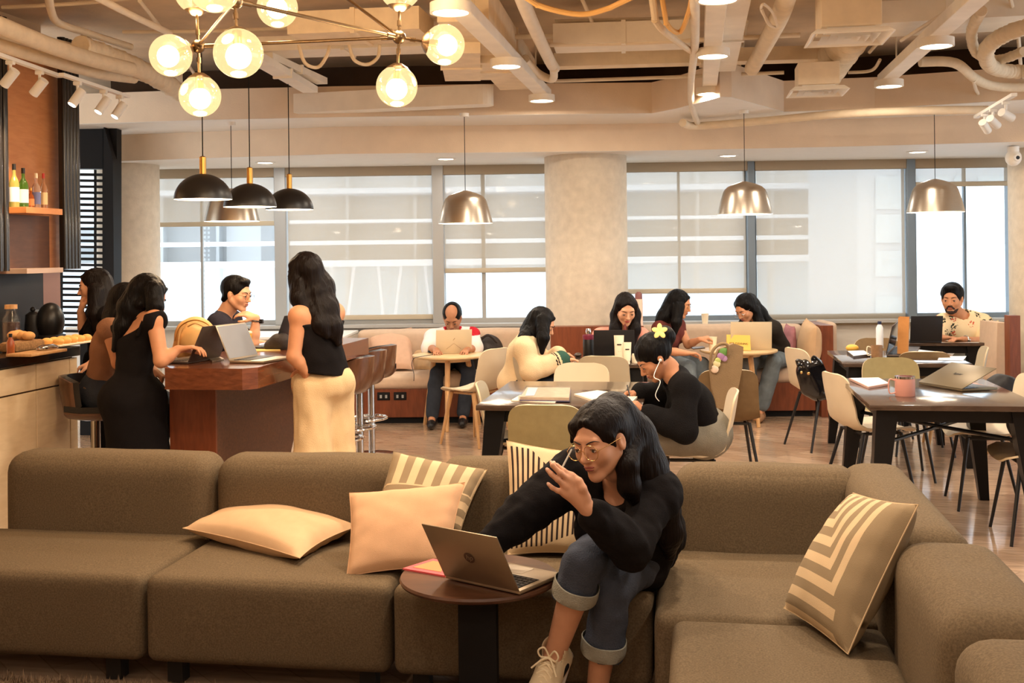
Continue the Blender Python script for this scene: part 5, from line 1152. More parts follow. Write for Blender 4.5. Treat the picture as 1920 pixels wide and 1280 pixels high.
hair(t, H, M_hairb, [([C(1150, 775, 3.70), C(1184, 820, 3.74), C(1208, 876, 3.74), C(1236, 935, 3.72), C(1254, 1000, 3.74), C(1256, 1040, 3.78)], [0.075, 0.080, 0.076, 0.062, 0.045, 0.02]), ([C(1186, 838, 3.66), C(1176, 872, 3.60), C(1180, 912, 3.60), C(1194, 950, 3.62)], [0.032, 0.034, 0.034, 0.012]),
     ([C(1098, 775, 3.62), C(1078, 800, 3.61), C(1072, 828, 3.64)], [0.020, 0.016, 0.006])], res=0.0040, infl=0.002, f=200, a=0.0011, sides=(),
     extra=lambda S: (H.e(S, 0.088, 0.004, -0.004, (0.020, 0.022, 0.034), 0.006, True), H.e(S, -0.090, 0.004, -0.004, (0.026, 0.024, 0.036), 0.006, True), H.e(S, 0.0, 0.075, 0.13, (0.003, 0.11, 0.018), 0.008, True)))
garment_top(t, J, C_black, inf=0.026, sleeve=1.88, hem=0.16, neck=0.066, vneck=0.2, name='overshirt', fold=(0.0075, 34), res=0.0058, flare=0.006,
            extra=lambda S: (S.ell(npv(Q(1212, 3.93, 0.60)), np.array([0.13, 0.15, 0.12]), None, 0.04), S.cone(npv(J['sl']), npv(Q(1215, 3.86, 0.66)), 0.075, 0.11, 0.04), S.ell(npv(P(1206, 1058, 3.93)), np.array([0.095, 0.13, 0.10]), None, 0.04), S.cone(npv(J['sr']), npv(J['er']), 0.085, 0.075, 0.03)))
GL = J.copy(); GL['kr'] = J['kr']; 
S = SDF(0.03); torso(SDF(), J, 0, False)
S.ell(npv(J['p']), np.array([0.175, 0.135, 0.11]), None, 0.03)
for h_, k_, a_, f_ in (('hr', 'kr', 'ar', 0.36), ('hl', 'kl', 'al', 0.60)):
    S.cone(npv(J[h_]), npv(J[k_]), 0.098, 0.066, 0.03); e = J[k_].lerp(J[a_], f_); S.cone(npv(J[k_]), npv(e), 0.065, 0.068, 0.02)
S.disp = folds(0.0065, 30, 1.3)
for k_, a_, f_ in (('kr', 'ar', 0.36), ('kl', 'al', 0.60)):
    e = J[k_].lerp(J[a_], f_); d = (J[a_]-J[k_]).normalized(); S.cone(npv(e+d*0.06), npv(e+d*0.14), 0.085, 0.085, 0.004, True)
    S.cone(npv(e), npv(e+d*0.30), 0.052, 0.046, 0.004, True)
jn = sdf_obj(S, 'jeans', C_jean, t, 0.0065)
for k_, a_, f_ in (('kr', 'ar', 0.36), ('kl', 'al', 0.60)):
    d = (J[a_]-J[k_]).normalized(); e = J[k_].lerp(J[a_], f_)-d*0.022; m = MB(); rr = [0.0735, 0.0765, 0.077, 0.076, 0.072, 0.066, 0.062]; oo = [-0.028, -0.026, 0.0, 0.022, 0.026, 0.024, 0.0]
    x = d.cross(CV(0, 1, 0)).normalized(); y = d.cross(x); V = []
    for r_, o_ in zip(rr, oo): V += [e+d*o_+(x*math.cos(a)+y*math.sin(a))*r_*(1+0.02*math.sin(5*a+o_*90)) for a in np.linspace(0, 2*math.pi, 37)[:-1]]
    m.add(V, [[i*36+j, i*36+(j+1) % 36, (i+1)*36+(j+1) % 36, (i+1)*36+j] for i in range(len(rr)-1) for j in range(36)]); m.build('rolled_cuff', C_cuff, jn)
# sneaker seen from the front, laces and dark side panel
M_snk = mat('sneaker_canvas', rgb(216, 196, 162), 0.8, var=0.08); M_lace = mat('lace', rgb(238, 220, 186), 0.8)
a = J['ar']; d = CV(-0.42, -0.62, -0.66).normalized(); u = CV(-0.15, -0.65, 0.72); u = (u-d*u.dot(d)).normalized(); sd = d.cross(u)
S = SDF(0.02); S.cone(npv(a-d*0.02-u*0.050), npv(a+d*0.12-u*0.035), 0.046, 0.043); S.cone(npv(a+d*0.12-u*0.035), npv(a+d*0.19-u*0.022), 0.045, 0.043); S.cone(npv(a-u*0.03), npv(a+u*0.028-d*0.01), 0.044, 0.044); S.cone(npv(a+d*0.055-u*0.012), npv(a+d*0.15-u*0.035), 0.046, 0.040)
S.cone(npv(a-u*0.01+d*0.0), npv(a+u*0.12), 0.036, 0.040, 0.004, True); sn = sdf_obj(S, 'sneaker', M_snk, t, 0.0045)
m = MB(); m.slab([a-u*0.097+d*x+sd*y for x, y in ((-0.06, -0.03), (0.10, -0.045), (0.17, -0.035), (0.20, 0), (0.17, 0.035), (0.10, 0.045), (-0.06, 0.03))], u*0.024); m.build('sole', M_white, sn)
for s_ in (-1, 1): S = SDF(0.01); S.cone(npv(a+d*0.01+sd*s_*0.034-u*0.03), npv(a+d*0.085+sd*s_*0.030-u*0.03), 0.018, 0.014); sdf_obj(S, 'side_panel', C_black, sn, 0.004)
m = MB()
for i in range(6): q = a+d*(0.035+0.018*i)+u*(0.038-0.0065*i); w_ = 0.026; m.tube(bend([q-sd*w_-u*0.008, q+u*0.006, q+sd*w_+d*0.014-u*0.008], 4), 0.0032, 7); m.tube(bend([q+sd*w_-u*0.008, q+u*0.008, q-sd*w_+d*0.014-u*0.008], 4), 0.0032, 7)
q = a+d*0.03+u*0.042
for s_, l in ((-1, 0.055), (1, 0.05)): m.tube(bend([q, q+sd*s_*0.018+u*0.03-d*0.012, q+sd*s_*0.036+u*0.024-d*0.0, q+sd*s_*0.026+u*0.006+d*0.01, q], 5), 0.003, 7); m.tube(bend([q, q+sd*s_*0.02+d*0.02+u*0.004, q+sd*s_*0.045+d*0.05-u*0.01], 5), 0.003, 7)
m.build('laces', M_lace, sn)
shoe(t, J['al'], CV(-0.3, -0.9, 0), M_snk, 1.0, name='sneaker')
# held pen between the fingers
m = MB(); m.tube([P(1048, 888, 3.40), P(1072, 842, 3.43)], [0.0032, 0.0026], 10); props(m.build('pencil', mat('grey_pen', rgb(190, 184, 172), 0.4)), 'slim grey pen held upright by the woman on the sofa', 'pen')
# ---------------------------------------------------------------- woman with the flower
t = thing('person', 'woman with a yellow flower in her black bun writing at the middle table', 'person', Q(1320, 6.15, 0.45))
J = Jd(1.0, n=P(1262, 702, 6.10), p=Q(1322, 6.20, 0.57), sl=P(1285, 728, 5.98), sr=P(1268, 712, 6.30), el=P(1282, 806, 5.90), wl=P(1212, 776, 5.96), er=P(1248, 744, 6.40), wr=P(1200, 736, 6.34), hl=Q(1318, 6.12, 0.56), hr=Q(1316, 6.30, 0.56), kl=Q(1198, 6.04, 0.58), kr=Q(1200, 6.34, 0.57), al=Q(1205, 6.05, 0.11), ar=Q(1196, 6.38, 0.11))
J['c'] = P(1297, 757, 6.16)
H = Head(P(1226, 672, 6.10), CV(-0.80, -0.22, -0.62), CV(-0.35, 0, 1), 1.02)
body(t, J, H, 'brown', hands=[(J['wl'], CV(-0.65, 0.05, 0.65), CV(-0.5, 0.3, -0.8), CV(0.2, 0.9, 0.4), dict(curl=(0.9, 1.0, 0.7), thumb=0.4)), (J['wr'], CV(-1, -0.1, -0.02), CV(0, -0.3, -1), CV(0, -1, 0), dict(curl=(0.8, 0.9, 0.6), thumb=0.3))], res=0.0058, feetdir=CV(-1, 0, 0))
face_parts(t, H, None)
garment_top(t, J, C_black2, inf=0.024, sleeve=1.93, hem=-0.015, neck=0.062, name='sweater', fold=(0.005, 22), res=0.008, flare=0.012)
garment_legs(t, J, C_jeang, inf=0.03, hi=1.95, flare=0.03, name='jeans', res=0.008)
S = SDF(0.02); H.e(S, 0, -0.025, 0.040, (0.088, 0.108, 0.096), 0.02); H.e(S, 0, -0.13, 0.055, (0.062, 0.052, 0.058), 0.02); H.e(S, 0, 0.105, -0.045, (0.075, 0.080, 0.085), 0.012, True); H.e(S, 0, 0.01, -0.115, (0.12, 0.10, 0.065), 0.01, True); H.e(S, -0.095, 0.0, -0.03, (0.022, 0.03, 0.03), 0.008, True)
S.disp = hair_disp(120, 0.004); hr_ = sdf_obj(S, 'hair', M_hair, t, 0.006)
fc = H.c+(-H.r*0.062-H.f*0.10+H.u*0.105)*H.s; fo = thing('x', 'x', 'x'); bpy.data.objects.remove(fo); M_pet = mat('petal_yellow', rgb(250, 226, 140), 0.6)
m = MB(); nrm = CV(-0.15, -0.95, 0.25).normalized(); ax = nrm.cross(Z0).normalized(); ay = ax.cross(nrm)
for k in range(5):
    a = k*2*math.pi/5+0.3; dr = ax*math.cos(a)+ay*math.sin(a); T = Matrix((dr, nrm.cross(dr), nrm)).transposed().to_4x4(); T.translation = fc+dr*0.022+nrm*0.02; m.sphere((0, 0, 0), (0.023, 0.014, 0.004), M=T, n=14)
m.build('flower_clip', M_pet, hr_)
m = MB(); e0 = H.c+(-H.r*0.084-H.f*0.0-H.u*0.01)*H.s; m.sphere(e0, 0.009, n=10); m.tube(bend([e0, P(1226, 705, 5.95), P(1238, 715, 5.92), P(1229, 740, 5.90), P(1236, 752, 5.9)], 6), 0.0022, 6); m.build('earphones', M_white, t)
m = MB(); w = J['wl']; m.tube([w+Vector((0, 0, 0))+(CV(0.35, 0, 0.4)*math.cos(a)+CV(0, 1, 0)*math.sin(a))*0.032 for a in np.linspace(0, 6.28, 20)[:-1]], 0.003, 6, closed=True); m.build('bracelet', M_silv, t)
m = MB(); m.tube([P(1176, 722, 6.26), P(1181, 742, 6.20)], 0.004, 8); props(m.build('pen', M_black), 'dark pen in the hand of the woman writing at the middle table', 'pen')
# ---------------------------------------------------------------- standing woman, halter top
t = thing('person', 'standing woman with long wavy hair, black halter top and loose cream trousers', 'person', Q(600, 6.25, 0))
J = Jd(1.0, n=P(592, 572, 6.20), p=Q(604, 6.26, 0.88), sl=P(560, 592, 6.10), sr=P(628, 586, 6.34), el=P(551, 668, 6.08), wl=P(562, 700, 5.96)+CF*0.16, er=P(630, 660, 6.45), wr=P(600, 690, 6.6), hl=Q(586, 6.22, 0.84), hr=Q(626, 6.32, 0.84), kl=Q(584, 6.18, 0.46), kr=Q(628, 6.32, 0.46), al=Q(588, 6.22, 0.08), ar=Q(628, 6.36, 0.08))
J['c'] = P(598, 630, 6.22); J['w'] = P(601, 672, 6.23)
H = Head(P(570, 514, 6.24), CV(-0.80, 0.55, -0.12), Z0, 1.02)
body(t, J, H, 'tan', hands=[(J['wl'], CV(-0.25, 0.6, -0.6), CV(-0.5, 0.2, -0.5), CV(-0.3, 0.8, 0.4), dict(curl=(0.3, 0.4, 0.3))), (J['wr'], CV(-0.6, 0.5, -0.2), CV(0, 0, -1), CV(-.5, -.5, 0), {})], res=0.006, feetdir=CV(-0.7, 0.7, 0))
face_parts(t, H, None)
up = Z0
def halt(S): S.cut(npv(P(585, 607, 6.1)), npv(CV(0.08, 0, 1)))
S = SDF(0.03); torso(S, J, 0.012, False); S.cone(npv(J['w']), npv(J['p']), 0.135, 0.16, 0.04); S.disp = folds(0.004, 26); S.cut(npv(P(585, 607, 6.1)), npv(CV(-0.04, 0, 1))); S.cut(npv(P(590, 702, 6.1)), npv(CV(-0.14, 0, -1))); sdf_obj(S, 'halter_top', C_black, t, 0.007)
S = SDF(0.03); S.ell(npv(J['p']), np.array([0.180, 0.140, 0.13]), None, 0.04)
for a_, b_, c_ in (('hl', 'kl', 'al'), ('hr', 'kr', 'ar')): S.cone(npv(J[a_]), npv(J[b_]), 0.112, 0.104, 0.035); S.cone(npv(J[b_]), npv(J[c_]), 0.104, 0.11, 0.025)
S.disp = lambda p: folds(0.006, 14)(p)+0.005*nz(p*np.array([1, 1, 0.25]), 60); S.cut(npv(J['p']+Z0*0.085), (0, 0, 1)); S.cut((0, 0, 0.03), (0, 0, -1)); sdf_obj(S, 'wide_trousers', C_beige, t, 0.0075)
hair(t, H, M_hairb, [([P(575, 505, 6.28), P(596, 540, 6.26), P(608, 580, 6.20), P(622, 615, 6.16), P(634, 642, 6.15)], [0.085, 0.090, 0.078, 0.060, 0.022]), ([P(560, 520, 6.22), P(562, 560, 6.16), P(575, 585, 6.12)], [0.06, 0.05, 0.03]), ([P(590, 560, 6.2), P(600, 610, 6.12), P(612, 628, 6.1)], [0.07, 0.05, 0.02])], res=0.006, f=140, a=0.004)
# ---------------------------------------------------------------- woman in the black dress
t = thing('person', 'woman in a sleeveless black dress leaning over the tall table, typing', 'person', Q(250, 6.2, 0))
J = Jd(1.0, n=P(262, 592, 6.26), p=Q(248, 6.24, 0.80), sr=P(290, 600, 6.12), sl=P(232, 612, 6.44), er=P(302, 676, 6.06), wr=P(334, 655, 6.12), el=P(256, 672, 6.55), wl=P(284, 690, 6.30), hr=Q(268, 6.16, 0.80), hl=Q(232, 6.36, 0.80), kr=Q(264, 6.18, 0.45), kl=Q(240, 6.34, 0.45), ar=Q(260, 6.16, 0.08), al=Q(240, 6.34, 0.08))
J['c'] = P(256, 645, 6.26); J['w'] = P(252, 690, 6.24)
H = Head(P(278, 556, 6.28), CV(0.80, 0.40, -0.50), Z0, 1.02)
body(t, J, H, 'tan', hands=[(J['wr'], CV(1, 0.1, 0.15), CV(0.2, 0, -1), CV(0, 1, 0), dict(curl=(0.4, 0.5, 0.3))), (J['wl'], CV(0.6, 0, -0.5), CV(-.3, 0, -1), CV(0, -1, 0.2), dict(curl=(0.9, 0.9, 0.6)))], res=0.006, feetdir=CV(0.8, 0.4, 0))
face_parts(t, H, None)
S = SDF(0.03); torso(S, J, 0.012, False); S.ell(npv(J['p']), np.array([0.188, 0.172, 0.15]), None, 0.05)
S.cone(npv(Q(250, 6.22, 0.78)), npv(Q(258, 6.22, 0.40)), 0.165, 0.172, 0.05); S.cone(npv(Q(258, 6.22, 0.42)), npv(Q(252, 6.22, 0.15)), 0.172, 0.168, 0.05); S.disp = folds(0.005, 16)
S.cone(npv(P(253, 592, 6.10)), npv(P(228, 626, 6.2)), 0.06, 0.035, 0.006, True); S.cone(npv(P(308, 596, 6.05)), npv(P(296, 628, 6.06)), 0.05, 0.04, 0.005, True); S.cut((0, 0, 0.22), (0, 0, -1)); S.cut(npv(P(250, 596, 6.2)), npv(CV(-0.25, 0, 1))); sdf_obj(S, 'dress', C_black, t, 0.007)
m = MB(); m.tube(bend([P(262, 628, 6.13)-CF*0.03, P(270, 606, 6.13)-CF*0.03, P(276, 592, 6.2), P(280, 590, 6.3)], 5), 0.016, 8, flat=0.5); m.build('shoulder_strap', C_black, t)
hair(t, H, M_hair, [([P(272, 550, 6.30), P(252, 580, 6.26), P(232, 612, 6.22), P(214, 655, 6.20)], [0.088, 0.080, 0.055, 0.018]), ([P(288, 545, 6.22), P(290, 575, 6.18), P(284, 590, 6.16)], [0.06, 0.045, 0.02])], res=0.006)
# ---------------------------------------------------------------- woman in the tan top on the stool
t = thing('person', 'woman in a tan top on a stool, mostly behind the woman in black', 'person', Q(190, 6.8, 0.62))
J = Jd(1.0, n=P(218, 606, 6.78), p=Q(186, 6.78, 0.77), sr=P(205, 618, 6.62), sl=P(238, 615, 6.94), er=P(222, 680, 6.58), wr=P(268, 668, 6.6), el=P(262, 660, 6.98), wl=P(290, 660, 6.9), hr=Q(186, 6.68, 0.75), hl=Q(190, 6.88, 0.75), kr=Q(300, 6.66, 0.70), kl=Q(305, 6.9, 0.70), ar=Q(285, 6.7, 0.30), al=Q(290, 6.95, 0.30))
H = Head(P(240, 568, 6.80), CV(0.9, 0.1, -0.25), Z0, 1.0)
body(t, J, H, 'tan', res=0.008, feetdir=CV(1, 0, -0.2), hands=[(J['wr'], CV(1, 0.1, 0), CV(0, 0, -1), CV(0, 1, 0), {})])
garment_top(t, J, C_brown, inf=0.016, sleeve=0.0, hem=-0.03, fold=(0.004, 30)); garment_legs(t, J, C_jeand, inf=0.012, hi=1.9, top=0.04)
hair(t, H, M_hair, [([P(232, 560, 6.84), P(218, 596, 6.78), P(206, 632, 6.72), P(202, 660, 6.70)], [0.085, 0.070, 0.05, 0.02])], res=0.008)
# ---------------------------------------------------------------- woman eating at the counter end
t = thing('person', 'woman in a black sleeveless top eating with her fingers by the louvred window', 'person', Q(190, 7.6, 0))
J = Jd(1.0, n=P(192, 578, 7.62), p=Q(192, 7.65, 0.86), sl=P(203, 592, 7.46), sr=P(178, 590, 7.78), el=P(196, 655, 7.42), wl=P(172, 680, 7.35), er=P(160, 632, 7.66), wr=P(151, 584, 7.58), hl=Q(198, 7.55, 0.84), hr=Q(186, 7.75, 0.84), kl=Q(198, 7.55, 0.45), kr=Q(186, 7.75, 0.45), al=Q(200, 7.6, 0.08), ar=Q(188, 7.8, 0.08))
H = Head(P(176, 537, 7.60), CV(-0.92, -0.38, -0.18), Z0, 1.02)
body(t, J, H, 'light', res=0.0072, feetdir=CV(-1, 0, 0), hands=[(J['wr'], CV(0.15, -0.05, 1), CV(0.8, 0.3, 0), CV(0.3, -1, 0), dict(curl=(0.5, 0.7, 0.5), thumb=0.3)), (J['wl'], CV(-0.8, -.2, -.3), CV(0, 0, -1), CV(0, -1, 0), {})])
face_parts(t, H, None)
garment_top(t, J, C_black, inf=0.012, sleeve=0.0, hem=0.05, neck=0.075, fold=(0.003, 30)); garment_legs(t, J, C_black2, inf=0.012, hi=1.95)
hair(t, H, M_hairb, [([P(186, 530, 7.60), P(196, 570, 7.60), P(198, 610, 7.50), P(186, 640, 7.44)], [0.085, 0.085, 0.060, 0.025]), ([P(180, 545, 7.52), P(178, 590, 7.48), P(180, 620, 7.46)], [0.055, 0.045, 0.02])], res=0.0068)
# ---------------------------------------------------------------- man with the watch
t = thing('person', 'man in a dark polo and glasses resting his chin on his hand', 'person', Q(395, 8.0, 0.7))
J = Jd(1.02, n=P(420, 590, 7.84), p=Q(392, 8.02, 0.74), sr=P(408, 606, 7.66), sl=P(434, 600, 8.04), er=P(474, 646, 7.62), wr=P(481, 596, 7.62), el=P(452, 652, 8.0), wl=P(478, 640, 7.86), hr=Q(398, 7.9, 0.72), hl=Q(402, 8.12, 0.72), kr=Q(500, 7.9, 0.68), kl=Q(505, 8.1, 0.68), ar=Q(490, 7.9, 0.3), al=Q(495, 8.1, 0.3))
H = Head(P(444, 551, 7.80), CV(0.93, -0.30, -0.18), Z0, 1.06)
body(t, J, H, 'light', male=True, res=0.006, feetdir=CV(1, 0, 0), hands=[(J['wr'], CV(-0.95, 0, 0.38), CV(-0.2, 0.4, -0.7), CV(-0.2, -0.4, 0.8), dict(curl=(0.35, 0.45, 0.35), thumb=0.5)), (J['wl'], CV(0.9, -0.1, -0.1), CV(0, 0, -1), CV(0, -1, 0), dict(curl=(0.4, 0.4, 0.3)))])
face_parts(t, H, None); glasses(t, H, M_blackp, 0.022); hair(t, H, M_hair, short=True, res=0.0055, f=200, a=0.002)
garment_top(t, J, cloth('navy_polo', rgb(44, 42, 52)), inf=0.018, sleeve=0.72, male=True, hem=0.1, neck=0.058, name='polo_shirt', flare=0.02, extra=lambda S: None); garment_legs(t, J, C_jeand, hi=1.9)
m = MB(); w = J['wr'].lerp(J['er'], 0.10); ad = (J['wr']-J['er']).normalized(); x = ad.cross(CV(0, 1, 0)).normalized(); y = ad.cross(x); m.tube([w+(x*math.cos(a)+y*math.sin(a))*0.031 for a in np.linspace(0, 6.283, 24)[:-1]], 0.008, 8, closed=True, flat=0.5); m.box(tuple(w+x*-0.034), (0.03, 0.03, 0.03), 0.004); m.build('watch', M_black, t)
# ---------------------------------------------------------------- balding man
t = thing('person', 'balding man in a white shirt with red collar behind a cream laptop', 'person', Q(850, 10.7, 0.47))
J = Jd(1.02, n=P(849, 622, 10.62), p=Q(850, 10.78, 0.57), sr=P(811, 631, 10.60), sl=P(885, 628, 10.62), er=P(806, 653, 10.44), wr=P(818, 656, 10.22), el=P(889, 653, 10.46), wl=P(874, 656, 10.24), hr=Q(834, 10.72, 0.55), hl=Q(868, 10.72, 0.55), kr=Q(818, 10.30, 0.49), kl=Q(878, 10.30, 0.49), ar=Q(808, 10.15, 0.10), al=Q(866, 10.24, 0.10))
H = Head(P(848, 595, 10.50), CV(-0.05, -0.80, -0.58), Z0, 1.12)
body(t, J, H, 'brown', male=True, res=0.0072, feetdir=CV(0, -1, 0), hands=[(J['wr'], CV(0.1, -1, -0.1), CV(0, 0, -1), CV(1, 0, 0), dict(curl=(0.4, 0.5, 0.3))), (J['wl'], CV(-0.1, -1, -0.1), CV(0, 0, -1), CV(-1, 0, 0), dict(curl=(0.4, 0.5, 0.3)))])
face_parts(t, H, None); hair(t, H, M_hair, short=True, bald=True, res=0.006, a=0.0015)
cz = J['c'] if 'c' in J else J['n'].lerp(J['p'], .36)
garment_top(t, J, [C_white, C_red], inf=0.02, sleeve=0.95, male=True, name='shirt', neck=0.055, flare=0.03, belly=0.02, matfn=lambda c: ((np.linalg.norm(c-npv(J['n']+Z0*0.01), axis=1) < 0.098) | ((c @ npv(R0)) > (npv(J['sl']) @ npv(R0))-0.02) & (c[:, 2] > J['sl'].z+0.005)).astype(int))
garment_legs(t, J, C_jeand, inf=0.014, hi=1.94, flare=0.012); [shoe(t, J[a], CV(0.0, -1, 0), C_shoe, 1.05) for a in ('al', 'ar')]
# ---------------------------------------------------------------- woman in the cream sweater
t = thing('person', 'woman with long straight black hair in a cream sweater, side-on', 'person', Q(970, 8.6, 0.45))
J = Jd(1.0, n=P(990, 638, 8.58), p=Q(966, 8.62, 0.59), sr=P(984, 656, 8.42), sl=P(1000, 648, 8.78), er=P(994, 694, 8.36), wr=P(1056, 674, 8.46), el=P(1020, 690, 8.85), wl=P(1048, 664, 8.76), hr=Q(970, 8.52, 0.57), hl=Q(972, 8.72, 0.57), kr=Q(1066, 8.48, 0.56), kl=Q(1070, 8.72, 0.56), ar=Q(1050, 8.5, 0.1), al=Q(1055, 8.74, 0.1))
H = Head(P(1016, 607, 8.60), CV(0.88, -0.22, -0.50), Z0, 1.04)
body(t, J, H, 'light', res=0.0065, feetdir=CV(1, 0, 0), hands=[(J['wr'], CV(1, 0.1, 0), CV(0, 0, -1), CV(0, 1, 0), dict(curl=(0.35, 0.5, 0.4))), (J['wl'], CV(1, -0.1, 0), CV(0, 0, -1), CV(0, -1, 0), {})])
face_parts(t, H, None)
def swm(c):
    a, b = npv(J['er']), npv(J['wr']); d = b-a; u = ((c-a) @ d)/(d @ d); near = np.linalg.norm(c-(a+u[:, None]*d), axis=1) < 0.075; return np.where(near & (((u > 0.70) & (u < 0.735)) | ((u > 0.76) & (u < 0.795))), 1, np.where(near & (u > 0.86), 2, 0))
garment_top(t, J, [C_cream, C_black, cloth('green_cuff', rgb(58, 92, 80))], inf=0.034, sleeve=1.95, hem=0.09, neck=0.06, name='sweater', fold=(0.007, 20), flare=0.012, matfn=swm); garment_legs(t, J, C_jeand)
hair(t, H, M_hair, [([P(1008, 600, 8.66), P(986, 636, 8.54), P(972, 652, 8.46)], [0.088, 0.062, 0.022]), ([P(1018, 600, 8.54), P(1018, 635, 8.46), P(1016, 660, 8.44)], [0.060, 0.045, 0.02])], res=0.0062)
# ---------------------------------------------------------------- woman in pink
t = thing('person', 'woman in a pink blouse facing us behind a dark laptop', 'person', Q(1165, 9.6, 0.45))
J = Jd(1.0, n=P(1164, 618, 9.48), p=Q(1165, 9.62, 0.57), sr=P(1126, 630, 9.46), sl=P(1202, 630, 9.48), er=P(1120, 668, 9.34), wr=P(1140, 678, 9.14), el=P(1208, 666, 9.34), wl=P(1186, 676, 9.14), hr=Q(1150, 9.56, 0.55), hl=Q(1180, 9.56, 0.55), kr=Q(1145, 9.2, 0.52), kl=Q(1188, 9.2, 0.52), ar=Q(1145, 9.2, 0.1), al=Q(1188, 9.2, 0.1))
H = Head(P(1173, 580, 9.36), CV(0.12, -0.90, -0.40), Z0, 1.12)
body(t, J, H, 'light', res=0.0068, feetdir=CV(0, -1, 0)); face_parts(t, H, None, lips=mat('red_lip', rgb(170, 60, 60), 0.4))
garment_top(t, J, C_pink, inf=0.018, sleeve=1.8, hem=0.08, vneck=0.5, name='blouse'); garment_legs(t, J, C_jeand)
hair(t, H, M_hairb, [([P(1163, 574, 9.42), P(1156, 590, 9.42), P(1154, 618, 9.38), P(1160, 648, 9.34)], [0.060, 0.050, 0.050, 0.028]), ([P(1184, 574, 9.42), P(1190, 590, 9.42), P(1190, 618, 9.38), P(1186, 648, 9.34)], [0.060, 0.050, 0.050, 0.028]), ([P(1173, 590, 9.52), P(1173, 625, 9.54)], [0.08, 0.07])], res=0.0068)
# ---------------------------------------------------------------- woman in maroon
t = thing('person', 'woman in a maroon top and glasses turned right beside the paper cups', 'person', Q(1245, 10.5, 0.45))
J = Jd(1.0, n=P(1256, 602, 10.30), p=Q(1248, 10.52, 0.58), sr=P(1236, 616, 10.16), sl=P(1272, 610, 10.46), er=P(1252, 658, 10.02), wr=P(1288, 662, 9.96), el=P(1290, 646, 10.30), wl=P(1312, 636, 10.16), hr=Q(1245, 10.42, 0.56), hl=Q(1262, 10.6, 0.56), kr=Q(1292, 10.05, 0.54), kl=Q(1316, 10.30, 0.54), ar=Q(1290, 9.95, 0.1), al=Q(1312, 10.2, 0.1))
H = Head(P(1274, 570, 10.22), CV(0.86, -0.42, -0.30), Z0, 1.08)
body(t, J, H, 'tan', res=0.007, feetdir=CV(.7, -.7, 0), hands=[(J['wr'], CV(1, -.1, 0), CV(0, 0, -1), CV(0, 1, 0), {}), (J['wl'], CV(0.9, -.1, .2), CV(0, 0.3, -1), CV(0, -1, 0.3), dict(curl=(.8, .9, .5)))]); face_parts(t, H, None); glasses(t, H, M_gold)
garment_top(t, J, C_maroon, inf=0.014, sleeve=0.25, hem=0.06); garment_legs(t, J, C_jeanm)
hair(t, H, M_hair, [([P(1266, 562, 10.28), P(1246, 595, 10.24), P(1228, 622, 10.2)], [0.092, 0.075, 0.03]), ([P(1272, 575, 10.14), P(1268, 605, 10.1), P(1266, 625, 10.08)], [0.06, 0.045, 0.02])], res=0.007)
# ---------------------------------------------------------------- woman in dark olive behind the silver laptop
t = thing('person', 'woman in glasses and dark top bent over the laptop with the yellow sign', 'person', Q(1440, 10.7, 0.45))
J = Jd(1.02, n=P(1424, 600, 10.46), p=Q(1452, 10.74, 0.58), sl=P(1450, 616, 10.36), sr=P(1400, 608, 10.60), el=P(1466, 650, 10.50), wl=P(1440, 648, 10.44), er=P(1378, 646, 10.62), wr=P(1394, 648, 10.48), hl=Q(1466, 10.66, 0.56), hr=Q(1438, 10.74, 0.56), kl=Q(1450, 10.22, 0.56), kr=Q(1404, 10.24, 0.55), al=Q(1424, 10.30, 0.10), ar=Q(1398, 10.42, 0.10))
H = Head(P(1398, 578, 10.34), CV(-0.70, -0.50, -0.55), CV(-.1, 0, 1), 1.10)
body(t, J, H, 'tan', res=0.007, feetdir=CV(-.5, -.8, 0), hands=[(J['wl'], CV(-.6, -.7, 0), CV(0, 0, -1), CV(0, 1, 0), {}), (J['wr'], CV(0, -1, 0), CV(0, 0, -1), CV(1, 0, 0), {})]); face_parts(t, H, None); glasses(t, H, M_silv)
garment_top(t, J, C_olive, inf=0.022, sleeve=1.7, hem=0.06, flare=0.015); garment_legs(t, J, C_jeanm, inf=0.016, hi=1.88, flare=0.02); [shoe(t, J[a], CV(-0.3, -1, 0), C_tanshoe) for a in ('al', 'ar')]
hair(t, H, M_hair, [([P(1404, 566, 10.42), P(1424, 588, 10.42), P(1440, 604, 10.40), P(1452, 616, 10.38)], [0.088, 0.070, 0.045, 0.02]), ([P(1414, 580, 10.34), P(1424, 605, 10.32), P(1420, 618, 10.3)], [0.05, 0.045, 0.02])], res=0.007)
# ---------------------------------------------------------------- man in the patterned shirt
t = thing('person', 'bearded man in a cream shirt with scattered prints typing by the right window', 'person', Q(1825, 10.4, 0.45))
M_print = cloth('printed_shirt', rgb(246, 222, 178), 0.03); nb = NB(M_print)
def printed():
    t_ = M_print.node_tree; tc = t_.nodes.new('ShaderNodeTexCoord'); vo = t_.nodes.new('ShaderNodeTexVoronoi'); vo.inputs['Scale'].default_value = 13; nn = t_.nodes.new('ShaderNodeTexNoise'); nn.inputs['Scale'].default_value = 55
    t_.links.new(tc.outputs['Object'], vo.inputs['Vector']); t_.links.new(tc.outputs['Object'], nn.inputs['Vector']); a = nb.op('LESS_THAN', vo.outputs['Distance'], 0.46); b = nb.op('GREATER_THAN', nn.outputs[0], 0.51); c_ = nb.op('MULTIPLY', a, b)
    sp = t_.nodes.new('ShaderNodeSeparateColor'); t_.links.new(vo.outputs['Color'], sp.inputs[0]); g = nb.op('GREATER_THAN', sp.outputs[0], 0.5); col2 = nb.mix(g, rgb(214, 96, 70), rgb(60, 60, 50)); nb.color(nb.mix(c_, rgb(246, 222, 178), col2))
printed()
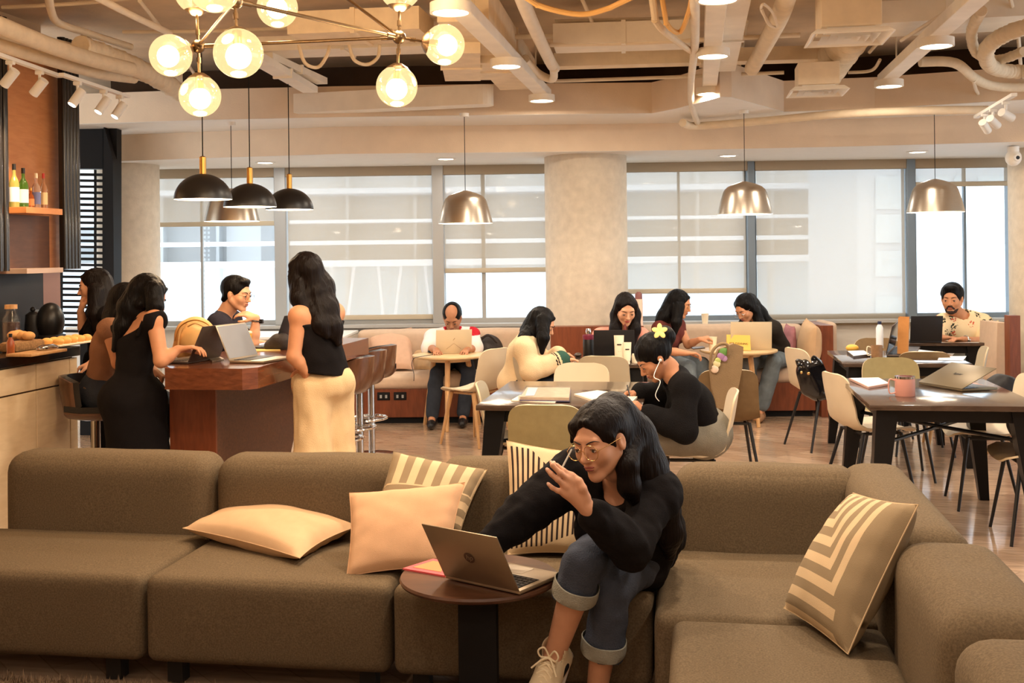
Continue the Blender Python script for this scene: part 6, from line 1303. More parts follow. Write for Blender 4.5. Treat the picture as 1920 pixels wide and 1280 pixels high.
J = Jd(1.06, n=P(1802, 592, 10.28), p=Q(1830, 10.44, 0.59), sr=P(1768, 606, 10.26), sl=P(1842, 606, 10.34), er=P(1752, 632, 10.16), wr=P(1770, 633, 10.02), el=P(1856, 642, 10.14), wl=P(1804, 636, 9.90), hr=Q(1815, 10.4, 0.57), hl=Q(1848, 10.4, 0.57), kr=Q(1790, 10.0, 0.55), kl=Q(1845, 9.98, 0.55), ar=Q(1795, 9.95, 0.1), al=Q(1845, 9.95, 0.1))
H = Head(P(1785, 560, 10.16), CV(-0.52, -0.82, -0.12), Z0, 1.18)
body(t, J, H, 'tan', male=True, res=0.0068, feetdir=CV(-.3, -1, 0), hands=[(J['wl'], CV(-1, -.3, 0.05), CV(0, 0, -1), CV(-.2, 1, 0), dict(curl=(0.4, 0.5, 0.4))), (J['wr'], CV(.5, -.6, 0.05), CV(0, 0, -1), CV(1, 0, 0), dict(curl=(0.2, 0.3, 0.2)))]); face_parts(t, H, None, beard=True)
hair(t, H, M_hair, short=True, res=0.0058, f=200, a=0.002, infl=0.004)
garment_top(t, J, M_print, inf=0.030, sleeve=0.95, male=True, name='printed_shirt', flare=0.03, neck=0.062, hem=0.12, fold=(0.006, 18)); garment_legs(t, J, C_jeang)
m = MB(); w = J['wl'].lerp(J['el'], 0.12); ad = (J['wl']-J['el']).normalized(); x = ad.cross(Z0).normalized(); y = ad.cross(x); m.tube([w+(x*math.cos(a)+y*math.sin(a))*0.033 for a in np.linspace(0, 6.283, 24)[:-1]], 0.006, 8, closed=True); m.sphere(tuple(w-x*0.034), 0.016, n=12); m.build('watch', M_silv, t)
# ================================================================ cushions, rug, laptops, cups and the small things
def text_mesh(s, size, M, m, parent, name='lettering', depth=0.0006, shear=0.0, align='CENTER'):
    cu = bpy.data.curves.new('txt', 'FONT'); cu.body = s; cu.size = size; cu.extrude = depth; cu.align_x = align; cu.align_y = 'CENTER'; cu.shear = shear
    o = bpy.data.objects.new('txt', cu); col.objects.link(o); dg = bpy.context.evaluated_depsgraph_get(); me = bpy.data.meshes.new_from_object(o.evaluated_get(dg)); bpy.data.objects.remove(o)
    inv = RM[parent.name].inverted(); me.transform(inv @ M); me.name = name; me.materials.clear(); me.materials.append(m); r = bpy.data.objects.new(name, me); col.objects.link(r); r.parent = parent; RM[r.name] = RM[parent.name]; return r
def ring_rows(x, y): pass
def pillow(label, c, th, m, group, n=26, seed=0.0, sag=0.03, pm=None):
    TL, TR, BR, BL = [P(*q) if len(q) == 3 and not isinstance(q, Vector) else q for q in c]
    mb = bpy.data.meshes.new('throw_cushion'); nrm = (TR-TL).cross(BL-TL); nrm.normalize()
    if nrm.dot(CF) > 0: nrm = -nrm
    V = []; UV = []; F = []
    for side in (1, -1):
        for i in range(n+1):
            for j in range(n+1):
                u, v = i/n, j/n; a, b = 2*u-1, 2*v-1
                pin = 0.055; uu = u+(0.5-u)*pin*2*(1-abs(b)**0+0)*0; q0 = 1-(1-b*b)*0.0
                # edges bow inwards between the pinched corners
                eu = 0.5+(u-0.5)*(1-sag*2*(1-b*b)*abs(a)); ev = 0.5+(v-0.5)*(1-sag*2*(1-a*a)*abs(b))
                p = (TL.lerp(TR, eu)).lerp(BL.lerp(BR, eu), ev)
                h = ((1-a*a)*(1-b*b))**0.42 if abs(a) < 1 and abs(b) < 1 else 0
                w = 0.004*float(nz(np.array([a*2, b*2, side*1.0]), 3.2, seed))*h+0.0022*math.sin(a*14+b*5+seed*3)*(abs(b)**3)*(1-a*a)+0.0022*math.sin(b*16+a*4+seed)*(abs(a)**3)*(1-b*b)
                V.append(p+nrm*side*(th*0.5*h+w)); UV.append((u, 1-v))
    N = (n+1)**2
    for i in range(n):
        for j in range(n):
            a = i*(n+1)+j; F.append((a, a+n+1, a+n+2, a+1)); F.append((N+a, N+a+1, N+a+n+2, N+a+n+1))
    bm_ = bmesh.new(); vv = [bm_.verts.new(p) for p in V]; ul = bm_.loops.layers.uv.new('UVMap')
    for k, f in enumerate(F):
        fc = bm_.faces.new([vv[i] for i in f]); fc.smooth = True
        for l, i in zip(fc.loops, f): l[ul].uv = UV[i]
    bmesh.ops.remove_doubles(bm_, verts=bm_.verts, dist=1e-5); bmesh.ops.recalc_face_normals(bm_, faces=bm_.faces)
    cen = (TL+TR+BR+BL)/4; bmesh.ops.translate(bm_, verts=bm_.verts, vec=-cen); bm_.to_mesh(mb); bm_.free()
    t = thing('throw_cushion', label, 'cushion', cen, group=group); o = bpy.data.objects.new('cover', mb); mb.materials.append(m); col.objects.link(o); o.parent = t
    pi = MB(); pts = []
    for (a0, b0), (a1, b1) in (((0, 0), (1, 0)), ((1, 0), (1, 1)), ((1, 1), (0, 1)), ((0, 1), (0, 0))):
        for k in range(12):
            u = a0+(a1-a0)*k/12; v = b0+(b1-b0)*k/12; a, b = 2*u-1, 2*v-1; eu = 0.5+(u-0.5)*(1-sag*2*(1-b*b)*abs(a)); ev = 0.5+(v-0.5)*(1-sag*2*(1-a*a)*abs(b)); pts.append((TL.lerp(TR, eu)).lerp(BL.lerp(BR, eu), ev))
    pi.tube(pts, 0.0022, 5, closed=True); pi.build('seam', pm or m, t); return t
def uvmat(name, fn, rough=0.95):
    m = fabric(name, (0.5, 0.5, 0.5), 0.0, 0.25); nb = NB(m); x, y, z = nb.coord('UV'); nb.color(fn(nb, x, y)); return m
CRM, TPE, BLK = rgb(208, 180, 142), rgb(146, 126, 98), rgb(52, 40, 36)
def lstripes(nb, x, y):
    # nested L shaped bands around one corner
    a = nb.op('SUBTRACT', 1.0, x); b = nb.op('SUBTRACT', y, 0.04); mx = nb.op('MINIMUM', nb.op('ADD', a, 0.0), nb.op('MULTIPLY', b, 1.0)); f = nb.op('FRACT', nb.op('MULTIPLY', mx, 7.4)); pl = nb.op('LESS_THAN', a, 0.155); return nb.mix(nb.op('MULTIPLY', nb.op('GREATER_THAN', f, 0.5), nb.op('SUBTRACT', 1.0, pl)), TPE, CRM)
def lstripes2(nb, x, y):
    a = nb.op('SUBTRACT', x, 0.45); b = nb.op('GREATER_THAN', y, 0.52); f1 = nb.op('FRACT', nb.op('MULTIPLY', x, 5.6)); f2 = nb.op('FRACT', nb.op('MULTIPLY', y, 5.0)); s = nb.op('ADD', nb.op('MULTIPLY', f1, b), nb.op('MULTIPLY', f2, nb.op('SUBTRACT', 1.0, b))); return nb.mix(nb.op('GREATER_THAN', s, 0.5), TPE, CRM)
def btri(nb, x, y):
    # fine dark stripes filling two opposed triangles
    f = nb.op('GREATER_THAN', nb.op('FRACT', nb.op('MULTIPLY', x, 18.5)), 0.60)
    up = nb.op('GREATER_THAN', nb.op('SUBTRACT', 1.02, y), nb.op('MULTIPLY', nb.op('SUBTRACT', x, 0.16), 1.0)); upr = nb.op('MULTIPLY', up, nb.op('GREATER_THAN', y, 0.42))
    low = nb.op('MULTIPLY', nb.op('LESS_THAN', y, nb.op('ADD', 0.03, nb.op('MULTIPLY', x, 0.62))), nb.op('GREATER_THAN', y, nb.op('MULTIPLY', nb.op('SUBTRACT', x, 0.25), 0.34)))
    z_ = nb.op('MINIMUM', 1.0, nb.op('ADD', upr, low)); e = nb.op('MULTIPLY', nb.op('LESS_THAN', y, 0.95), nb.op('GREATER_THAN', y, 0.04)); return nb.mix(nb.op('MULTIPLY', nb.op('MULTIPLY', f, z_), e), CRM, BLK)
def bband(nb, x, y):
    f = nb.op('GREATER_THAN', nb.op('FRACT', nb.op('MULTIPLY', x, 9.0)), 0.62); g = nb.op('LESS_THAN', nb.op('FRACT', nb.op('MULTIPLY', x, 2.2)), 0.55); return nb.mix(nb.op('MULTIPLY', f, g), CRM, BLK)
GCU = 'cushions on the brown sofa'
Lc, Fc, Rc = PZ(343, 990, 0.475), PZ(562, 1046, 0.455), PZ(652, 992, 0.49); e = (Rc-Fc).normalized()*0.40; ez = Vector((e.x, e.y, 0.03))
pillow('plain cream cushion lying flat on the sofa at the left', (Lc+ez*0.98, Fc+ez, Fc, Lc), 0.15, M_cream, GCU, seed=1.0, sag=0.05)
pillow('taupe and cream striped cushion leaning behind the plain upright one', ((738, 846, 4.50), (914, 880, 4.46), (862, 1000, 4.24), (690, 985, 4.30)), 0.13, uvmat('cushion_l_stripes_b', lstripes2), GCU, seed=2.0)
pillow('plain peach cushion standing against the striped one beside the laptop', ((655, 924, 4.30), (872, 904, 4.26), (842, 1062, 4.06), (650, 1080, 4.06)), 0.13, fabric('cushion_peach', rgb(214, 170, 132), 0.04, 0.2), GCU, seed=3.0)
pillow('cream cushion with fine black stripes behind the seated woman', ((950, 826, 4.50), (1150, 852, 4.44), (1125, 1042, 4.20), (952, 1040, 4.26)), 0.12, uvmat('cushion_black_triangles', btri), GCU, seed=4.0)
pillow('large taupe and cream striped cushion leaning on the right hand back', ((1600, 924, 3.64), (1722, 946, 3.22), (1590, 1226, 3.17), (1470, 1140, 3.56)), 0.17, uvmat('cushion_l_stripes', lstripes), GCU, seed=5.0, sag=0.02)
pillow('cream cushion with dark lines at the bottom right corner', ((1866, 1196, 2.62), (2030, 1240, 2.36), (1950, 1520, 2.33), (1790, 1360, 2.58)), 0.15, uvmat('cushion_dark_bands', bband), GCU, seed=6.0)
GCB = 'cushions on the window benches'
pillow('large blush cushion at the left end of the long bench', ((686, 622, 10.95), (772, 614, 10.98), (776, 692, 10.62), (700, 694, 10.62)), 0.16, M_blush, GCB, seed=7.0)
pillow('smaller beige cushion between the blush one and the balding man', ((770, 630, 11.0), (812, 632, 11.0), (814, 694, 10.75), (774, 694, 10.75)), 0.12, fabric('cushion_beige', rgb(222, 190, 150), 0.05), GCB, seed=8.0)
pillow('cream cushion standing against the red-brown bench end', ((1512, 596, 10.75), (1532, 612, 10.35), (1528, 690, 10.4), (1500, 684, 10.8)), 0.20, M_cream, GCB, seed=9.0)
pillow('narrow pink and violet cushion left of the cream one on the bench', ((1474, 606, 10.9), (1490, 612, 10.7), (1484, 692, 10.6), (1468, 690, 10.8)), 0.12, fabric('cushion_violet', rgb(176, 120, 124), 0.15), GCB, seed=10.0)
pillow('pale green cushion behind the man in the patterned shirt', ((1852, 602, 10.6), (1872, 600, 10.2), (1876, 684, 10.2), (1858, 690, 10.6)), 0.10, fabric('cushion_green', rgb(222, 214, 170), 0.05), GCB, seed=11.0)
# shaggy rug
random.seed(5); rm = MB(); rx0, rx1, ry0, ry1 = -3.5, -0.55, 1.6, 3.78
rm.box2((rx0, ry0, 0.002), (rx1, ry1, 0.018))
for i in range(15000):
    x = random.uniform(rx0, rx1); y = random.uniform(3.15, ry1) if i % 5 else random.uniform(ry0, 3.15); h = random.uniform(0.022, 0.045); a = random.uniform(0, 6.28); w = 0.004; l = random.uniform(0.006, 0.026)
    c_, s_ = math.cos(a), math.sin(a); rm.add([(x-w*s_, y+w*c_, 0.015), (x+w*s_, y-w*c_, 0.015), (x+w*c_, y+w*s_, 0.015), (x+l*c_, y+l*s_, 0.015+h)], [[0, 1, 3], [1, 2, 3], [2, 0, 3]])
ro = rm.build('shaggy_rug', mat('rug_brown', rgb(120, 98, 76), 0.95, var=0.5, vs_=45), smooth=False); props(ro, 'brown long-pile rug in front of the sofa at the lower left', 'rug', kind='stuff')
# ---------------------------------------------------------------- laptops
M_alu = mat('laptop_silver', rgb(176, 158, 134), 0.38, 0.75); M_aluL = mat('laptop_light', rgb(214, 196, 164), 0.5, 0.2); M_lapk = mat('laptop_black', rgb(28, 27, 30), 0.4); M_lapg = mat('laptop_grey', rgb(92, 80, 72), 0.4, 0.5); M_key = mat('keyboard_black', rgb(26, 25, 26), 0.5)
M_scr = mat('screen_off_glossy', rgb(60, 64, 72), 0.08, spec=0.8); M_scrl = mat('screen_lit', rgb(60, 60, 64), 0.15, emit=rgb(168, 176, 190), es=0.5)
def laptop(label, hl, hr, w=None, d=0.22, tilt=20, lid=None, shell=M_alu, scr=M_scr, group=None, flip=1, name='laptop', logo=None):
    """hinge from left end hl to right end hr; base extends to the side away from the lid lean"""
    x = (hr-hl); w = x.length; x.normalize(); y = Vector((-x.y, x.x, 0))*flip; z = Z0
    M = Matrix((x, y, x.cross(y))).transposed().to_4x4(); 
    if flip < 0: M = Matrix((x, y, -(x.cross(y)))).transposed().to_4x4()
    M.translation = (hl+hr)/2; t = thing(name, label, 'laptop', M.translation, group=group); lid = lid or d*0.96
    m = MB(); m.box2((-w/2, 0, 0.0), (w/2, d, 0.013), 0.003, M=M); b = m.build('base', shell, t)
    m = MB(); m.box2((-w*0.44, d*0.08, 0.0128), (w*0.44, d*0.55, 0.0142), M=M); kb = m.build('keyboard', M_key, b)
    m = MB()
    for r_ in range(5):
        for c_ in range(13): m.box((-w*0.41+c_*w*0.0683, d*0.12+r_*d*0.09, 0.0150), (w*0.056, d*0.07, 0.0016), M=M)
    m.build('keys', M_lapk, kb, smooth=False)
    m = MB(); m.box2((-w*0.16, d*0.62, 0.0128), (w*0.16, d*0.94, 0.0136), M=M); m.build('touchpad', shell, b)
    a = math.radians(tilt); Lz = Vector((0, -math.sin(a), math.cos(a))); Ln = Vector((0, math.cos(a), math.sin(a)))
    LM = M @ Matrix.Translation((0, 0, 0.012)) @ Matrix((Vector((1, 0, 0)), Ln, Lz)).transposed().to_4x4()
    m = MB(); m.box2((-w/2, -0.005, 0), (w/2, 0.0, lid), 0.003, M=LM); lo_ = m.build('lid', shell, t)
    m = MB(); m.box2((-w/2+0.008, 0.0002, 0.012), (w/2-0.008, 0.0012, lid-0.008), M=LM); m.build('screen', scr, lo_, smooth=False)
    if logo: logo(t, LM, w, lid)
    return t, LM
def hp_logo(t, LM, w, lid):
    m = MB(); T = LM @ Matrix.Translation((0, -0.0062, lid*0.5)) @ Matrix.Rotation(math.pi/2, 4, 'X'); m.lathe([(0, 0), (0.021, 0), (0.021, 0.0006), (0, 0.0006)], 36, T); m.build('logo_disc', mat('logo_dark', rgb(96, 74, 62), 0.4, 0.5), t)
    text_mesh('hp', 0.030, LM @ Matrix.Translation((0, -0.0072, lid*0.5+0.001)) @ Matrix.Rotation(math.pi/2, 4, 'X'), M_alu, t, 'logo_letters', 0.0004, 0.3)
hl, hr = PZ(835, 1084, CTZ+0.004), PZ(975, 1115, CTZ+0.004)
laptop('silver laptop with a round lid logo on the dark coffee table', hl, hr, d=0.238, tilt=30, lid=0.228, logo=hp_logo)
q = [PZ(755, 1068, CTZ), PZ(835, 1082, CTZ), PZ(846, 1056, CTZ), PZ(812, 1050, CTZ)]; m = MB(); m.slab(q, Z0*0.006); nb_ = thing('notebook', 'pink and orange notebook sticking out left of the silver laptop', 'notebook', q[0]); m.build('cover', mat('notebook_pink', rgb(226, 92, 96), 0.5), nb_, smooth=False)
cn = sum(q, Vector())/4; m = MB(); m.slab([cn+(p-cn)*0.66+Z0*0.0062 for p in q], Z0*0.001); m.build('cover_panel', mat('notebook_orange', rgb(240, 140, 84), 0.5), nb_, smooth=False)
def LP(label, x0, y0, x1, y1, z, **k): return laptop(label, PZ(x0, y0, z), PZ(x1, y1, z), **k)
def lid_mark(s, size):
    def f(t, LM, w, lid): text_mesh(s, size, LM @ Matrix.Translation((0, -0.0062, lid*0.55)) @ Matrix.Rotation(math.pi/2, 4, 'X'), M_lapk, t, 'logo_letters', 0.0004, 0.2)
    return f
def bracket_mark(t, LM, w, lid):
    m = MB(); m.tube([LM @ Vector((x, -0.0062, z)) for x, z in ((-0.07, 0.03), (0, 0.085), (0.07, 0.03))], 0.0012, 6); m.tube([LM @ Vector((x, -0.0062, z)) for x, z in ((-0.008, 0.115), (0.008, 0.135))], 0.0022, 6); m.build('logo_lines', mat('logo_brown', rgb(150, 110, 80), 0.5), t)
LP('cream laptop on the round table in front of the balding man', 817, 663, 884, 661, 0.672, d=0.22, tilt=12, lid=0.215, shell=M_aluL, logo=bracket_mark)
LP('light gold laptop on the round table behind the yellow sign', 1370, 655, 1447, 655, 0.682, d=0.17, tilt=10, lid=0.25, shell=M_aluL, logo=None)
LP('black laptop in front of the woman in pink', 1114, 676, 1190, 676, 0.747, d=0.20, tilt=10, lid=0.235, shell=M_lapk)
LP('black laptop in front of the man in the patterned shirt', 1706, 642, 1766, 642, TZ+0.002, d=0.20, tilt=14, lid=0.235, shell=M_lapk)
# tall table laptops
GLT = 'laptops on the tall table'
laptop('grey laptop the woman in the black dress types on', PZ(352, 682, BZ+.002), PZ(352, 682, BZ+.002)+Vector((0.05, 0.30, 0)), d=0.20, tilt=26, lid=0.22, shell=M_lapg, scr=M_scrl, group=GLT, flip=1)
laptop('open silver laptop with its screen facing us on the tall table', PZ(430, 680, BZ+.002)+Vector((0.05, 0.30, 0)), PZ(430, 680, BZ+.002), d=0.22, tilt=24, lid=0.215, shell=M_alu, scr=mat('screen_window_sheen', rgb(150, 154, 162), .25), group=GLT, flip=1)  # pale grey screen colour paints in the window's reflection
laptop('black laptop before the man resting his chin', PZ(512, 655, BZ+.002), PZ(512, 655, BZ+.002)+Vector((0.04, 0.30, 0)), d=0.19, tilt=22, lid=0.22, shell=M_lapk, group=GLT, flip=1)
# back right tables
dm = PZ(1700, 648, TZ)
T5 = dining_table('dark table in front of the man in the patterned shirt', PZ(1700, 646, TZ).x, PZ(1700, 646, TZ).y+0.22, PZ(1862, 646, TZ).x, PZ(1862, 646, TZ).y+0.42, TZ, brace=False)
laptop('grey laptop seen edge-on at the back right table', PZ(1662, 668, TZ+.002), PZ(1676, 655, TZ+.002)+Vector((0.04, 0.18, 0)), d=0.20, tilt=-12, lid=0.23, shell=M_lapg, flip=-1)
t5, LM5 = laptop('dark laptop tilted open with a printed mark, right hand table', PZ(1722, 720, TZ+.002), PZ(1804, 734, TZ+.002), d=0.25, tilt=-66, lid=0.27, shell=mat('laptop_bronze', rgb(110, 96, 72), 0.4, 0.5), logo=lid_mark('hyper', 0.032), flip=1)
def flatbook(label, pts, z, h, m, cat='notebook', name='notebook', page=None):
    q = [PZ(x, y, z) for x, y in pts]; t = thing(name, label, cat, q[0]); b = MB(); b.slab(q, Z0*h); b.build('cover', m, t, smooth=False)
    if page: c = sum(q, Vector())/len(q); b = MB(); b.slab([c+(p-c)*0.93+Z0*h for p in q], Z0*0.002); b.build('page', page, t, smooth=False)
    return t
M_paper = mat('paper', rgb(246, 232, 210), 0.8); M_paperw = mat('paper_cool', rgb(232, 236, 244), 0.7); M_rose = mat('rose_case', rgb(206, 164, 150), 0.5)
flatbook('pale notebook with a rose edge left of the pink mug', [(1592, 712), (1648, 711), (1668, 722), (1628, 729)], TZ+.001, 0.012, M_rose, page=M_paperw)
flatbook('folded pink sheet under the tilted laptop', [(1818, 716), (1860, 726), (1850, 730), (1806, 720)], TZ+.001, 0.002, mat('pink_sheet', rgb(226, 168, 150), .7), 'paper', 'sheet_of_paper')
flatbook('open notebook the woman with the flower writes in', [(1076, 742), (1120, 735), (1196, 746), (1186, 756), (1110, 753)], TZ+.001, 0.012, M_paper, page=M_paper)
flatbook('loose sheet at the front edge beside the open notebook', [(1120, 753), (1196, 757), (1150, 762), (1115, 760)], TZ+.001, 0.002, M_paper, 'paper', 'sheet_of_paper')
flatbook('white booklet under the plastic folder', [(958, 752), (975, 742), (1050, 748), (1040, 756)], TZ+.001, 0.006, M_paper)
q = [PZ(x, y, TZ+0.008) for x, y in ((972, 751), (986, 731), (1072, 732), (1070, 753))]; t = thing('plastic_folder', 'clear plastic zip folder full of papers on the middle table', 'folder', q[0])
c = sum(q, Vector())/4; b = MB(); b.slab([c+(p-c)*0.94 for p in q], Z0*0.020); b.build('papers', mat('folder_papers', rgb(226, 200, 176), 0.7, var=.12, vs_=30), t, smooth=False); b = MB(); b.slab([c+(p-c)*0.96-Z0*0.002 for p in q], Z0*0.006); b.build('blue_card', mat('blue_card', rgb(96, 92, 140), 0.5), t, smooth=False)
b = MB(); b.slab([c+(p-c)-Z0*0.001 for p in q], Z0*0.028); b.build('sleeve', glass_mat('clear_plastic', (0.95, 0.95, 0.95), 0.25, 0.15), t, smooth=False)
b = MB(); p0 = PZ(985, 742, TZ+.03); p1 = PZ(990, 727, TZ+.03); b.slab([p0, p0.lerp(p1, 1), p1+R0*0.06, p0+R0*0.05], Z0*0.002); b.build('white_label', M_paperw, t, smooth=False)
flatbook('white tablet under the mango at the back right table', [(1588, 662), (1620, 661), (1632, 668), (1600, 672)], TZ+.001, 0.018, M_lapg, 'laptop', 'closed_laptop', page=M_paperw)
for pts, l in (([(1660, 663), (1716, 655), (1760, 660), (1700, 668)], 'white papers beside the paper bag'), ([(1762, 668), (1812, 668), (1806, 676), (1758, 675)], 'bright sheet at the right end of the back right table')): flatbook(l, pts, TZ+.001, 0.003, M_paperw, 'paper', 'sheet_of_paper')
flatbook('yellow envelope beside the yellow cup', [(474, 655), (520, 653), (526, 657), (478, 659)], BZ+.001, 0.004, mat('envelope', rgb(226, 190, 110), 0.7), 'paper', 'envelope')
flatbook('phone lying between the two laptops on the tall table', [(391, 674), (412, 671), (420, 675), (398, 679)], BZ+.001, 0.009, M_alu, 'phone', 'mobile_phone')
flatbook('tablet near the hand of the woman in maroon', [(1294, 652), (1318, 650), (1322, 653), (1300, 655)], 0.682, 0.008, M_lapg, 'tablet', 'tablet')
# ---------------------------------------------------------------- cups, bottles, jars
def lathe_thing(name, label, cat, base, parts, group=None, handle=None, n=32):
    t = thing(name, label, cat, base, group=group); T = Matrix.Translation(base)
    for nm, prof, m in parts: b = MB(); b.lathe(prof, n, T); b.build(nm, m, t, angle=50)
    if handle: hm, side, r, z0, z1, out = handle; b = MB(); p0 = base+side*r; b.tube(bend([p0+Z0*z1, p0+side*out+Z0*(z1+0.004), p0+side*out+Z0*z0, p0+Z0*z0], 6), 0.004, 8); b.build('handle', hm, t)
    return t
M_cup = mat('paper_cup', rgb(248, 234, 206), 0.7); M_pinkmug = mat('pink_enamel', rgb(222, 158, 142), 0.45)
c = PZ(1697, 742, TZ); lathe_thing('travel_mug', 'pink steel mug with handle on the right hand table', 'mug', c, [('body', [(0, 0), (0.052, 0), (0.055, 0.004), (0.055, 0.102), (0.051, 0.102), (0.051, 0.006), (0, 0.006)], M_pinkmug), ('rim', [(0.0515, 0.100), (0.056, 0.100), (0.056, 0.113), (0.0515, 0.113), (0.0515, 0.100)], M_chrome), ('lid', [(0, 0.110), (0.051, 0.110)], glass_mat('mug_lid', (.9, .9, .9), .2))], handle=(M_pinkmug, -R0, 0.053, 0.02, 0.088, 0.036))
c = PZ(1644, 669, TZ); lathe_thing('coffee_mug', 'cream and brown mug beside the edge-on laptop', 'mug', c, [('body', [(0, 0), (0.043, 0), (0.045, 0.09), (0.041, 0.09), (0.040, 0.006), (0, 0.006)], mat('mug_brown', rgb(150, 112, 76), .5, var=.2, vs_=40))], handle=(M_cup, -R0, 0.043, 0.018, 0.075, 0.03))
GPC = 'paper cups by the window'
c = PZ(1336, 656, 0.682); lathe_thing('paper_cup', 'white paper cup on the round table left of the yellow sign', 'cup', c, [('body', [(0, 0), (0.031, 0), (0.042, 0.118), (0.0435, 0.121), (0.040, 0.121), (0.030, 0.004), (0, 0.004)], M_cup)], GPC)
c = P(1322, 603, 11.15); lathe_thing('paper_cup', 'white paper cup standing on the bench back below the blind', 'cup', Vector((c.x, c.y, 0.856)), [('body', [(0, 0), (0.028, 0), (0.038, 0.105), (0.0395, 0.108), (0.036, 0.108), (0.027, 0.004), (0, 0.004)], M_cup)], GPC)
c = PZ(461, 655, BZ); lathe_thing('coffee_cup', 'yellow takeaway cup with a white lid on the tall table', 'cup', c, [('body', [(0, 0), (0.030, 0), (0.039, 0.105), (0, 0.105)], mat('yellow_cup', rgb(246, 186, 50), 0.5)), ('lid', [(0, 0.118), (0.036, 0.118), (0.041, 0.112), (0.041, 0.104), (0, 0.104)], M_cup)])
for px, l in ((430, 'left glass food jar behind the yellow cup'), (442, 'right glass food jar with a green lid behind the yellow cup')):
    c = PZ(px, 644, BZ)+CF*0.05; lathe_thing('food_jar', l, 'jar', c, [('glass', [(0, 0), (0.033, 0), (0.036, 0.01), (0.036, 0.085), (0.032, 0.09)], glass_mat('jar_glass', (.95, .93, .9), .15)), ('food', [(0, 0.004), (0.032, 0.004), (0.032, 0.07), (0, 0.07)], mat('jar_red_food', rgb(206, 96, 70), .6, var=.3, vs_=60)), ('lid', [(0, 0.09), (0.037, 0.09), (0.037, 0.108), (0, 0.108)], mat('green_lid', rgb(120, 132, 84), .5))], 'food jars on the tall table')
def tube_thing(label, px, py, z, w, h, m, capm): 
    c = PZ(px, py, z); t = thing('lotion_tube', label, 'tube', c, group='lotion tubes'); b = MB(); n = 20; V = []
    for zz, rx, ry in ((0.025, w*0.42, w*0.40), (0.05, w*0.48, w*0.40), (h*0.6, w*0.5, w*0.25), (h, w*0.56, 0.003)): V += [c+R0*math.cos(a)*rx+CF*math.sin(a)*ry+Z0*zz for a in np.linspace(0, 2*math.pi, n+1)[:-1]]
    b.add(V, [[i*n+j, i*n+(j+1) % n, (i+1)*n+(j+1) % n, (i+1)*n+j] for i in range(3) for j in range(n)]); b.build('body', m, t)
    b = MB(); b.lathe([(0, 0), (w*0.36, 0), (w*0.36, 0.025), (0, 0.025)], 20, Matrix.Translation(c)); b.build('cap', capm, t)
    for zz, ww, mm in ((h*0.66, w*0.5, M_lapk), (h*0.40, w*0.22, mat('label_gold', rgb(206, 170, 110), .5))): b = MB(); q = c-CF*(w*0.30)+Z0*zz; b.slab([q-R0*ww/2, q+R0*ww/2, q+R0*ww/2+Z0*0.008, q-R0*ww/2+Z0*0.008], -CF*0.001); b.build('printed_band', mm, t, smooth=False)
    return t
tube_thing('tall cream lotion tube in front of the black laptop', 1161, 681, 0.745, 0.070, 0.215, M_cup, M_cup); tube_thing('shorter cream lotion tube beside the tall one', 1176, 682, 0.745, 0.060, 0.165, M_cup, M_cup)
c = PZ(1192, 680, 0.745); lathe_thing('cosmetic_jar', 'small cream jar right of the lotion tubes', 'jar', c, [('body', [(0, 0), (0.03, 0), (0.032, 0.05), (0.026, 0.07), (0, 0.07)], M_cup)])
c = PZ(1104, 675, 0.745); lathe_thing('water_flask', 'black flask with a purple lid left of the black laptop', 'bottle', c, [('body', [(0, 0), (0.043, 0), (0.045, 0.005), (0.045, 0.17), (0.036, 0.19), (0, 0.19)], M_black), ('lid', [(0.046, 0.165), (0.048, 0.185), (0.046, 0.20), (0.04, 0.196), (0, 0.196)], mat('purple_lid', rgb(120, 36, 62), .4)), ('spout', [(0, 0.20), (0.018, 0.20), (0.024, 0.225), (0.016, 0.25), (0, 0.252)], M_chrome)])
c = P(1198, 612, 9.95); lathe_thing('tall_tumbler', 'tall white tumbler with a dark cap behind the woman in pink', 'bottle', Vector((c.x, c.y, 0.93)), [('body', [(0, 0), (0.036, 0), (0.037, 0.24), (0, 0.24)], mat('tumbler_white', rgb(240, 206, 186), .4)), ('cap', [(0, 0.24), (0.034, 0.24), (0.032, 0.285), (0.016, 0.305), (0, 0.305)], mat('tumbler_cap', rgb(120, 70, 66), .4))])
c = PZ(1175, 665, 0.745)+CF*0.1; lathe_thing('slim_bottle', 'slim brown bottle standing between black laptop and tubes', 'bottle', c, [('body', [(0, 0), (0.012, 0), (0.012, 0.19), (0.008, 0.25), (0, 0.25)], mat('brown_bottle', rgb(120, 52, 40), .3))])
c = PZ(1661, 655, TZ)+CF*0.15; lathe_thing('water_bottle', 'small clear bottle behind the edge-on laptop', 'bottle', c, [('body', [(0, 0), (0.03, 0), (0.03, 0.17), (0.014, 0.20), (0, 0.20)], M_paperw), ('cap', [(0, 0.20), (0.016, 0.20), (0.016, 0.225), (0, 0.225)], mat('navy_cap', rgb(40, 48, 80), .4))])
c = PZ(1598, 659, TZ); t = thing('mango', 'yellow mango on the back right table', 'fruit', c); b = MB(); b.sphere(c+Z0*0.03, (0.052, 0.034, 0.030), n=20); b.build('fruit', mat('mango_yellow', rgb(240, 186, 84), .45, var=.08), t)
c = PZ(1084, 668, 0.745); b = MB(); b.sphere(c+Z0*0.014, (0.03, 0.045, 0.018), n=16); props(b.build('computer_mouse', M_lapg), 'grey computer mouse by the hand of the woman in cream', 'computer mouse')
c = PZ(808, 661, 0.672); b = MB(); b.sphere(c+Z0*0.014, (0.03, 0.045, 0.018), n=16); props(b.build('computer_mouse', M_lapk), 'black computer mouse left of the cream laptop', 'computer mouse')
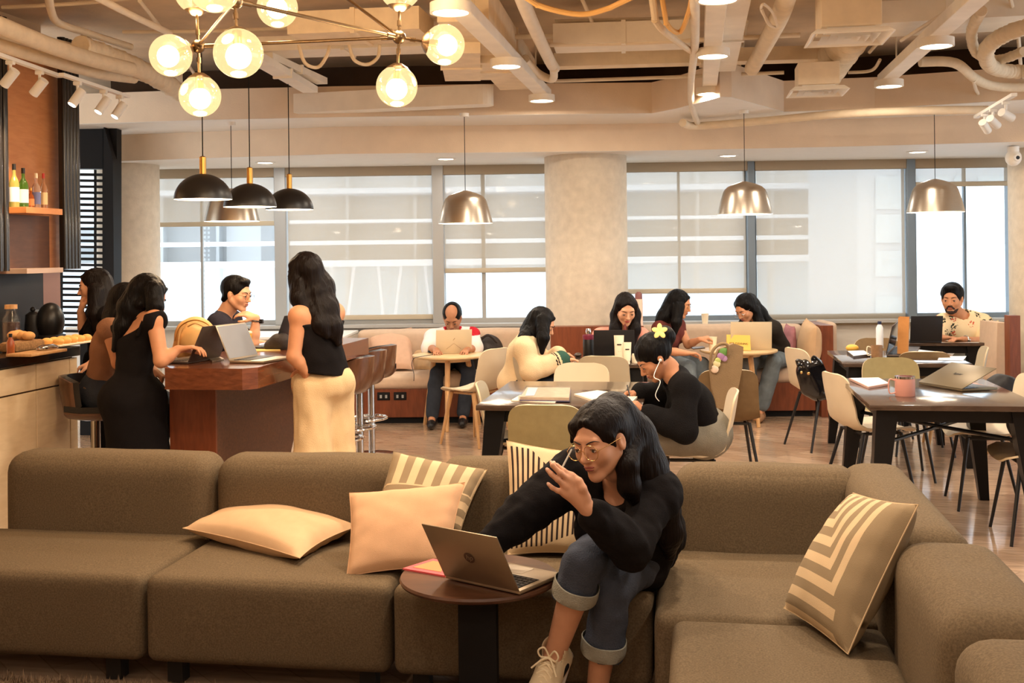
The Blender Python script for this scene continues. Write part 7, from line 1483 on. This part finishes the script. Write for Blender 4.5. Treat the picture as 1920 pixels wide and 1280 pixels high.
b = MB(); b.tube(bend([PZ(826, 662, .676), PZ(790, 668, .678), PZ(776, 672, .676)-Z0*0.0, P(772, 684, 10.0), P(776, 700, 10.0), P(776, 714, 10.02)], 6), 0.003, 6); props(b.build('cable', M_lapk), 'black cable hanging off the left edge of the round table', 'cable')
# yellow sign
t = thing('tent_sign', 'yellow folded sign reading FOR CLEANING on the round table', 'sign', PZ(1385, 657, 0.682)); a, b_ = PZ(1364, 655, 0.684), PZ(1408, 657, 0.684); M_y = mat('sign_yellow', rgb(250, 206, 104), .6)
h = 0.14; up_ = (Z0*0.97+CF*0.22)*h; m = MB(); m.slab([a, b_, b_+up_, a+up_], CF*0.003); m.build('front_face', M_y, t, smooth=False); m = MB(); m.slab([a+CF*0.07, b_+CF*0.07, b_+up_+CF*0.004, a+up_+CF*0.004], CF*0.003); m.build('back_face', M_y, t, smooth=False)
xx = (b_-a).normalized(); yy = up_.normalized(); zz_ = xx.cross(yy); TM = Matrix((xx, yy, zz_)).transposed().to_4x4(); TM.translation = (a+b_)/2+up_*0.42+zz_*0.0015; text_mesh('FOR CLEANING', 0.026, TM, mat('sign_ink', rgb(90, 60, 30), .7), t)
# ---------------------------------------------------------------- bags
M_bagk = mat('handbag_patent', rgb(18, 17, 20), 0.16, coat=0.5, var=.1, bump=.25, bs=14); M_pack = mat('backpack_dark', rgb(54, 46, 42), 0.7, var=.15, bump=.5, bs=30); M_packb = mat('backpack_tan', rgb(226, 176, 110), 0.6, var=.05)
def blob(name, prims, m, t, res=0.008, k=0.03, disp=None):
    S = SDF(k)
    for q in prims:
        if q[0] == 'c': S.cone(npv(q[1]), npv(q[2]), q[3], q[4])
        else: S.ell(npv(q[1]), np.array(q[2]), q[3] if len(q) > 3 else None)
    S.disp = disp; return sdf_obj(S, name, m, t, res)
RC = np.array([R0, CF, Z0])
t = thing('handbag', 'shiny black handbag slumped on the cream chair by the bench end', 'bag', P(1525, 735, 8.75)); q = lambda x, y, Y=8.72: P(x, y, Y)
blob('body', [('c', q(1512, 690), q(1532, 732), .075, .085), ('c', q(1530, 685), q(1548, 732), .060, .070), ('c', q(1505, 700), q(1515, 728), .05, .06)], M_bagk, t, disp=folds(.003, 24))
m = MB(); m.tube(bend([q(1498, 690), q(1494, 676, 8.66), q(1506, 680, 8.64), q(1520, 705, 8.62)], 6), .011, 8); m.tube(bend([q(1520, 684), q(1526, 668, 8.7), q(1542, 684, 8.66)], 6), .010, 8); m.build('handle', M_bagk, t); m = MB(); m.sphere(q(1516, 700, 8.62), .014, n=12); m.sphere(q(1503, 698, 8.64), .012, n=12); m.build('buckle', M_gold, t)
t = thing('backpack', 'dark backpack on the long bench right of the balding man', 'bag', P(915, 690, 10.8)); q = lambda x, y, Y=10.78: P(x, y, Y)
blob('body', [('e', q(915, 658), (.15, .12, .16), RC), ('c', q(895, 680), q(935, 684), .08, .07)], M_pack, t, disp=folds(.008, 20)); m = MB(); m.tube(bend([q(898, 640, 10.66), q(915, 628, 10.62), q(932, 642, 10.66)], 6), .012, 8); m.build('strap', M_pack, t)
t = thing('backpack', 'tan backpack with straps standing on the tall table', 'bag', PZ(372, 668, BZ)+CF*.1); q = lambda x, y, Y=6.72: P(x, y, Y)
blob('body', [('e', q(366, 632), (.125, .085, .125), RC), ('c', q(340, 655), q(392, 657), .055, .055), ('e', q(366, 640, 6.64), (.095, .05, .085), RC)], M_packb, t, disp=folds(.003, 26))
m = MB(); m.tube(bend([q(334, 650, 6.62), q(338, 620, 6.60), q(350, 606, 6.62)], 6), .010, 8, flat=.5); m.tube(bend([q(352, 612, 6.6), q(366, 606, 6.58), q(382, 612, 6.6)], 6), .005, 6); m.build('strap', M_packb, t)
m = MB(); m.tube(bend([q(328, 640, 6.60), q(338, 612, 6.6), q(366, 600, 6.6), q(394, 612, 6.6), q(402, 640, 6.6)], 6), .004, 6); m.build('zip', M_brass, t)
t = thing('backpack', 'black bag behind the standing woman on the tall table edge', 'bag', P(532, 645, 7.0)); q = lambda x, y, Y=7.05: P(x, y, Y)
blob('body', [('e', q(526, 640), (.07, .06, .055), RC), ('c', q(505, 648), q(540, 650), .035, .035)], M_pack, t, disp=folds(.004, 26))
t = thing('tote_bag', 'taupe tote bag with a flower print hanging behind the woman with the flower', 'bag', P(1362, 720, 7.2)); q = lambda x, y, Y=7.2: P(x, y, Y)
m = MB(); m.slab([q(1332, 690), q(1348, 655), q(1376, 644), q(1394, 650), q(1392, 690), q(1384, 730), q(1370, 770), q(1345, 765), q(1336, 730)], CF*.06); m.build('body', cloth('tote_taupe', rgb(146, 122, 92)), t, smooth=False)
m = MB(); m.tube(bend([q(1332, 690, 7.18), q(1335, 660, 7.16), q(1350, 645, 7.16), q(1364, 647, 7.16), q(1366, 664, 7.17)], 6), .010, 8); m.build('handle', cloth('tote_taupe', rgb(146, 122, 92)), t)
for x, y, r_, c_ in ((1356, 660, .028, rgb(110, 158, 82)), (1352, 668, .026, rgb(176, 132, 176)), (1361, 658, .02, rgb(90, 140, 70)), (1344, 682, .024, rgb(232, 220, 168)), (1340, 692, .026, rgb(240, 214, 190)), (1346, 676, .02, rgb(196, 206, 120)), (1358, 672, .02, rgb(190, 150, 190))): m = MB(); m.sphere(q(x, y, 7.185), (r_, .008, r_), n=12); m.build('printed_flower', mat('flower_%d' % (x*7+y), c_, .7), t)
t = thing('backpack', 'black backpack on the chair right of the tilted laptop', 'bag', P(1872, 760, 7.4)); q = lambda x, y, Y=7.55: P(x, y, Y)
blob('body', [('e', q(1878, 735), (.13, .12, .13), RC), ('c', q(1860, 750), q(1896, 756), .08, .08)], M_pack if False else mat('backpack_black', rgb(26, 24, 26), .6, bump=.4, bs=30), t, disp=folds(.008, 22))
t = thing('shoulder_bag', 'black bag hanging from the chair at the right picture edge', 'bag', P(1905, 790, 6.3)); q = lambda x, y, Y=6.25: P(x, y, Y)
blob('body', [('e', q(1912, 792), (.07, .07, .10), RC)], mat('backpack_black'), t, disp=folds(.005, 26)); m = MB(); m.tube(bend([q(1893, 770, 6.2), q(1905, 758, 6.2), q(1922, 764, 6.2)], 6), .010, 8); m.build('strap', M_brown_ if 'M_brown_' in globals() else M_walnut, t)
t = thing('paper_bag', 'brown paper bag standing between the laptops at the back right', 'bag', PZ(1694, 668, TZ)); a = PZ(1682, 667, TZ); b_ = PZ(1702, 668, TZ); q = [a, b_, b_+Vector((.03, .13, 0)), a+Vector((.03, .13, 0))]; hh = 0.30
m = MB(); c = sum(q, Vector())/4; top = [p+Z0*hh+(R0*.012) for p in q]; m.add([*q, *top], [[0, 1, 5, 4], [1, 2, 6, 5], [2, 3, 7, 6], [3, 0, 4, 7], [3, 2, 1, 0]]); m.build('body', mat('kraft_paper', rgb(206, 142, 80), .8, var=.12, vs_=9, bump=.5, bs=9), t, smooth=False)
# ---------------------------------------------------------------- bar bottles
def bottle(px, label, h, r, m, lm, capm, y=388):
    xs, zs_ = SHELF; b0_ = L(px, y, 0.09); c = Vector((xs, b0_.y, zs_)); t = thing('liquor_bottle', label, 'bottle', c, group='bottles on the back bar shelf'); T = Matrix.Translation(c)
    m_ = MB(); m_.lathe([(0, 0), (r, 0), (r, h*0.55), (r*0.8, h*0.64), (r*0.34, h*0.74), (r*0.32, h*0.93), (0, h*0.93)], 24, T); m_.build('glass', m, t, angle=50); m_ = MB(); m_.lathe([(r*1.02, h*0.12), (r*1.02, h*0.46)], 24, T); m_.build('label', lm, t); m_ = MB(); m_.lathe([(0, h), (r*0.38, h), (r*0.38, h*0.86), (0, h*0.86)], 16, T); m_.build('cap', capm, t)
Mb = lambda n, c: mat(n, c, .1, trans=.6, spec=.6)
bottle(27, 'clear bottle with a white label and dark neck, leftmost on the shelf', .29, .032, Mb('glass_yellow', rgb(214, 206, 120)), M_paperw, M_black); bottle(44, 'green wine bottle with a white label', .27, .033, Mb('glass_green', rgb(96, 150, 60)), M_paperw, M_lapk)
bottle(58, 'small amber bottle between the green and clear ones', .14, .022, Mb('glass_amber', rgb(214, 120, 60)), mat('label_orange', rgb(226, 150, 90), .6), M_brass); bottle(68, 'clear bottle with a blue label', .245, .030, Mb('glass_clear', rgb(226, 196, 176)), mat('label_blue', rgb(120, 130, 180), .6), M_cup); bottle(82, 'slim bottle with a red cap, rightmost on the shelf', .25, .026, Mb('glass_clear2', rgb(220, 170, 130)), mat('label_cream', rgb(240, 214, 160), .6), mat('cap_red', rgb(200, 60, 50), .4))
# ---------------------------------------------------------------- food and equipment on the serving counter
KZ = 1.045; kc = lambda px, py: PZ(px, py, KZ)
c = kc(8, 650)+CF*.1; lathe_thing('glass_jar', 'tall glass jar of dark coffee at the left edge of the counter', 'jar', c, [('glass', [(0, 0), (.055, 0), (.058, .01), (.058, .17), (.035, .215), (.035, .235)], glass_mat('jar_glass')), ('coffee', [(0, .006), (.052, .006), (.052, .15), (0, .15)], mat('coffee_dark', rgb(60, 34, 28), .4)), ('lid', [(0, .235), (.038, .235), (.038, .262), (0, .262)], M_oakleg)])
c = kc(66, 640)+CF*.25; t = thing('coffee_machine', 'rounded black coffee machine against the dark niche', 'coffee machine', c); m = MB(); m.sphere(c+Z0*.12, (.09, .10, .13), n=24); m.build('housing', M_black, t); m = MB(); m.box2((c.x-.07, c.y-.08, c.z), (c.x+.07, c.y+.08, c.z+.03), .01); m.build('base', M_black, t)
c = kc(38, 640)+CF*.2; t = thing('kettle', 'black kettle with a knob lid beside the coffee machine', 'kettle', c); m = MB(); m.lathe([(0, 0), (.055, 0), (.06, .02), (.048, .17), (.02, .19), (0, .19)], 24, Matrix.Translation(c)); m.build('body', M_black, t); m = MB(); m.sphere(c+Z0*.205, .018, n=12); m.build('knob', M_black, t)
c = kc(52, 637)+CF*.12; lathe_thing('glass_cylinder', 'frosted pale glass cylinder in front of the coffee machine', 'glass', c, [('glass', [(0, 0), (.022, 0), (.026, .20), (0, .20)], mat('frosted_pale', rgb(206, 222, 246), .3))])
t = thing('food_basket', 'wicker tray of bread rolls on the counter', 'basket', kc(40, 655)); c = kc(42, 657)
m = MB(); m.box(tuple(c+Z0*.03), (.12, .30, .06), .02); m.build('tray', mat('wicker', rgb(150, 112, 72), .9, var=.3, vs_=60, bump=.6, bs=80), t)
M_bread = mat('bread', rgb(214, 160, 100), .8, var=.15, vs_=20)
for i, (px, py, wh) in enumerate(((26, 644, 'nearest the jar'), (34, 642, 'second from the jar'), (44, 645, 'third from the jar'), (54, 646, 'farthest from the jar'))): c = kc(px, py+10)+Z0*.0; b = MB(); b.sphere(c+Z0*.085, (.035, .045, .028), n=14); props(b.build('bread_roll', M_bread), 'bread roll in the wicker tray, ' + wh, 'bread', 'bread rolls in the tray')
GD = 'yellow buns on the counter plate'; t = thing('serving_plate', 'long pale plate of yellow buns near the end of the counter', 'plate', kc(126, 646)); c = kc(126, 647); m = MB(); m.box(tuple(c+Z0*.012), (.16, .42, .012), .005); m.build('plate', M_cup, t); m = MB(); m.box(tuple(c+Z0*.004), (.10, .30, .008), .002); m.build('foot', M_cup, t)
M_bun = mat('bun_yellow', rgb(248, 190, 110), .7)
for i in range(10): b = MB(); q_ = c+Vector((-.04+.08*(i % 2), -.16+.08*(i//2), .036)); b.sphere(q_, (.034, .036, .024), n=14); props(b.build('bun', M_bun), 'round yellow bun on the long plate, %s of the %s row' % (('first', 'second', 'third', 'fourth', 'last')[i//2], ('left', 'right')[i % 2]), 'bun', GD)
t = thing('serving_board', 'foil covered board with sandwiches on the front of the counter', 'plate', kc(80, 660)); c = kc(70, 664); m = MB(); m.box(tuple(c+Z0*.01), (.16, .36, .016), .004); m.build('board', M_oakleg, t); m = MB(); m.sphere(c+Vector((.0, .10, .03)), (.05, .09, .02), n=14); m.build('foil', M_chrome, t)
c = kc(20, 664); lathe_thing('syrup_bottle', 'small amber syrup bottle at the front of the counter', 'bottle', c+Z0*0, [('body', [(0, 0), (.022, 0), (.022, .07), (.008, .10), (0, .10)], Mb('glass_amber', rgb(214, 120, 60))), ('cap', [(0, .10), (.01, .10), (.01, .12), (0, .12)], M_black)])
